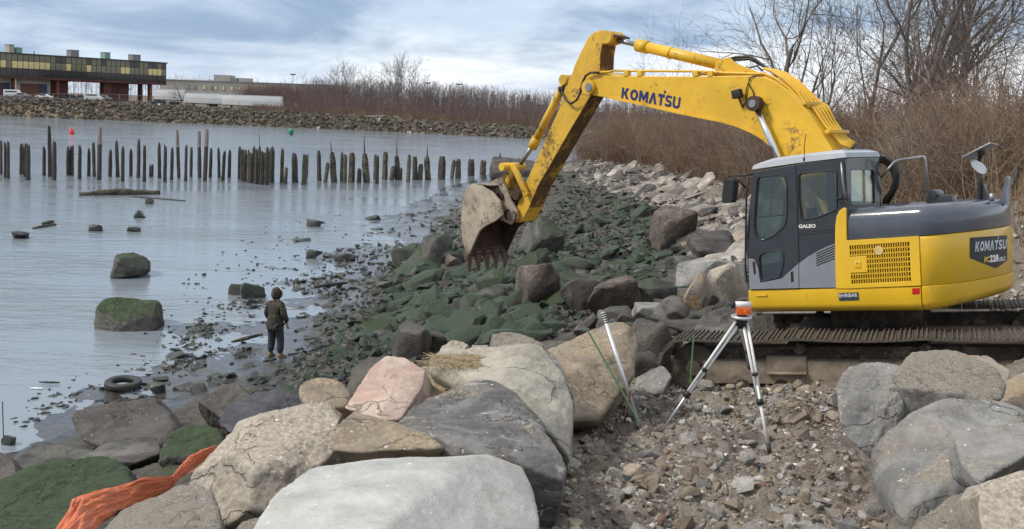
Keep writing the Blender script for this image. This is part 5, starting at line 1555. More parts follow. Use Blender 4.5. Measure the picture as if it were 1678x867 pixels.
# work light with cables
mb = MB(); c = on_y(1208, 154, YB + .10); mb.box(c, (.15, .10, .13), np.array(Matrix.Rotation(.15, 3, 'Y'))); wl = mb.build('work_light', M['black'], exc, bevel=.015)
mb = MB(); mb.tube([on_y(1210, 160, YB + .08), on_y(1214, 168, YB + .06), on_y(1218, 176, YB + .01)], .012, 6); mb.build('lamp_bracket', M['bucketin'], wl)
px_tube('lamp_cable', [(1216, 176, YB + .02), (1222, 168, YB + .02), (1223, 146, YB + .02), (1228, 130, YB + .02), (1222, 118, YB - .1), (1224, 108, YB - .2)], .009, M['hose'], boom, 6)
px_tube('lamp_cable', [(1236, 160, YB + .03), (1234, 150, YB + .02), (1226, 136, YB + .02), (1230, 126, YB + .02), (1240, 124, YB), (1256, 128, YB - .02)], .009, M['hose'], boom, 6)
# pipes along the boom
px_tube('hydraulic_pipe', [(978, 119, .30), (1000, 117.5, .30), (1006, 115.5, .28), (1030, 116, .26), (1150, 117, .26), (1190, 119.5, .26), (1232, 121, .26), (1252, 120.5, .22), (1270, 128, .22), (1292, 144, .22), (1316, 172, .2), (1326, 174, .2)], .020, M['yellow_worn'], boom)
px_tube('hydraulic_pipe', [(1135, 121.5, .2), (1180, 121.5, .2), (1232, 123.5, .2), (1256, 125, .2), (1280, 139, .2), (1300, 158, .2), (1318, 176, .2), (1326, 182, .15)], .020, M['yellow_worn'], boom)
for k in range(5):
    y_ = .12 - .085 * k; dx = 6 * k
    px_tube('hydraulic_pipe', [(1252 + dx * .6, 112 + .6 * k, y_), (1264 + dx, 116 + k, y_), (1284 + dx, 129 + k, y_), (1306 + dx, 150 + k, y_), (1322 + dx * .9, 172 - k, y_), (1334 + dx * .9, 178 - k, y_), (1352 + dx * .6, 205 - 2 * k, y_), (1378 + dx * .4, 235 - 2 * k, y_), (1394 + dx * .3, 243 - 2 * k, y_)], .022, M['yellow_worn'], boom)
for (a, b_) in ((1328, 172), (1366, 218)):
    mb = MB(); p0, p1 = on_y(a, b_, .22), on_y(a + 12, b_ - 4, -.3); mb.box((p0 + p1) / 2, (.07, .62, .05)); mb.build('pipe_clamp', M['yellow_worn'], boom, bevel=.005)
for (a, b_) in ((1028, 121), (1050, 121), (1142, 121), (1166, 121)):
    mb = MB(); mb.box(on_y(a, b_, .24), (.09, .10, .09)); mb.build('pipe_clamp', M['yellow_worn'], boom, bevel=.005)
for k in range(3):
    px_tube('hydraulic_hose', [(1394 + 3 * k, 241 - 2 * k, .0 - .1 * k), (1404 + 3 * k, 246, .0 - .1 * k), (1424 + 4 * k, 252 + 2 * k, .05 - .1 * k), (1440, 262 + 5 * k, .1 - .1 * k)], .026, M['hose'], boom)
for k in range(2):
    px_tube('hydraulic_hose', [(1195, 97 + 4 * k, -.1 - .1 * k), (1206, 94 + 4 * k, -.1 - .1 * k), (1228, 92.5 + 4 * k, -.1 - .1 * k), (1238, 98 + 3 * k, -.1 - .1 * k), (1254, 110, -.1 - .1 * k), (1262, 114, -.1 - .1 * k)], .024, M['hose'], boom)
px_tube('hydraulic_hose', [(1198, 108, .1), (1206, 104, .1), (1216, 110, .1), (1226, 112, .1), (1240, 108, .1), (1250, 116, .1)], .014, M['hose'], boom)
px_tube('hydraulic_hose', [(982, 119, YA + .13), (968, 119, YA + .15), (960, 124, YA + .15), (955, 134, YA + .15), (951, 152, YA + .12), (945, 164, YA + .10), (936, 170, YA + .08), (928, 165, YA + .06), (921, 152, YA + .04), (919, 146, 0.0)], .021, M['hose'], arm)
# bucket cylinder with its linkage
mb = MB(); mb.cyl(on_y(925, 137, .1), on_y(874, 238, .1), .072, 18); mb.cyl(on_y(880, 226, .1), on_y(872, 242, .1), .090, 18); bcy = mb.build('bucket_cylinder', M['yellow_arm'], exc)
mb = MB(); mb.cyl(on_y(874, 238, .1), on_y(853, 268, .1), .042, 14); mb.build('cylinder_rod', M['steel'], bcy)
pin('cylinder_eye', 929, 131, .1, .09, .12, M['yellow_arm'], bcy)
mb = MB(); c = on_y(922, 146, .14); mb.box(c, (.12, .12, .09)); mb.build('hose_fitting', M['black'], bcy, bevel=.01)
lk = empty('bucket_linkage', (0, 0, 0)); lk.parent = exc
def flat_bar(name, a, b_, wpx, y, th, mat, parent):
    A3, B3 = on_y(*a, y), on_y(*b_, y); t = (B3 - A3) / np.linalg.norm(B3 - A3); n = np.array([-t[2], 0, t[0]]) * wpx
    mb = MB(); mb.prism([A3 - n - t * wpx, B3 - n + t * wpx, B3 + n + t * wpx, A3 + n - t * wpx], (0, 0, 0), (0, -th, 0)); return mb.build(name, mat, parent, bevel=.01)


for yy in (.30, -.22):
    flat_bar('tilt_lever', (841, 275), (860, 316), .055, yy, .06, M['yellow_arm'], lk)
    flat_bar('bucket_link', (839, 275), (822, 320), .050, yy - .1 if yy > 0 else yy + .1, .06, M['yellow_arm'], lk)
pin('link_pin', 840, 273, .05, .075, .30, M['yellow_worn'], lk)
mb = MB(); mb.box(on_y(838, 304, 0), (.16, .30, .45), np.array(Matrix.Rotation(.25, 3, 'Y'))); mb.build('link_web', M['yellow_side'], lk, bevel=.02)
pin('arm_link_pin', 861, 318, .0, .10, .27, M['bucketin'], arm)
pin('bucket_pin', 850, 350, 0, .10, .30, M['bucketin'], arm)
# bucket: curved shell, side plates, ears, lip and five teeth
WB = .53
prof_px = [(776, 301), (766, 305), (759, 322), (756.5, 345), (756, 365), (757.5, 388), (761, 405), (766, 420)]
prof = [on_y(a, b_, WB) for a, b_ in prof_px]
front_px = [(768.5, 417), (779, 393), (786, 378), (798, 369), (813, 361.5), (824, 352), (820, 330), (806, 314), (790, 304)]
bk = empty('bucket', (0, 0, 0)); bk.parent = exc
topz = on_y(822, 306, .2)
shell = [np.array([topz[0] - .02, 0, topz[2] + .03])] + [np.array([p[0], 0, p[2]]) for p in prof]
mb = MB()
n_ = len(shell); inner = []
cc = np.mean(shell, 0)
for i, p in enumerate(shell):
    t = shell[min(i + 1, n_ - 1)] - shell[max(i - 1, 0)]; t /= np.linalg.norm(t)
    nn = np.array([-t[2], 0, t[0]])
    if np.dot(cc + np.array([-.2, 0, -.1]) - p, nn) < 0: nn = -nn
    inner.append(p + nn * .035)
V = [(p[0], s_ * WB, p[2]) for s_ in (1, -1) for p in shell] + [(p[0], s_ * WB, p[2]) for s_ in (1, -1) for p in inner]
Fo = [(i, i + 1, n_ + i + 1, n_ + i) for i in range(n_ - 1)]
Fi = [(2 * n_ + i, 3 * n_ + i, 3 * n_ + i + 1, 2 * n_ + i + 1) for i in range(n_ - 1)]
mb.add(V, Fo, 0, True); mb.add(V, Fi, 1, True)
mb.add(V, [(0, n_, 3 * n_, 2 * n_), (n_ - 1, 3 * n_ - 1, 4 * n_ - 1, 2 * n_ - 1)], 1)
mb.build('bucket_shell', [M['bucketback'], M['bucketin']], bk, recalc=False)
for s_ in (1, -1):
    P = [on_y(a, b_, WB) for a, b_ in prof_px + front_px]
    y_ = WB * s_
    mb = MB(); mb.prism([(p[0], y_ + .012 * s_, p[2]) for p in P], (0, 0, 0), (0, -.045 * s_, 0))
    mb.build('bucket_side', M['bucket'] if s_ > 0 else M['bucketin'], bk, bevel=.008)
for yy in (.27, -.27):
    yplate('bucket_ear', [(806, 300), (815, 294), (823, 295), (829, 308), (838, 330), (847, 345), (848, 358), (838, 367), (822, 360), (808, 345), (798, 320)], yy + .03, yy - .03, M['bucket'], parent=bk, bevel=.01, yref=.27)
    pin('ear_boss', 839, 354, yy + (.05 if yy > 0 else -.05), .105, .035, M['bucketback'], bk)
    pin('ear_boss', 820, 322, yy + (.05 if yy > 0 else -.05), .075, .03, M['bucketin'], bk)
mb = MB(); mb.cyl(on_y(819, 296, .34), on_y(819, 296, .22), .06, 14); mb.build('lifting_eye', M['bucket'], bk)
lipP = on_y(764, 418, WB)
d_out = on_y(766, 444, WB) - lipP; d_out[1] = 0
L_t = np.linalg.norm(d_out); d_out /= L_t; nrm = np.array([d_out[2], 0, -d_out[0]])
mb = MB(); Q = [lipP - d_out * .10 + nrm * .03, lipP + d_out * .05 + nrm * .012, lipP + d_out * .05 - nrm * .012, lipP - d_out * .10 - nrm * .03]
mb.prism(Q, (0, 0, 0), (0, -2 * WB, 0)); mb.build('cutting_lip', M['tooth'], bk)
for k in range(5):
    y_ = WB - .05 - k * (2 * WB - .10) / 4
    c = np.array([lipP[0], y_, lipP[2]])
    mb = MB()
    for (t0, t1, w0, w1, h0, h1) in ((-.06, .10, .075, .07, .06, .05), (.08, L_t + .02, .055, .035, .045, .012)):
        A4 = [c + d_out * t0 + nrm * h0 * a + np.array([0, w0 * b_, 0]) for a, b_ in ((-1, -1), (1, -1), (1, 1), (-1, 1))]
        B4 = [c + d_out * t1 + nrm * h1 * a + np.array([0, w1 * b_, 0]) for a, b_ in ((-1, -1), (1, -1), (1, 1), (-1, 1))]
        mb.add(A4 + B4, [(0, 3, 2, 1), (4, 5, 6, 7), (0, 1, 5, 4), (1, 2, 6, 5), (2, 3, 7, 6), (3, 0, 4, 7)])
    mb.build('bucket_tooth', M['tooth'], bk, bevel=.006)

# ---- undercarriage
TA = math.radians(158)
TM = Matrix.Rotation(TA, 3, 'Z') @ Matrix.Rotation(math.radians(6.8), 3, 'Y')
HI = HM.inverted()
TMN = np.array(TM)
left_end = np.array([2.20, 13.88]); dirx = np.array([math.cos(TA), math.sin(TA)])
HL = 2.55
mid = left_end - dirx * HL
tc0 = np.array([mid[0], mid[1], 2.98])
side_v = TMN @ np.array([0, 1, 0])       # towards the camera
sh_me = None
for idx, (cpos) in enumerate((tc0, tc0 - side_v * 2.38)):
    def TW(p): return HMN.T @ (cpos + TMN @ np.array(p, float) - ORIGIN)
    mb = MB()
    R_e, Htot = .36, .80
    # frame: lower box, upper recessed web, end guards
    def tbox(b_, c, s, m=0): b_.box(TW(c), s, np.array(HI @ TM), m)
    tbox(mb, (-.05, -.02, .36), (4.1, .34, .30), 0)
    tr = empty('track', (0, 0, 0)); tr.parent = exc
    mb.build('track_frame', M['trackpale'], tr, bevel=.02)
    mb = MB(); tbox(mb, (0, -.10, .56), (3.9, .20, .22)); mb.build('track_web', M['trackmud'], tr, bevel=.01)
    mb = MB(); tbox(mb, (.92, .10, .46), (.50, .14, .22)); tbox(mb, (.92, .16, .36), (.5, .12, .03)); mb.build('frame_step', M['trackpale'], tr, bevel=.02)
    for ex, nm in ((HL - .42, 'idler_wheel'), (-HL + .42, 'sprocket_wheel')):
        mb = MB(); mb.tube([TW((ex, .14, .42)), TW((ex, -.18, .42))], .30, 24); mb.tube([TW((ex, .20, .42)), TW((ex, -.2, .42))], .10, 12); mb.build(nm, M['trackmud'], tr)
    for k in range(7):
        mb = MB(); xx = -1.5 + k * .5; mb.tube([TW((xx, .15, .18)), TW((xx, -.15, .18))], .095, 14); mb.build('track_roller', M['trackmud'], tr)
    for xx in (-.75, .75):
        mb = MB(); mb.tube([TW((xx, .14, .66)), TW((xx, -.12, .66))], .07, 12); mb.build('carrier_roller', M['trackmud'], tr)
    # shoes round the loop
    pts = []
    Ls = HL - .40
    loop = []
    for t in np.linspace(-Ls, Ls, 120): loop.append((t, .02, 'b'))
    for a in np.linspace(-math.pi / 2, math.pi / 2, 40)[1:-1]: loop.append((Ls + .40 * math.cos(a), .42 + .40 * math.sin(a), 'e'))
    for t in np.linspace(Ls, -Ls, 120): loop.append((t, .82 - .028 * abs(math.sin((t + .75) / 1.5 * math.pi)) , 't'))
    for a in np.linspace(math.pi / 2, 1.5 * math.pi, 40)[1:-1]: loop.append((-Ls + .40 * math.cos(a), .42 + .40 * math.sin(a), 'e'))
    LP = np.array([(p[0], p[1]) for p in loop]); LP = np.vstack([LP, LP[:1]])
    seg = np.linalg.norm(np.diff(LP, axis=0), axis=1); cum = np.concatenate([[0], np.cumsum(seg)])
    NS = 56; pitch_ = cum[-1] / NS
    if sh_me is None:
        mb = MB(); mb.box((0, 0, 0), (pitch_ * .96, .62, .025))
        for xx in (-.055, 0, .055):
            mb.box((xx, 0, .026), (.014, .62, .032))
        tmp = mb.build('track_shoe', M['shoe'], None); sh_me = tmp.data; bpy.data.objects.remove(tmp)
    for k in range(NS):
        s0 = (k + .5) * pitch_
        x_ = np.interp(s0, cum, LP[:, 0]); z_ = np.interp(s0, cum, LP[:, 1])
        x2 = np.interp((s0 + .02) % cum[-1], cum, LP[:, 0]); z2 = np.interp((s0 + .02) % cum[-1], cum, LP[:, 1])
        tx = np.array([x2 - x_, 0, z2 - z_]); tx /= np.linalg.norm(tx)
        nz_ = np.array([tx[2], 0, -tx[0]])            # outwards for this winding
        o = bpy.data.objects.new('track_shoe', sh_me)
        Rl = Matrix(np.stack([tx, np.cross(nz_, tx), nz_], 1).tolist())
        mm4 = (HI @ TM @ Rl).to_4x4(); mm4.translation = Vector(TW((x_, 0, z_)))
        COL.objects.link(o); o.parent = tr; o.matrix_local = mm4
mb = MB()
mb.box(HMN.T @ (tc0 - side_v * 1.19 + TMN @ np.array([0.1, 0, .52]) - ORIGIN), (1.7, 2.0, .34), np.array(HI @ TM)); mb.build('car_body', M['trackmud'], exc, bevel=.04)
mb = MB(); mb.cyl((0, 0, .60), (0, 0, .98), .62, 28); mb.build('swing_ring', M['trackmud'], exc)
# ------------------------------------------------------------------ timber pilings
M['pile'] = plain('wet_dark_timber', (0.050, 0.042, 0.036), 0.75, var=0.5, vscale=7, bump=0.02, dirt=(0.075, 0.085, 0.045), dirt_amt=0.18, dscale=2)
M['pile2'] = plain('mossy_grey_timber', (0.105, 0.095, 0.068), 0.85, var=0.4, vscale=6, bump=0.02, dirt=(0.035, 0.03, 0.025), dirt_amt=0.25, dscale=1.5)
M['pile3'] = plain('bleached_timber', (0.22, 0.18, 0.155), 0.85, var=0.3, vscale=6, bump=0.02)
pg = np.random.default_rng(77)


def piling(px, ptop, pbase, wpx, label, tilt_px=0.0, mat='pile', pale_from=None, group=None, spike=None):
    b = atz(px, pbase, 0.0)
    D = b[1]; k = D / F_PX
    H_ = (pbase - ptop) * k; r = max(0.05, wpx * k / 2)
    lean = tilt_px * k
    n, rows = 9, 8
    V, Fc = [], []
    sd = int(pg.integers(1e6))
    jag = pg.uniform(-0.5, 0.25, n) * min(0.45, H_ * .15); jag -= jag.max()
    for i in range(rows):
        t = i / (rows - 1)
        for j in range(n):
            a = 2 * math.pi * j / n
            rr = r * (1.05 - 0.18 * t) * (1 + 0.16 * math.sin(3 * a + sd) + 0.10 * pg.normal() * .6)
            z = -0.9 + (H_ + 0.9) * t
            if i == rows - 1: z += jag[j]; rr *= 0.75
            V.append((rr * math.cos(a) + lean * max(0, (z) / H_), rr * math.sin(a), z))
    for i in range(rows - 1):
        for j in range(n):
            Fc.append((i * n + j, i * n + (j + 1) % n, (i + 1) * n + (j + 1) % n, (i + 1) * n + j))
    c = len(V); V.append((lean, 0, H_ + jag.mean() * 1.3))
    mats = [M[mat], M['pile3']]; midx = [1 if (pale_from and (f[0] // n) / (rows - 1) > pale_from) else 0 for f in Fc]
    Fq = Fc + [((rows - 1) * n + j, (rows - 1) * n + (j + 1) % n, c, c) for j in range(n)]
    me = bpy.data.meshes.new('piling')
    me.from_pydata([tuple(map(float, v)) for v in V], [], [f if f[2] != f[3] else f[:3] for f in Fq])
    for m_ in mats: me.materials.append(m_)
    me.polygons.foreach_set('material_index', midx + [1 if pale_from else 0] * n)
    o = obj('piling', me, None, (b[0], b[1], 0))
    tag(o, label, 'piling', group or 'timber pilings standing in the water')
    if spike:
        mb = MB(); top = np.array([lean, 0, H_ * .8]); e = at(spike[0], spike[1], D) - np.array([b[0], b[1], 0]); mb.tube([top, (top + e) / 2 + [0.03, 0, 0], e], [r * .3, r * .22, r * .10], 6)
        sp = mb.build('splinter', M[mat], o)
    return o


Z1 = lambda x, a, b_: (x / 2.71, a / 2.71, b_ / 2.71)
row1 = [(5, 620, 775, 11, 0), (22, 628, 790, 11, 0), (37, 625, 793, 14, 0), (97, 637, 775, 18, 0), (113, 633, 785, 14, 1), (126, 637, 800, 18, 0), (195, 645, 780, 14, 0), (222, 552, 785, 15, -3), (241, 620, 800, 17, 0), (302, 645, 780, 13, 0), (319, 643, 780, 17, 0), (352, 640, 795, 15, 1),
        (394, 655, 782, 13, 0), (419, 628, 785, 13, -3), (441, 555, 800, 18, 2), (488, 662, 785, 15, 1), (524, 618, 785, 15, -5), (544, 645, 805, 15, 0), (580, 660, 782, 15, 0), (615, 615, 790, 14, 0), (640, 640, 808, 14, 0), (666, 730, 785, 9, 0), (676, 725, 785, 10, 0),
        (710, 630, 792, 14, -3), (731, 640, 808, 15, 1), (763, 652, 800, 14, 1), (795, 578, 790, 14, -7), (824, 638, 806, 13, 1), (848, 648, 785, 13, 1), (886, 580, 790, 15, -3), (911, 567, 804, 17, 4), (933, 655, 787, 14, 2), (973, 655, 790, 12, -3), (989, 665, 803, 14, 4), (1017, 660, 788, 15, 1)]
spec1 = {7: 'tall thin piling with a pointed top near the red buoy', 14: 'tallest dark piling with a pale bleached top left of the middle of the row', 26: 'tall crooked piling with a bleached bent tip', 29: 'tall leaning piling with a bleached top, left one of the tall pair', 30: 'tall thick piling with a bleached top, right one of the tall pair', 21: 'short stub of a piling standing low in the row', 0: 'first piling of the row at the left edge of the water'}
ordn = lambda k: {1: '1st', 2: '2nd', 3: '3rd'}.get(k % 10 if k not in (11, 12, 13) else 0, '%dth' % k).replace('1st', '%dst' % k).replace('2nd', '%dnd' % k).replace('3rd', '%drd' % k)
for i, (x, t, b_, w_, tl) in enumerate(row1):
    X, T, Bz = Z1(x, t, b_)
    lab = spec1.get(i, 'dark worn piling, %s counting from the left end of the open row' % ordn(i + 1))
    piling(X, T, Bz, w_ / 2.71 * 1.1, lab, tl / 2.71 * 1.5, 'pile', .62 if i in (14, 26, 29, 30) else None)
Z2 = lambda x, a, b_: (380 + x / 2.282, 80 + a / 2.282, 80 + b_ / 2.282)
for i, (x, t, b_) in enumerate([(27, 362, 488), (38, 372, 494), (50, 376, 497), (62, 374, 500), (70, 384, 503), (80, 360, 500), (90, 372, 506), (101, 366, 503), (112, 380, 509), (122, 384, 505), (131, 364, 510)]):
    X, T, Bz = Z2(x, t, b_)
    piling(X, T, Bz, 6.0, 'post packed in the dense cluster of pilings, %s counting from its left edge' % ordn(i + 1), 0, 'pile2' if i % 2 else 'pile', None, 'pilings packed in the dense cluster', (X, 80 + 308 / 2.282) if i == 7 else None)
row2 = [(148, 364, 500, 22, 0, None), (187, 368, 500, 14, 0, None), (200, 442, 505, 14, 2, None), (236, 388, 500, 24, -3, None), (268, 393, 508, 18, 1, None), (280, 392, 485, 9, 1, None), (327, 378, 494, 17, -3, None), (350, 422, 500, 16, 6, None), (380, 385, 500, 24, -6, (368, 345)), (410, 384, 495, 13, 0, None), (421, 392, 502, 16, 1, None), (447, 386, 498, 26, 0, None), (475, 446, 500, 18, 1, None), (505, 390, 500, 26, -8, (494, 328)), (535, 392, 490, 12, 0, None), (542, 398, 505, 14, 0, None), (571, 382, 488, 22, 1, None), (597, 436, 490, 20, 4, None), (620, 398, 490, 20, -4, (616, 342)), (632, 442, 488, 10, 0, None), (659, 394, 498, 16, 2, None), (685, 400, 490, 20, -2, None), (702, 428, 490, 20, 2, None), (735, 400, 490, 24, -6, (731, 360)), (785, 400, 488, 30, 0, None), (822, 412, 484, 16, 5, None), (844, 408, 485, 22, 0, None), (895, 410, 475, 26, -1, None), (938, 414, 472, 24, 1, None), (1000, 408, 455, 36, 0, (1003, 388))]
for i, (x, t, b_, w_, tl, sp) in enumerate(row2):
    X, T, Bz = Z2(x, t, b_)
    lab = 'thick mossy piling, %s counting right from the dense cluster' % ordn(i + 1)
    if sp: lab = 'mossy piling with a thin splinter sticking up, %s right of the dense cluster' % ordn(i + 1)
    if i == len(row2) - 1: lab = 'stump like piling with a curled root on top, last beside the dark mound'
    piling(X, T, Bz, w_ / 2.282, lab, tl / 2.282 * 1.5, 'pile2' if i % 3 else 'pile', None, None, (380 + sp[0] / 2.282, 80 + sp[1] / 2.282) if sp else None)

# ------------------------------------------------------------------ afloat and stranded things
def along(px0, py0, px1, py1, z, rpx, name, label, cat, mat, seed, sides=9, flat=0.6, bow=0.0):
    a, b_ = atz(px0, py0, z), atz(px1, py1, z)
    k = a[1] / F_PX; n = 10; gg = np.random.default_rng(seed)
    pts = [a + (b_ - a) * i / (n - 1) + np.array([0, 0, bow * math.sin(math.pi * i / (n - 1)) + gg.normal() * rpx * k * .1]) for i in range(n)]
    rs = [rpx * k * (.35 + .75 * math.sin(math.pi * (i + .6) / n) ** .6) * gg.uniform(.85, 1.1) for i in range(n)]
    mb = MB(); mb.tube(pts, rs, sides)
    o = mb.build(name, mat)
    return tag(o, label, cat)


along(130, 319, 262, 317, .05, 6, 'driftwood_log', 'long dark waterlogged driftwood log floating below the pilings', 'log', M['pile2'], 3, bow=.12)
along(215, 322, 304, 329, .03, 1.3, 'driftwood_branch', 'thin pale branch trailing right from the driftwood log', 'branch', M['pile'], 4, 6)
along(54, 374, 92, 368, .03, 2.6, 'driftwood_scrap', 'flat scrap of driftwood in the open water left of the square block', 'driftwood', M['pile'], 5)
along(70, 367, 88, 363, .05, 3.2, 'driftwood_scrap', 'dark knob of driftwood beside the flat scrap', 'driftwood', M['pile'], 6)
along(64, 626, 98, 627, .04, 1.6, 'driftwood_stick', 'curved black stick lying in the shallows left of the tyre', 'stick', M['black'], 7, 7)
along(50, 636, 72, 637, .02, 1.6, 'white_scrap', 'white scrap of plastic lying in the shallows left of the tyre', 'plastic scrap', M['white'], 8, 7)
along(515, 470, 570, 463, .28, 3, 'driftwood_plank', 'dark plank lying on the mud above the hooded person', 'plank', M['pile'], 9)
along(380, 560, 430, 548, .25, 3, 'driftwood_plank', 'short dark plank lying on the mud left of the person boots', 'plank', M['pile2'], 10)
mb = MB(); p = atz(553, 421, .10); mb.box(p, (.10, .08, .12)); tag(mb.build('yellow_scrap', plain('faded_yellow_plastic', (.45, .30, .05), .6)), 'small yellow scrap at the mud edge above the person', 'plastic scrap')
# tyre
tc_ = atz(193, 644, 0.0); D = tc_[1]; Ro = 30 * D / F_PX
prof_ = [(.60, -.10), (.66, -.13), (.90, -.14), (.98, -.10), (1.0, -.04), (1.0, .04), (.98, .10), (.90, .14), (.66, .13), (.60, .10)]
V, Fc = [], []
for i in range(40):
    a = 2 * math.pi * i / 40
    for (r_, z_) in prof_:
        bump_ = 1.012 if (i % 2 and r_ > .97) else 1
        V.append((r_ * Ro * math.cos(a) * bump_, r_ * Ro * math.sin(a) * bump_, z_ * 1.15 * Ro * 1.2))
m_ = len(prof_)
for i in range(40):
    for j in range(m_): Fc.append((i * m_ + j, ((i + 1) % 40) * m_ + j, ((i + 1) % 40) * m_ + (j + 1) % m_, i * m_ + (j + 1) % m_))
ty = obj('tyre', np_mesh('tyre', V, Fc, plain('muddy_tyre_rubber', (.032, .031, .030), .6, var=.3, dirt=(.09, .08, .065), dirt_amt=.15), True), None, (tc_[0], tc_[1] + Ro * .8, 0.13)); ty.rotation_euler = (.06, .03, 0)
tag(ty, 'discarded tyre lying flat in the shallows', 'tyre')
# buoys
p = atz(118, 220, 0); k = p[1] / F_PX
mb = MB(); mb.tube([p + [0, 0, -.3], p + [0, 0, .15], p + [-.05, 0, .4], p + [-.35, 0, 1.1]], [.34, .40, .34, .10], 14); tag(mb.build('red_buoy', plain('red_buoy_paint', (.62, .03, .03), .45)), 'small red cone buoy leaning in the water beyond the pilings', 'buoy')
p = atz(477, 221, 0)
mb = MB(); mb.tube([p + [0, 0, -.3], p + [0, 0, .15], p + [0, 0, .16], p + [0, 0, 1.15]], [.30, .30, .42, .42], 14); tag(mb.build('green_buoy', plain('green_buoy_paint', (.02, .22, .13), .45)), 'green can buoy floating beyond the dense cluster of pilings', 'buoy')

# ------------------------------------------------------------------ surveying gear and stakes
M['alu'] = plain('aluminium', (.62, .63, .65), .35, metal=.7, var=.05)
M['whitetube'] = plain('white_tube', (.72, .72, .70), .4, var=.05)
M['orange'] = plain('orange_plastic', (.70, .14, .02), .4)
tt = empty('tripod', tuple(at(1216, 640, 10.7))); tag(tt, 'aluminium surveying tripod standing on the dirt in front of the track', 'tripod')
def T_(p): return np.array(p) - np.array(tt.location)
tt.location = hit([1225], [700])[0]
apex = at(1215, 522, 10.8)
foots = [hit([1257], [738])[0], hit([1079], [716])[0], hit([1246], [690])[0] + np.array([0.05, .9, 0])]
foots[0] = at(1256, 738, 10.35); foots[1] = at(1079, 716, 10.75); foots[2] = at(1240, 640, 11.6)
for i, ft in enumerate(foots):
    d = ft - apex; Ld = np.linalg.norm(d); u = d / Ld
    sd_ = np.cross(u, [0, 1, 0.2]); sd_ /= np.linalg.norm(sd_)
    a0 = apex + np.array([0.03 * (1 if i == 0 else -1 if i == 1 else 0), 0.03 if i == 2 else -.02, -.02])
    mb = MB(); mb.tube([T_(a0 + sd_ * .022), T_(a0 + d * .62 + sd_ * .014)], .0155, 8); mb.tube([T_(a0 - sd_ * .022), T_(a0 + d * .62 - sd_ * .014)], .0155, 8)
    leg = mb.build('leg', M['whitetube'] if i != 2 else M['alu'], tt)
    mb = MB(); mb.tube([T_(a0 + d * .50), T_(a0 + d * .97)], .018 if i == 0 else .013, 10); mb.build('lower_leg', M['whitetube'] if i == 0 else M['alu'], leg)
    mb = MB(); mb.tube([T_(a0 + d * .60), T_(a0 + d * .645)], .036, 10); mb.build('leg_clamp', M['black'], leg)
    mb = MB(); mb.tube([T_(a0 + d * .40), T_(a0 + d * .425)], .032, 10); mb.build('leg_clamp', M['black'], leg)
    mb = MB(); mb.tube([T_(a0 + d * .93), T_(a0 + d * 1.03)], [.026, .016], 8); mb.build('foot', M['black'], leg)
    mb = MB(); mb.tube([T_(a0 + sd_ * .026 + d * .02), T_(a0 - sd_ * .01 + d * .33), T_(a0 + sd_ * .02 + d * .60)], .006, 5); mb.build('strap', M['black'], leg)
mb = MB(); mb.tube([T_(apex + [0, 0, -.10]), T_(apex + [0, 0, .0])], [.055, .075], 12); mb.build('tripod_hub', M['black'], tt)
mb = MB(); mb.tube([T_(apex + [0, 0, .0]), T_(apex + [0, 0, .03])], .11, 16); mb.build('head_plate', M['alu'], tt)
lv = empty('laser_level', tuple(apex + np.array([0, 0, .03]))); tag(lv, 'orange and white surveying level mounted on top of the tripod', 'level')
mb = MB(); mb.box((.01, 0, .055), (.15, .12, .075)); mb.build('level_body', M['orange'], lv, bevel=.012)
mb = MB(); mb.cyl((0, 0, 0), (0, 0, .03), .05, 14); mb.build('base_screw_plate', M['black'], lv)
mb = MB(); mb.cyl((-.085, 0, .115), (.09, 0, .12), .034, 14); mb.build('telescope', M['whitetube'], lv)
mb = MB(); mb.cyl((-.115, 0, .114), (-.08, 0, .115), .040, 14); mb.build('eyepiece', M['black'], lv)
mb = MB(); mb.cyl((.03, -.06, .05), (.03, -.085, .05), .022, 12); mb.build('focus_knob', M['orange'], lv)
# small white stones or cups behind the level are stones on the bank
S('white round stone on the ground behind the surveying level', 1236, 1252, 508, 520, M['p_white'], 711, .9, sub=3)
S('pale stone below the white round stone behind the tripod', 1226, 1252, 520, 538, M['p_grey'], 713, .9, sub=3)
# levelling rod
ra, rb_ = at(1047, 697, 10.9), at(987.5, 512, 11.35)
rod = empty('levelling_rod', tuple(ra)); tag(rod, 'white levelling rod with striped top leaning against the broad tan boulder', 'levelling rod')
u = (rb_ - ra)
mb = MB(); mb.tube([(0, 0, 0), u], .024, 10); mb.build('rod', M['alu'], rod)
for k in range(5):
    f = .90 + .02 * k
    mb = MB(); mb.tube([u * f, u * (f + .009)], .0255, 10); mb.build('black_mark', M['black'], rod)
for k, (a, b_, da, db, lab) in enumerate([((1049, 694), (960, 536), 10.75, 11.2, 'green wooden stake leaning beside the white levelling rod'), ((1131, 628), (1137, 549), 11.9, 12.0, 'thin green stake stuck upright near the left end of the track'), ((6, 728), (4, 658), 16.5, 16.6, 'thin green stake rising from the water at the left edge')]):
    mb = MB(); A3, B3 = at(*a, da), at(*b_, db); mb.tube([A3, B3], .012 if k == 0 else .010, 4, smooth=False)
    tag(mb.build('survey_stake', plain('green_stake_paint', (.06, .16, .07), .6)), lab, 'stake')
mb = MB(); A3, B3 = at(1022, 694, 10.9), at(1034, 640, 11.0); mb.tube([A3, B3], .012, 5); tag(mb.build('rusty_bar', plain('rusted_iron', (.11, .045, .025), .8)), 'short rusty bar standing beside the foot of the levelling rod', 'bar')
# black post behind the counterweight
mb = MB(); A3 = at(1664, 300, 18.0); B3 = at(1668, 274, 18.0); mb.tube([A3 - np.array([0, 0, .6]), A3, B3], .04, 8); tag(mb.build('post', M['black']), 'short dark post on the mound behind the excavator tail', 'post')


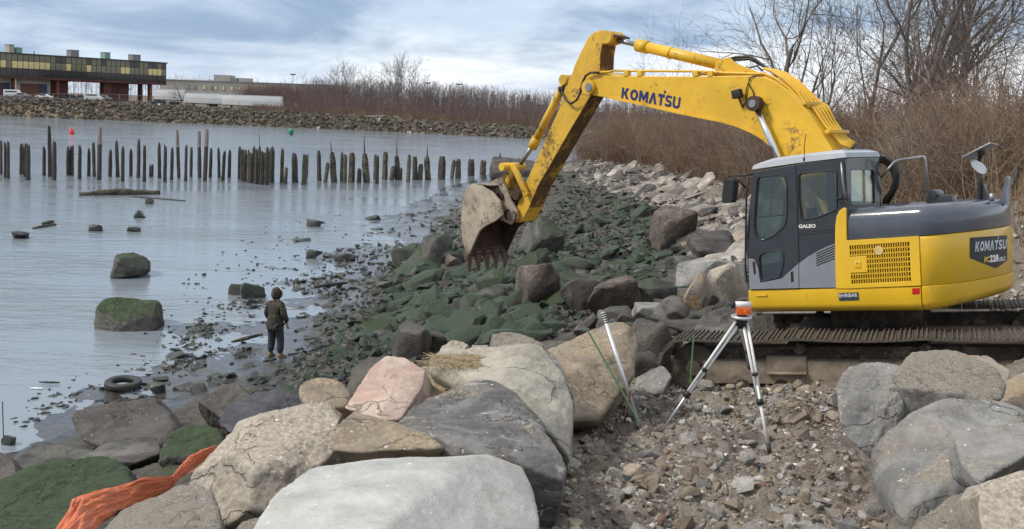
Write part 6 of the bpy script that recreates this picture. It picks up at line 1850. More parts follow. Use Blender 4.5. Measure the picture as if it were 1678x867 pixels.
# ------------------------------------------------------------------ orange cloth
def cloth(left, right, depths, name, parent, mat, amp=.05, seed=1, nu=110, nv=44):
    """strip between two edges read in the photo"""
    Lp = np.array([at(a, b_, d) for (a, b_), d in zip(left, depths)]); Rp = np.array([at(a, b_, d) for (a, b_), d in zip(right, depths)])
    t = np.linspace(0, 1, len(Lp)); tu = np.linspace(0, 1, nu)
    I = lambda P: np.stack([np.interp(tu, t, P[:, k]) for k in range(3)], 1)
    Lu, Ru = I(Lp), I(Rp)
    V = np.array([Lu * (1 - v) + Ru * v for v in np.linspace(0, 1, nv)]).transpose(1, 0, 2).reshape(-1, 3)
    vv = np.tile(np.linspace(0, 1, nv), nu); uu = np.repeat(np.linspace(0, 1, nu), nv)
    q = np.stack([uu * 3.0 + 1.5 * vv, vv * 4.5 - uu * 2.0, np.full_like(uu, seed)], 1)
    h = -np.abs(fbm(q, seed, 4)) * amp * 1.3 - np.abs(fbm(q * np.array([1.0, 2.2, 1]), seed + 4, 3, .5)) * amp * .6 + np.sin(vv * math.pi) * amp * 2.2
    V[:, 2] += h; V[:, 1] -= h * .5
    Fc = [(i * nv + j, i * nv + j + 1, (i + 1) * nv + j + 1, (i + 1) * nv + j) for i in range(nu - 1) for j in range(nv - 1)]
    o = obj(name, np_mesh(name, V, Fc, mat, True), parent)
    m = o.modifiers.new('thickness', 'SOLIDIFY'); m.thickness = .012; m.offset = 0
    return o


M['tarp'] = plain('orange_sheet', (.56, .155, .07), .5, var=.12, vscale=3, dirt=(.10, .05, .03), dirt_amt=.06, dscale=9, bump=.01)
tp = empty('orange_sheet', tuple(at(180, 830, 9.9))); tag(tp, 'orange plastic sheet draped down between the rocks at the lower left', 'plastic sheet')
tp_loc = np.array(tp.location)
for (nm, l_, r_, ds, sd) in (('sheet_lower', [(40, 910), (88, 867), (111, 830), (114, 819), (149, 806), (178, 803), (227, 789), (281, 785)], [(120, 910), (152, 868), (165, 851), (180, 842), (199, 832), (222, 820), (247, 804), (286, 793)], [9.2, 9.6, 9.9, 10.0, 10.2, 10.4, 10.6, 10.9], 3),
                            ('sheet_upper', [(281, 785), (288, 772), (296, 762), (311, 746), (330, 738), (352, 732)], [(286, 793), (296, 781), (308, 771), (322, 760), (338, 748), (356, 739)], [10.9, 11.0, 11.1, 11.3, 11.4, 11.5], 6),
                            ('sheet_upper', [(312, 776), (330, 762), (345, 748)], [(318, 781), (338, 768), (352, 753)], [11.0, 11.1, 11.2], 8)):
    o = cloth(l_, r_, ds, nm, None, M['tarp'], .045 if nm == 'sheet_lower' else .02, sd)
    o.parent = tp
    for v in o.data.vertices: v.co = v.co - Vector(tp_loc)


# ------------------------------------------------------------------ the person on the mud
def skin_mesh(name, joints, bones, mats, parent, sub=2, assign=None):
    """one continuous surface grown round a jointed skeleton"""
    me = bpy.data.meshes.new(name + '_skeleton')
    keys = list(joints); idx = {k: i for i, k in enumerate(keys)}
    me.from_pydata([joints[k][:3] for k in keys], [(idx[a], idx[b_]) for a, b_ in bones], [])
    o = bpy.data.objects.new(name, me); COL.objects.link(o)
    m = o.modifiers.new('skin', 'SKIN'); m.use_smooth_shade = True; m.branch_smoothing = .35
    for i, k in enumerate(keys):
        sv = me.skin_vertices[0].data[i]; r = joints[k][3]; sv.radius = r if isinstance(r, tuple) else (r, r)
        sv.use_root = (i == 0)
    s2 = o.modifiers.new('smooth', 'SUBSURF'); s2.levels = s2.render_levels = sub
    dg = bpy.context.evaluated_depsgraph_get()
    ev = o.evaluated_get(dg)
    out = bpy.data.meshes.new_from_object(ev)
    bpy.data.objects.remove(o)
    out.name = name
    out.materials.clear()
    for mm in mats: out.materials.append(mm)
    for p in out.polygons:
        p.use_smooth = True
        p.material_index = assign(p.center) if assign else 0
    return obj(name, out, parent)


def camo():
    m, t, b = newmat('camouflage_cloth')
    co = t.n('ShaderNodeTexCoord').outputs['Object']
    n1 = t.noise(co, 9, 4, .5, .6); n2 = t.noise(co, 13, 4, .5, .8)
    c = t.mix(t.ss(n1, .48, .52), (.045, .037, .027), (.024, .021, .016))
    c = t.mix(t.ss(n2, .54, .57), c, (.075, .062, .045))
    t.set(b.inputs['Base Color'], c); b.inputs['Roughness'].default_value = .9
    t.set(b.inputs['Normal'], t.n('ShaderNodeBump', Strength=.6, Distance=.02, Height=t.noise(co, 7, 4)).outputs[0])
    return m


pp = hit([450], [587])[0]
pers = empty('person', tuple(pp), np.array(Matrix.Rotation(math.radians(-28), 3, 'Z')))     # local +Y is where the person faces... right and away
tag(pers, 'person in a hooded camouflage jacket and dark trousers standing on the mud', 'person')
M['skin'] = plain('skin', (.45, .28, .21), .55, var=.06)
M['trouser'] = plain('dark_blue_grey_cloth', (.036, .038, .050), .9, var=.3, bump=.01)
M['boot'] = plain('tan_boot_leather', (.24, .17, .10), .8, var=.2)
M['glove'] = plain('tan_glove_leather', (.42, .31, .15), .8, var=.15)
CAMO = camo()
J = {'pelvis': (0, 0, .93, (.15, .12)), 'waist': (0, .0, 1.08, (.155, .12)), 'chest': (0, .02, 1.32, (.185, .13)), 'neckb': (0, .02, 1.47, .075), 'neck': (0, .035, 1.54, .058), 'skull': (0, .055, 1.66, (.078, .095)), 'crown': (0, .05, 1.74, .06),
     'shL': (-.17, .01, 1.42, .075), 'elL': (-.26, -.02, 1.14, .056), 'wrL': (-.235, .10, .93, .036), 'shR': (.17, .01, 1.42, .075), 'elR': (.27, .0, 1.14, .056), 'wrR': (.27, .12, .93, .036),
     'hipL': (-.10, 0, .88, .115), 'knL': (-.12, .03, .50, .078), 'anL': (-.13, -.02, .10, .055), 'toeL': (-.15, .15, .05, .045), 'hipR': (.10, 0, .88, .115), 'knR': (.13, .05, .50, .078), 'anR': (.15, .02, .10, .055), 'toeR': (.18, .19, .05, .045)}
BN = [('pelvis', 'waist'), ('waist', 'chest'), ('chest', 'neckb'), ('neckb', 'neck'), ('neck', 'skull'), ('skull', 'crown'), ('chest', 'shL'), ('shL', 'elL'), ('elL', 'wrL'), ('chest', 'shR'), ('shR', 'elR'), ('elR', 'wrR'), ('pelvis', 'hipL'), ('hipL', 'knL'), ('knL', 'anL'), ('anL', 'toeL'), ('pelvis', 'hipR'), ('hipR', 'knR'), ('knR', 'anR'), ('anR', 'toeR')]
skin_mesh('body', J, BN, [M['skin'], M['trouser'], M['boot'], CAMO], pers, 2, lambda c: 2 if c.z < .16 else (1 if c.z < .95 and abs(c.x) < .225 else (3 if c.z < 1.47 else 0)))
# jacket, trousers, boots, hood and gloves over the body
JJ = {'tail': (0, 0, .74, (.20, .165)), 'hem': (0, 0, .86, (.215, .17)), 'waist': (0, .0, 1.06, (.205, .16)), 'chest': (0, .02, 1.31, (.225, .165)), 'collar': (0, .02, 1.49, .10), 'shL': (-.18, .01, 1.41, .10), 'elL': (-.275, -.02, 1.13, .082), 'wrL': (-.245, .10, .955, .062), 'shR': (.18, .01, 1.41, .10), 'elR': (.285, .0, 1.13, .082), 'wrR': (.28, .12, .955, .062)}
skin_mesh('jacket', JJ, [('tail', 'hem'), ('hem', 'waist'), ('waist', 'chest'), ('chest', 'collar'), ('chest', 'shL'), ('shL', 'elL'), ('elL', 'wrL'), ('chest', 'shR'), ('shR', 'elR'), ('elR', 'wrR')], [CAMO], pers)
V, Fc = [], []
for i, (z_, rx_, ry_) in enumerate(((.76, .215, .185), (.80, .222, .190), (.95, .215, .180), (1.08, .200, .165), (1.16, .18, .14))):
    for k in range(20):
        a = 2 * math.pi * k / 20; q_ = 1 + .05 * math.sin(5 * a + i)
        V.append((rx_ * q_ * math.cos(a), ry_ * q_ * math.sin(a) + .005, z_ + .012 * math.sin(3 * a) * (i == 0)))
Fc = [(i * 20 + k, i * 20 + (k + 1) % 20, (i + 1) * 20 + (k + 1) % 20, (i + 1) * 20 + k) for i in range(4) for k in range(20)]
hm_ = obj('jacket_hem', np_mesh('jacket_hem', V, Fc, CAMO, True), pers); hm_.modifiers.new('thickness', 'SOLIDIFY').thickness = .012
TJ = {'seat': (0, 0, .92, (.17, .135)), 'hipL': (-.105, 0, .84, .125), 'knL': (-.125, .03, .50, .10), 'cuffL': (-.13, -.01, .17, .088), 'hipR': (.105, 0, .84, .125), 'knR': (.135, .05, .50, .10), 'cuffR': (.15, .03, .17, .088)}
skin_mesh('trousers', TJ, [('seat', 'hipL'), ('hipL', 'knL'), ('knL', 'cuffL'), ('seat', 'hipR'), ('hipR', 'knR'), ('knR', 'cuffR')], [M['trouser']], pers)
for s_, sx_ in (('L', -1), ('R', 1)):
    a_, t_ = np.array(J['an' + s_][:3]), np.array(J['toe' + s_][:3])
    skin_mesh('boot', {'ankle': (*a_, .068), 'shaft': (a_[0], a_[1], .21, .068), 'ball': (*(a_ * .45 + t_ * .55 + [0, 0, -.01]), .058), 'toe': (*(t_ + [0, .04, 0]), .048), 'heel': (*(a_ + [0, -.05, -.05]), .05)}, [('ankle', 'shaft'), ('ankle', 'ball'), ('ball', 'toe'), ('ankle', 'heel')], [M['boot']], pers)
    w_ = np.array(J['wr' + s_][:3]); d = np.array([0, .25, -1.]); d /= np.linalg.norm(d)
    GJ = {'palm': (*(w_ + d * .05), (.040, .024)), 'wrist': (*(w_ - d * .02), .034), 'knuckle': (*(w_ + d * .09), (.038, .020))}
    GB = [('palm', 'wrist'), ('palm', 'knuckle')]
    for f in range(4):
        ox = (-.028 + .019 * f) * sx_
        kx = w_ + d * .10 + np.array([ox, 0, 0]); lf = (.062, .074, .070, .055)[f]
        m_ = kx + d * lf * .55 + np.array([0, .012, 0]); e_ = m_ + (d + np.array([0, .6, 0])) * lf * .4
        for nm, q_ in (('k', kx), ('m', m_), ('e', e_)): GJ['f%d%s' % (f, nm)] = (*q_, .0105 if nm != 'e' else .009)
        GB += [('knuckle', 'f%dk' % f), ('f%dk' % f, 'f%dm' % f), ('f%dm' % f, 'f%de' % f)]
    th0 = w_ + d * .045 + np.array([-.035 * sx_, .012, 0]); th1 = th0 + np.array([-.018 * sx_, .028, -.035]); th2 = th1 + np.array([0, .018, -.028])
    GJ['t0'] = (*th0, .014); GJ['t1'] = (*th1, .012); GJ['t2'] = (*th2, .010); GB += [('palm', 't0'), ('t0', 't1'), ('t1', 't2')]
    skin_mesh('glove', GJ, GB, [M['glove']], pers, 1)
# hood: an open shell over the head, face showing
D_, Fi = ico(4)
Vh = D_ * np.array([.128, .142, .172]) + np.array([0, .03, 1.650])
keep = [f for f in Fi if not ((D_[f].mean(0)[1] > .60 and -.55 < D_[f].mean(0)[2] < .62) or D_[f].mean(0)[2] < -.80)]
hd = obj('hood', np_mesh('hood', Vh + (fbm(Vh * 9, 3, 3) * .004)[:, None] * D_, keep, CAMO, True), pers); md = hd.modifiers.new('thickness', 'SOLIDIFY'); md.thickness = .012
mb = MB(); rim = [D_[i] for i in range(0)]
mb.tube([(.118 * math.sin(a), .03 + .140 * .63 - .0, 1.66 + .128 * math.cos(a)) for a in np.linspace(-2.3, 2.3, 18)], .013, 6); mb.build('hood_trim', M['white'], pers)
V3, F3 = ico(3)
for nm, c, s_, mt in (('nose', (0, .152, 1.655), (.014, .020, .022), 'skin'), ('ear', (-.08, .05, 1.66), (.012, .02, .032), 'skin'), ('ear', (.08, .05, 1.66), (.012, .02, .032), 'skin'), ('eye', (-.030, .138, 1.675), (.011, .010, .008), 'white'), ('eye', (.030, .138, 1.675), (.011, .010, .008), 'white'), ('mouth', (0, .142, 1.612), (.022, .006, .005), 'red')):
    obj(nm, np_mesh(nm, V3 * np.array(s_) + np.array(c), F3, M[mt] if nm != 'mouth' else plain('lip_colour', (.30, .13, .11), .6), True), pers)
mb = MB(); mb.tube([(0, .06, 1.715), (0, .06, 1.755), (0, .055, 1.78)], [.098, .092, .05], 14); mb.build('cap', M['white'], pers)
# ------------------------------------------------------------------ far shore: buildings, trailers, cars, fence, poles
M['bpane'] = plain('dark_olive_glass', (.15, .14, .075), .10, var=.45, vscale=.3, coat=.5)
M['bgold'] = plain('gold_reflection_glass', (.66, .55, .26), .15, var=.25, vscale=.3, metal=.3)  # gold reflections in the panes are put into their colour
M['bblack'] = plain('black_glass', (.008, .008, .010), .10, coat=.3)
M['mull'] = plain('bronze_frame', (.040, .034, .028), .5)
M['brick'] = plain('red_brown_brick', (.105, .042, .035), .9, var=.25, vscale=.8)
M['brickl'] = plain('orange_brown_brick', (.20, .075, .045), .9, var=.2, vscale=.8)
M['conc'] = plain('pale_concrete', (.40, .37, .33), .85, var=.12, vscale=.6)
M['shut'] = plain('rust_red_shutter', (.16, .07, .05), .7, var=.1)
M['blued'] = plain('blue_door_paint', (.05, .065, .13), .6)
M['verd'] = plain('green_grey_metal', (.22, .34, .30), .6, var=.15)
M['grey'] = plain('grey_metal', (.22, .22, .23), .6, var=.15)
bR, bL = np.array([-109.0, 325.0]), np.array([-140.0, 283.0])
bu = (bL - bR) / np.linalg.norm(bL - bR)            # along the front, towards the left
bn = np.array([bu[1], -bu[0]]);                      # out of the front
if bn @ (-bR) < 0: bn = -bn
BRm = np.array([[-bu[0], -bn[0], 0], [-bu[1], -bn[1], 0], [0, 0, 1.]])    # local x to the right along the front, y into the building
ob = empty('office_building', (bR[0], bR[1], 4.6), BRm); tag(ob, 'long dark glass office building raised on brick columns across the water', 'building')
BL_ = 84.0
zb0, zb1 = 10.5 - 4.6, 16.6 - 4.6
mb = MB(); mb.box((-BL_ / 2, 9.2, (zb0 + zb1) / 2), (BL_, 18, zb1 - zb0)); mb.build('glass_storey', M['bblack'], ob)
mb = MB(); mb.box((-BL_ / 2, 9.0, zb1 + .12), (BL_ + .5, 19, .3)); mb.build('roof_edge', M['mull'], ob)
mb = MB(); mb.box((-BL_ / 2, 9.0, zb0 - .35), (BL_, 18.4, .6)); mb.build('soffit', M['brick'], ob)
gb = np.random.default_rng(31)
pw = 1.58; nb = int(BL_ / pw)
rowsz = [(zb0 + .05, 2.15), (zb0 + 2.25, 1.95), (zb0 + 4.25, 1.75)]
pm_cache = {}
for r_, (z0, h_) in enumerate(rowsz):
    for mt in ('bpane', 'bgold', 'bblack'):
        mb = MB(); mb.box((0, 0, h_ / 2), (pw - .12, .08, h_)); t_ = mb.build('window_pane', M[mt], None); pm_cache[r_, mt] = t_.data; bpy.data.objects.remove(t_)
for k in range(nb):
    for r_, (z0, h_) in enumerate(rowsz):
        mt = 'bblack' if r_ == 0 else ('bgold' if r_ == 1 and (gb.random() < (.8 if k < 5 or k > 26 else .38)) else 'bpane')
        if r_ == 2 and gb.random() < .25: mt = 'bblack'
        o = bpy.data.objects.new('window_pane', pm_cache[r_, mt]); COL.objects.link(o); o.parent = ob; o.location = (-(k + .5) * pw, .14, z0)
mb = MB()
for k in range(nb + 1): mb.box((-k * pw, .12, (zb0 + zb1) / 2), (.12, .14, zb1 - zb0))
for z_ in (zb0, zb0 + 2.2, zb0 + 4.2, zb1): mb.box((-BL_ / 2, .10, z_), (BL_, .12, .10))
mb.build('mullions', M['mull'], ob)
def bx(px):            # photo pixel along the front -> local x
    d = ray(px, 140); A = np.array([[d[0], -bu[0]], [d[1], -bu[1]]]); t = np.linalg.solve(A, bR); return -t[1]
for (x0, x1, d0, dp, mt) in [(173, 185.5, .8, 2.2, 'brick'), (189.5, 217.5, 2, 6, 'brick'), (90, 119.5, 2.5, 8, 'brick'), (95, 99, .6, 1.2, 'brickl'), (234, 237, 1, 1.0, 'brick'), (240.5, 243, 3, 1.0, 'brick'), (244.5, 247, 5, 1.0, 'brickl'), (248, 252, .8, 1.2, 'brickl'), (24, 27.5, .6, 1.2, 'brickl'), (-60, -30, 2, 8, 'brick')]:
    a, b_ = bx(x0), bx(x1); mb = MB(); mb.box(((a + b_) / 2, d0 + dp / 2, (zb0 - .6) / 2), (b_ - a, dp, zb0 - .6)); mb.build('brick_column', M[mt], ob)
for (x0, x1) in ((-30, 29), (35, 90)):
    a, b_ = bx(x0), bx(x1)
    mb = MB(); mb.box(((a + b_) / 2, 2.6, zb0 - 1.25), (b_ - a, .5, 1.3)); mb.box((a + .5, 2.6, (zb0 - 1.9) / 2), (.9, .5, zb0 - 1.9)); mb.box((b_ - .5, 2.6, (zb0 - 1.9) / 2), (.9, .5, zb0 - 1.9)); mb.build('concrete_portal', M['conc'], ob)
    mb = MB(); mb.box(((a + b_) / 2, 2.9, (zb0 - 1.9) / 2), (b_ - a - 1.6, .3, zb0 - 1.9)); mb.build('roller_shutter', M['shut'], ob)
    mb = MB(); mb.box((b_ - 2.0, 2.7, 1.9), (1.8, .2, 3.8)); mb.build('blue_door', M['blued'], ob)
for (x0, x1, h_, mt) in ((26.5, 35, 2.3, 'conc'), (39, 48, 1.6, 'verd'), (128, 141, 2.0, 'grey'), (183.5, 192.5, 2.0, 'verd'), (229, 242, 1.9, 'grey')):
    a, b_ = bx(x0), bx(x1); mb = MB(); mb.box(((a + b_) / 2, 5, zb1 + h_ / 2 + .25), (b_ - a, 2.4, h_)); mb.box(((a + b_) / 2, 5, zb1 + h_ + .3), (b_ - a + .2, 2.6, .12)); mb.build('rooftop_unit', M[mt], ob)
mb = MB(); mb.cyl((bx(71), 5, zb1), (bx(71), 5, zb1 + 1.3), .18, 8); mb.build('roof_vent', M['grey'], ob)
# long warehouse behind
D2 = 400
wl_, wr_ = at(262, 131, D2), at(560, 146, D2 + 10)
wb = empty('warehouse', (float(wl_[0]), float(wl_[1]), 4.2)); tag(wb, 'long pale warehouse with lit windows behind the white trailers', 'building')
Wn = float(wr_[0] - wl_[0]); Hh = float(wl_[2]) - 4.2
mb = MB(); mb.box((Wn / 2, 10, Hh / 2), (Wn, 20, Hh)); mb.build('wall', plain('cream_wall_paint', (.42, .40, .36), .8, var=.08, vscale=.1), wb)
mb = MB(); mb.box((Wn / 2, 10, Hh + .2), (Wn + .6, 20.6, .4)); mb.build('roof_edge', M['grey'], wb)
w2x = lambda px: (px - 262) / (560 - 262) * Wn
for (x0, x1, y0, y1, mt) in ((349, 377, 121, 132, 'conc'), (378, 389, 126, 133, 'grey'), (391, 408, 127, 134, 'conc'), (304, 340, 129, 132, 'white')):
    h_ = (y1 - y0) * D2 / F_PX
    mb = MB(); mb.box((w2x((x0 + x1) / 2), 6, Hh + h_ / 2 + .2), (w2x(x1) - w2x(x0), 7, h_)); mb.build('penthouse', M[mt], wb)
mw_ = plain('lit_window_glass', (.80, .70, .38), .3); mk_ = plain('dull_window_glass', (.30, .32, .33), .2)
for k, px in enumerate((310, 321, 337, 349, 356, 369, 383, 396, 410)):
    mb = MB(); mb.box((w2x(px), -.1, Hh - 2.3), (w2x(6) - w2x(0) - .2, .2, 1.7)); f_ = mb.build('window', M['grey'], wb)
    mb = MB(); mb.box((w2x(px), -.22, Hh - 2.3), (w2x(6) - w2x(0) - .6, .1, 1.35)); mb.build('pane', mw_ if k in (2, 4, 5, 6, 7, 8) else mk_, f_)
# trailers
def trailer(x0, x1, ytop, ybot, D, label, wheels=True):
    a, b_ = at(x0, ybot, D), at(x1, ybot + (x1 - x0) * .075, D)
    L_ = float(np.linalg.norm((b_ - a)[:2])); h_ = (ybot - ytop) * D / F_PX
    zg = float(hz([a[0]], [a[1]])[0])
    t = empty('trailer', (float(a[0]), float(a[1]), zg), np.array(Matrix.Rotation(math.atan2(b_[1] - a[1], b_[0] - a[0]), 3, 'Z')))
    tag(t, label, 'trailer', 'white trailers parked across the water')
    zt = float(a[2]) - zg + h_; z0 = max(.9, zt - 2.75)
    mb = MB(); mb.box((L_ / 2, 1.3, (z0 + zt) / 2), (L_, 2.6, zt - z0)); mb.build('trailer_box', M['whitepaint'], t, bevel=.05)
    mb = MB(); mb.box((L_ / 2, 1.3, zt + .04), (L_ + .06, 2.66, .10)); mb.build('top_rail', M['alu'], t)
    mb = MB(); mb.box((L_ / 2, 1.3, z0 - .10), (L_ - .2, 1.6, .2)); mb.build('chassis', M['black'], t)
    for xx in (L_ - 2.0, L_ - 3.3):
        for yy in (.25, 2.35):
            mb = MB(); mb.cyl((xx, yy - .15, .5), (xx, yy + .15, .5), .5, 14); mb.build('wheel', M['black'], t)
    mb = MB(); mb.box((2.4, 1.3, z0 / 2), (.15, 1.6, z0)); mb.build('landing_leg', M['black'], t)


M['whitepaint'] = plain('white_trailer_paint', (.74, .75, .76), .5, var=.05, vscale=.3)
trailer(252, 299, 146, 162, 282, 'white trailer nearest the office building, partly behind the bare tree')
trailer(301, 362, 152, 165, 281, 'middle white trailer of the row across the water')
trailer(363, 460, 155, 170, 279, 'longest white trailer at the right end of the row across the water')


def car(px, D, label, col, kind='sedan', cat='car'):
    p = at(px, 165, D); z = float(hz([p[0]], [p[1]])[0])
    c = empty('parked_car', (float(p[0]), float(p[1]), z)); tag(c, label, cat, 'cars parked by the office building')
    prof = {'sedan': [(-2.1, .35), (-2.15, .8), (-1.3, .92), (-.7, 1.4), (.6, 1.42), (1.2, .95), (2.1, .85), (2.15, .35)], 'van': [(-2.3, .4), (-2.3, 2.1), (1.2, 2.15), (1.9, 1.25), (2.5, 1.1), (2.5, .4)], 'pickup': [(-2.6, .5), (-2.6, 1.1), (-.3, 1.1), (-.1, 1.75), (1.0, 1.78), (1.5, 1.15), (2.5, 1.05), (2.5, .5)]}[kind]
    mb = MB(); mb.prism([(x, -.85, z_) for x, z_ in prof], (0, 0, 0), (0, 1.7, 0)); mb.build('body', col, c, bevel=.06)
    x0, x1 = {'sedan': (-.9, .75), 'van': (-1.9, 1.3), 'pickup': (-.05, 1.05)}[kind]; zt = {'sedan': 1.15, 'van': 1.65, 'pickup': 1.42}[kind]
    mb = MB(); mb.box(((x0 + x1) / 2, 0, zt), (x1 - x0, 1.74, .36)); mb.build('side_window', M['bblack'], c)
    for xx in (-1.35, 1.4):
        for yy in (-.8, .8):
            mb = MB(); mb.cyl((xx, yy - .1, .34), (xx, yy + .1, .34), .34, 12); mb.build('wheel', M['black'], c)


car(22, 275, 'white van parked in front of the left shutter of the office building', M['whitepaint'], 'van', 'van')
car(36, 272, 'silver car parked below the concrete portal of the office building', M['grey'])
car(72, 276, 'white car by the blue door of the office building', M['whitepaint'])
car(115, 292, 'dark car half hidden beside the brick block of the office building', M['bblack'])
car(153, 290, 'white boxy van seen through the gap under the office building', M['whitepaint'], 'van', 'van')
car(168, 296, 'pale pickup just right of the boxy van under the office building', M['grey'], 'pickup', 'pickup')
car(134, 296, 'pale car left of the boxy van under the office building', M['grey'])
car(259, 285, 'dark car parked right of the thin columns of the office building', M['blued'])
# fence along the far bank
def fence(px0, px1, D, label, h_=2.3, step=4.2):
    f = empty('wire_fence', (0, 0, 0)); tag(f, label, 'fence')
    a, b_ = at(px0, 165, D), at(px1, 165, D - 3); n = int(np.linalg.norm((b_ - a)[:2]) / step)
    P = [a + (b_ - a) * k / n for k in range(n + 1)]; G = [np.array([p[0], p[1], float(hz([p[0]], [p[1]])[0])]) for p in P]
    f.location = G[0]; G0 = G[0]
    for q in G:
        mb = MB(); mb.cyl(q - G0, q - G0 + [0, 0, h_], .05, 6); mb.build('fence_post', M['grey'], f)
    mb = MB(); mb.tube([q - G0 + [0, 0, h_] for q in G], .03, 4); mb.tube([q - G0 + [0, 0, h_ * .5] for q in G], .02, 4); mb.build('fence_rail', M['grey'], f)
    mb = MB()
    for u_, v_ in zip(G[:-1], G[1:]):
        for k in range(10):
            s0, s1 = u_ + (v_ - u_) * k / 10 - G0, u_ + (v_ - u_) * (k + 1) / 10 - G0
            mb.tube([s0, s1 + [0, 0, h_]], .007, 3, caps=False); mb.tube([s1, s0 + [0, 0, h_]], .007, 3, caps=False)
    w_ = mb.build('wire_mesh', M['grey'], f, recalc=False); w_['kind'] = 'stuff'


fence(-20, 360, 268, 'chain link fence along the top of the far bank in front of the office building')
fence(362, 486, 266, 'chain link fence in front of the longest white trailer')


def light_pole(px, ytop, ybot, D, label, arm_=True):
    a, t = at(px, ybot, D), at(px, ytop, D); z = float(hz([a[0]], [a[1]])[0])
    o = empty('light_pole', (float(a[0]), float(a[1]), z)); tag(o, label, 'light pole')
    h_ = float(t[2]) - z
    mb = MB(); mb.tube([(0, 0, 0), (0, 0, h_)], [.16, .09], 8); mb.build('pole', M['grey'], o)
    mb = MB(); mb.box((0, 0, h_), (1.6, .8, .35)); mb.build('lamp_head', M['mull'], o)


light_pole(479.5, 122, 150, 330, 'tall light pole above the trees right of the warehouse')
light_pole(751, 138, 175, 300, 'thin light pole above the middle of the far woods')
light_pole(700, 136, 175, 320, 'light pole left of the tallest far tree top')
# distant pale tower block above the trees
def far_block(x0, x1, yt, D, label, mat, extra=False):
    a, b_ = at(x0, yt, D), at(x1, yt, D); zt = float(a[2])
    o = empty('distant_building', (float(a[0]), float(a[1]), 2.4)); tag(o, label, 'building')
    w_ = float(b_[0] - a[0])
    mb = MB(); mb.box((w_ / 2, 8, (zt - 2.4) / 2), (w_, 16, zt - 2.4)); mb.build('wall', mat, o)
    mb = MB(); mb.box((w_ / 2, 8, zt - 2.2), (w_ + .6, 16.6, .5)); mb.build('roof', M['grey'], o)
    for k in range(5):
        for r_ in range(2):
            mb = MB(); mb.box((w_ * (k + .5) / 5, -.05, zt - 5.5 - 4 * r_), (w_ / 9, .2, 1.8)); mb.build('window', mk_, o)
    if extra:
        mb = MB(); mb.cyl((w_ * .55, 8, zt - 2.4), (w_ * .55, 8, zt + 2.5), 1.2, 10); mb.build('roof_tank', M['mull'], o)


far_block(854, 875, 168, 620, 'distant pale block with a tank on its roof above the far woods', M['conc'], True)
far_block(880, 900, 172, 640, 'distant pale block right of the one with the tank', plain('pinkish_wall', (.38, .30, .27), .8))
far_block(1118, 1140, 184, 620, 'distant block glimpsed under the boom', M['conc'])

# pale debris on the far bank
along(600, 190.5, 636, 189.5, 3.6, 1.0, 'driftwood_beam', 'pale beam lying on top of the far rock bank', 'beam', M['conc'], 12)
for k, (a, b_) in enumerate(((649, 195), (660, 197), (672, 196), (775, 206))):
    p = at(a, b_, 250); V, Fc = hull_rock(800 + k, (2.2, 1.5, 1.3)); tag(obj('pale_boulder', np_mesh('pale_boulder', V, Fc, M['p_white']), None, tuple(p)), ['left pale boulder of the bright heap on the far bank', 'middle pale boulder of the bright heap on the far bank', 'right pale boulder of the bright heap on the far bank', 'single pale boulder further right on the far bank'][k], 'boulder')

# ------------------------------------------------------------------ trees and brush
def barkmat(name, c, c2):
    return plain(name, c, .9, var=.3, vscale=3, dirt=c2, dirt_amt=.25, dscale=1.5)


M['bark'] = barkmat('grey_brown_bark', (.18, .15, .13), (.10, .085, .075))
M['bark2'] = barkmat('dark_bark', (.11, .09, .08), (.16, .135, .12))
M['barkp'] = barkmat('pale_bark', (.20, .18, .16), (.10, .085, .075))
M['farbark'] = barkmat('far_twig_bark', (.20, .165, .165), (.155, .125, .125))
M['farscrub'] = barkmat('far_scrub_twigs', (.185, .125, .115), (.14, .10, .095))


class TreeB:
    def __init__(s): s.V, s.F, s.n = [], [], 0

    def seg(s, pts, rs, sides):
        pts = np.array(pts); n = len(pts)
        t = np.gradient(pts, axis=0); t /= np.linalg.norm(t, axis=1)[:, None] + 1e-9
        a = np.where(np.abs(t[:, 2:3]) < .9, np.array([[0, 0, 1.]]), np.array([[1., 0, 0]]))
        u = np.cross(t, a); u /= np.linalg.norm(u, axis=1)[:, None] + 1e-9; w_ = np.cross(t, u)
        an = np.arange(sides) * 2 * math.pi / sides
        R_ = np.array(rs)[:, None, None]
        V = pts[:, None, :] + R_ * (np.cos(an)[None, :, None] * u[:, None, :] + np.sin(an)[None, :, None] * w_[:, None, :])
        s.V.append(V.reshape(-1, 3))
        i = np.arange(n - 1)[:, None] * sides; k = np.arange(sides)[None, :]; k2 = (k + 1) % sides
        s.F.append((np.stack([i + k, i + k2, i + sides + k2, i + sides + k], -1) + s.n).reshape(-1, 4))
        s.n += n * sides

    def mesh(s, name, mat):
        return np_mesh(name, np.vstack(s.V), np.vstack(s.F), mat, True)


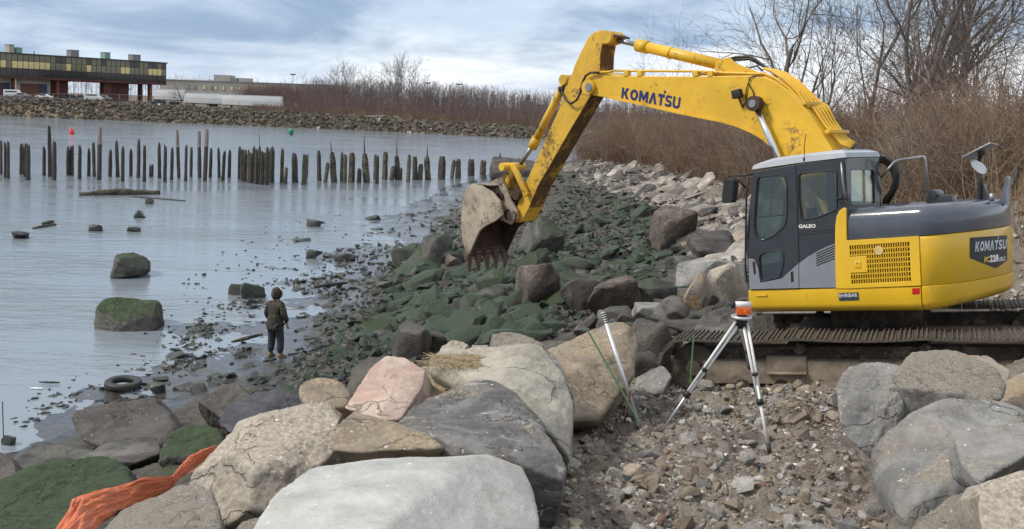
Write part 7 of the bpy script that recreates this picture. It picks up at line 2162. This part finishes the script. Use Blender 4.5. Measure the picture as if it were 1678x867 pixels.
def grow(T, gg, p, d, L, r, lev, maxlev, spread=.75, up=.12, kids=(3, 5), curl=.16, twigs=None, rmin=.009):
    n = max(3, 6 - lev)
    pts, rs = [np.array(p, float)], [r]
    d = np.array(d, float)
    for i in range(n):
        d = d + gg.normal(size=3) * curl + np.array([0, 0, up]); d /= np.linalg.norm(d)
        pts.append(pts[-1] + d * L / n); rs.append(r * (1 - .62 * (i + 1) / n))
    (T if lev <= 1 or twigs is None else twigs).seg(pts, rs, 7 if lev == 0 else (5 if lev == 1 else 3))
    if lev >= maxlev: return
    k = int(gg.integers(kids[0], kids[1] + 1)) + (2 if lev == 0 else 0)
    for j in range(k):
        f = gg.uniform(.28, 1.0) if j else 1.0
        i = min(n, max(1, int(round(f * n))))
        a = gg.normal(size=3); a -= d * (a @ d); a /= np.linalg.norm(a) + 1e-9
        sp = spread * gg.uniform(.5, 1.25) * (.5 if j == 0 else 1)
        nd = d + a * sp; nd /= np.linalg.norm(nd)
        grow(T, gg, pts[i], nd, L * gg.uniform(.50, .78), max(rmin, rs[i] * gg.uniform(.5, .72)), lev + 1, maxlev, spread, up * .8, kids, curl * 1.1, twigs, rmin)


def make_tree(seed, stems, H_, r, maxlev, mat, spread, up, kids, label, loc, group='bare trees behind the excavator', lean=.15, name='bare_tree', curl=.14, rmin=.009):
    gg = np.random.default_rng(seed)
    T, C_ = TreeB(), TreeB()
    for k in range(stems):
        a = gg.uniform(0, 6.28); l_ = lean if stems > 1 else lean * .4
        grow(T, gg, (.25 * math.cos(a) * (stems > 1), .25 * math.sin(a) * (stems > 1), -.3), (l_ * math.cos(a), l_ * math.sin(a), 1), H_ * gg.uniform(.48, .62), r * gg.uniform(.7, 1), 0, maxlev, spread, up, kids, curl, C_, rmin)
    root = empty(name, tuple(map(float, loc))); tag(root, label, 'tree', group)
    obj('trunk', T.mesh('trunk', mat), root); obj('crown', C_.mesh('crown', mat), root)
    return root


def copy_tree(src, loc, rz, sc, label, group):
    r_ = src.copy(); COL.objects.link(r_); r_.location = tuple(map(float, loc)); r_.rotation_euler = (0, 0, rz); r_.scale = (sc, sc, sc); r_['label'] = label; r_['group'] = group
    for ch in src.children:
        c = ch.copy(); COL.objects.link(c); c.parent = r_
    return r_


def gp(px, D):
    p = at(px, 250, D); return np.array([p[0], p[1], float(hz([p[0]], [p[1]])[0])])


make_tree(3, 1, 14, .26, 4, M['bark'], .85, .07, (3, 4), 'slender forked bare tree rising just right of the boom cylinder', gp(1278, 50), lean=.1)
t2 = make_tree(9, 4, 15, .30, 4, M['bark'], .62, .12, (3, 4), 'big many stemmed bare tree in the middle of the right skyline', gp(1502, 44), lean=.38, curl=.18)
make_tree(15, 2, 12, .17, 4, M['bark2'], .75, .07, (3, 4), 'thin leaning bare tree left of the many stemmed tree', gp(1432, 47), lean=.5)
t4 = make_tree(21, 3, 12.5, .15, 4, M['bark2'], .85, .02, (4, 5), 'dense dark tangled tree draped in vines at the upper right', gp(1600, 40), lean=.45, curl=.26)
make_tree(27, 2, 11, .13, 4, M['bark2'], .8, .04, (4, 5), 'dark tangled tree cut by the right edge', gp(1668, 38), lean=.4, curl=.24)
make_tree(33, 2, 10.5, .13, 4, M['bark'], .85, .05, (3, 4), 'bushy bare tree seen over the top of the boom bend', gp(1352, 52), lean=.4)
make_tree(39, 2, 9.5, .09, 4, M['bark'], .75, .08, (4, 5), 'low twiggy tree behind the hydraulic pipes of the boom', gp(1395, 50), lean=.45)
make_tree(45, 1, 11, .12, 4, M['bark2'], .7, .10, (3, 4), 'small bare tree whose crown shows under the arm cylinder', gp(1092, 92), lean=.1)
make_tree(51, 1, 8.5, .09, 4, M['bark2'], .7, .10, (3, 4), 'smallest bare tree left of the arm cylinder crown', gp(1052, 96), lean=.1)
copy_tree(t2, gp(1548, 56), 2.1, .8, 'bare tree partly hidden behind the many stemmed tree on its right', 'bare trees behind the excavator')
copy_tree(t4, gp(1470, 60), 1.2, .8, 'hazy tangled tree behind the gap left of the many stemmed tree', 'bare trees behind the excavator')
copy_tree(t4, gp(1640, 58), 3.0, .95, 'further tangled tree filling the gap at the upper right', 'bare trees behind the excavator')

# brush along the right bank: shrubs copied from a few, over a thicket of stems
def brushmat(name, c1, c2):
    m, t, b = newmat(name)
    oi = t.n('ShaderNodeObjectInfo'); P = t.n('ShaderNodeNewGeometry').outputs['Position']
    n = t.noise(P, .35, 5, .6); n2 = t.noise(P, 3.0, 4, .6)
    c = t.mix(t.ss(t.math('ADD', t.math('MULTIPLY', n, .7), t.math('MULTIPLY', n2, .3)), .38, .62), c1, c2)
    t.set(b.inputs['Base Color'], c); b.inputs['Roughness'].default_value = .9
    return m


M['brush'] = brushmat('red_brown_twigs', (.175, .118, .080), (.32, .235, .165))
M['brushp'] = brushmat('purple_brown_twigs', (.145, .102, .085), (.25, .185, .155))
M['brushr'] = brushmat('rust_red_twigs', (.20, .105, .070), (.30, .18, .12))
M['brusht'] = brushmat('tan_twigs', (.24, .18, .125), (.36, .285, .21))
M['reed'] = brushmat('dry_reed', (.22, .14, .075), (.34, .24, .14))


def shrub_mesh(seed, H_, W_, stems, mat, lev=2):
    gg = np.random.default_rng(seed); T = TreeB()
    for k in range(stems):
        a = gg.uniform(0, 6.28); rr = W_ * .35 * math.sqrt(gg.random())
        grow(T, gg, (rr * math.cos(a), rr * math.sin(a), -.2), (.45 * math.cos(a) * gg.random(), .45 * math.sin(a) * gg.random(), 1), H_ * gg.uniform(.45, .75), .018, 1, 1 + lev, .75, .10, (3, 5), .2)
    return T.mesh('shrub', mat)


gs = np.random.default_rng(8)
SH = [shrub_mesh(60 + k, 3.4, 3.0, 26, M[('brush', 'brushp', 'brushr', 'brush', 'brusht', 'brushp', 'brushr', 'brushp')[k]], 2) for k in range(8)]
line = [(930, 255), (985, 262), (1050, 272), (1105, 284), (1150, 296), (1200, 316), (1245, 330)]
LW = [atz(a, b_, z_) for (a, b_), z_ in zip(line, (1.6, 1.9, 2.3, 2.6, 2.9, 3.0, 3.1))]
LWx = [p[0] for p in LW]; LWy = [p[1] for p in LW]
pos = []
for k in range(26):
    t = k / 25 * (len(LW) - 1); i = min(int(t), len(LW) - 2); q = LW[i] + (LW[i + 1] - LW[i]) * (t - i)
    pos.append((q[0] + gs.uniform(.8, 2.2), q[1] + gs.uniform(-.5, 1.5)))
for k in range(22):
    pos.append((gs.uniform(10.5, 17), gs.uniform(27, 42)))
for k in range(10):
    pos.append((gs.uniform(13, 22), gs.uniform(42, 60)))
pos += [(11.2, 27), (12.6, 25.5), (14.2, 26), (15.8, 27), (17.5, 28)]
SHR = []
for k, (x, y) in enumerate(pos):
    o = bpy.data.objects.new('shrub', SH[gs.integers(8)]); COL.objects.link(o)
    s_ = gs.uniform(.7, 1.15) * (1.15 if y > 60 else 1.0)
    o.location = (x, y, float(hz([x], [y])[0])); o.rotation_euler = (0, 0, gs.uniform(0, 6.28)); o.scale = (s_, s_, s_ * gs.uniform(.65, 1.2))
    tag(o, 'x', 'shrub', 'shrubs in the right bank thicket'); SHR.append(o)
own_labels(SHR, 'leafless reddish brown shrub', [('cab roof', 1335, 300), ('lower end of the boom', 1390, 300), ('excavator arm', 960, 260), ('tall mirror pole', 1606, 320), ('grab rail behind the cab', 1500, 320), ('pale slabs at the bank top', 1110, 290), ('middle of the boom', 1150, 290), ('right edge of the photo', 1670, 310)])


def blades(name, label, cat, xs, ys, hs, mat, rad=.012, lean=.16, seed=2, kink=True):
    gg = np.random.default_rng(seed); n = len(xs)
    z = hz(xs, ys); B0 = np.stack([xs, ys, z - .1], 1)
    L1 = np.stack([gg.normal(0, lean, n), gg.normal(0, lean, n), np.ones(n)], 1) * hs[:, None]
    mid_ = B0 + L1 * .55 + gg.normal(0, .05, (n, 3)) * hs[:, None]; tip = B0 + L1 + gg.normal(0, .09, (n, 3)) * hs[:, None]
    an = np.arange(3) * 2.094
    off = np.stack([np.cos(an), np.sin(an), np.zeros(3)], 1)
    r_ = (rad * gg.uniform(.6, 1.4, n))[:, None, None]
    V = np.concatenate([B0[:, None] + off * r_, mid_[:, None] + off * r_ * .75, tip[:, None] + off * r_ * .25], 1)
    f = []
    for l_ in (0, 3):
        for k in range(3): f.append((l_ + k, l_ + (k + 1) % 3, l_ + 3 + (k + 1) % 3, l_ + 3 + k))
    Fc = (np.array(f)[None] + (np.arange(n) * 9)[:, None, None]).reshape(-1, 4)
    return tag(obj(name, np_mesh(name, V.reshape(-1, 3), Fc, mat, True)), label, cat, None, 'stuff')


n = 16000
ty_ = gs.uniform(26, 112, n) ** 1.0
edge = np.interp(ty_, LWy[::-1], LWx[::-1])
edge = np.where(ty_ < LWy[-1], LWx[-1] + (LWy[-1] - ty_) * .06, edge)
tx_ = edge + .4 + gs.gamma(1.6, 2.6, n)
blades('thicket_stems', 'dense thicket of reddish brown stems covering the right bank', 'thicket', tx_, ty_, gs.uniform(1.2, 3.6, n) * np.clip(.55 + (tx_ - edge) * .25, .5, 1.15), M['brush'], .014, .22, 4)
n = 5000
ty_ = gs.uniform(24, 60, n); tx_ = np.interp(ty_, [24, 60], [10.5, 11.5]) + gs.gamma(1.6, 3.0, n)
blades('dry_grass', 'dry tan grass standing among the brush behind the excavator', 'grass', tx_, ty_, gs.uniform(.8, 2.2, n), M['reed'], .010, .2, 6)
n = 1500
tx_ = gs.uniform(8.3, 10.2, n); ty_ = gs.uniform(16.6, 19.2, n)
blades('mound_grass', 'tuft of dry straw grass on the dirt mound at the right edge', 'grass', tx_, ty_, gs.uniform(.15, .55, n), M['reed'], .006, .35, 7)

n = 420
ty_ = gs.uniform(26, 60, n); tx_ = np.interp(ty_, [24, 60], [10.8, 12.5]) + gs.gamma(1.2, 2.0, n)
blades('pale_sticks', 'pale dead sticks standing out of the brush on the right bank', 'dead sticks', tx_, ty_, gs.uniform(1.5, 3.6, n), M['barkp'], .016, .38, 12)

# far woods: stems and twigs as one mass, with single trees standing out
def woods(name, label, n, seed, xr, yoff, hr, mat, kids=5, rad=.05):
    gg = np.random.default_rng(seed)
    xs = gg.uniform(xr[0], xr[1], n); ys = far_shore(xs) + gg.uniform(yoff[0], yoff[1], n)
    z = np.maximum(hz(xs, ys), 1.5)
    T = TreeB()
    H_ = gg.uniform(hr[0], hr[1], n) * (1 - .25 * sstep(xs, -20, 40)) * (.75 + .25 * sstep(xs, -95, -70))
    for x, y, z_, h_ in zip(xs, ys, z, H_):
        p0 = np.array([x, y, z_ - .2]); l_ = gg.normal(0, .06, 2)
        pt = [p0, p0 + [l_[0] * h_ * .5, l_[1] * h_ * .5, h_ * .55], p0 + [l_[0] * h_ * 1.2, l_[1] * h_, h_]]
        T.seg(pt, [rad * h_ / 8, rad * h_ / 11, .015], 3)
        for k in range(kids):
            f = gg.uniform(.35, .95); q = np.array(pt[0]) * (1 - f) + np.array(pt[2]) * f
            a = gg.uniform(0, 6.28); l2 = h_ * gg.uniform(.14, .34) * (1.25 - f * .5)
            e = q + np.array([math.cos(a) * .55, math.sin(a) * .55, .8]) * l2
            T.seg([q, (q + e) / 2 + gg.normal(0, .06, 3) * l2, e], [.028, .022, .010], 3)
    return tag(obj(name, T.mesh(name, mat)), label, 'woods', None, 'stuff')


woods('far_woods', 'purple grey leafless woods beyond the far bank', 2600, 91, (-60, 60), (38, 95), (6.0, 10.5), M['farbark'], 10, .045)
woods('far_scrub', 'low reddish scrub in front of the far woods', 3600, 93, (-58, 60), (10, 48), (2.0, 5.5), M['farscrub'], 5, .045)
woods('warehouse_scrub', 'reddish scrub in front of the pale warehouse', 900, 95, (-82, -56), (48, 75), (5.0, 8.0), M['farscrub'], 7, .05)
woods('skyline_woods', 'thin bare tree tops on the skyline behind the office building', 500, 97, (-200, -60), (150, 190), (8, 15), M['farbark'], 7, .05)
n = 9000
xs_ = gs.uniform(-66, 40, n); ys_ = far_shore(xs_) + gs.uniform(7.5, 17, n)
blades('far_reeds', 'band of rust coloured reeds along the top of the far bank', 'reeds', xs_, ys_, gs.uniform(.8, 2.2, n), M['brush'], .04, .15, 9)
ft = make_tree(111, 1, 17, .34, 4, M['farbark'], .7, .10, (4, 5), 'tallest far tree with a fan shaped crown in the middle of the far woods', gp(671, 272), 'tall trees standing out of the far woods', lean=.1, rmin=.028)
for k, (px, D, s_, lab) in enumerate([(560, 290, .80, 'far tree with a forked crown at the left end of the far woods'), (577, 285, .86, 'far tree second from the left end of the far woods'), (600, 288, .74, 'far tree third from the left end of the far woods'), (630, 280, .92, 'tall far tree just left of the tallest one'), (645, 290, .85, 'far tree tucked against the left of the tallest one'), (690, 292, .80, 'far tree just right of the tallest one'), (718, 285, .62, 'shorter far tree in the middle right of the far woods'), (748, 280, .62, 'shorter far tree beside the thin light pole'), (775, 275, .52, 'low far tree right of the thin light pole'), (806, 270, .50, 'low far tree near the right end of the far woods'), (527, 300, .60, 'low far tree right of the tall light pole'), (840, 262, .44, 'last low far tree before the arm')]):
    copy_tree(ft, gp(px, D), k * 1.3, s_, lab, 'tall trees standing out of the far woods')
make_tree(121, 1, 9.0, .22, 3, M['bark2'], .85, .02, (4, 6), 'small dark bare tree between the first two white trailers', gp(296, 278), 'tree by the trailers', lean=.05)
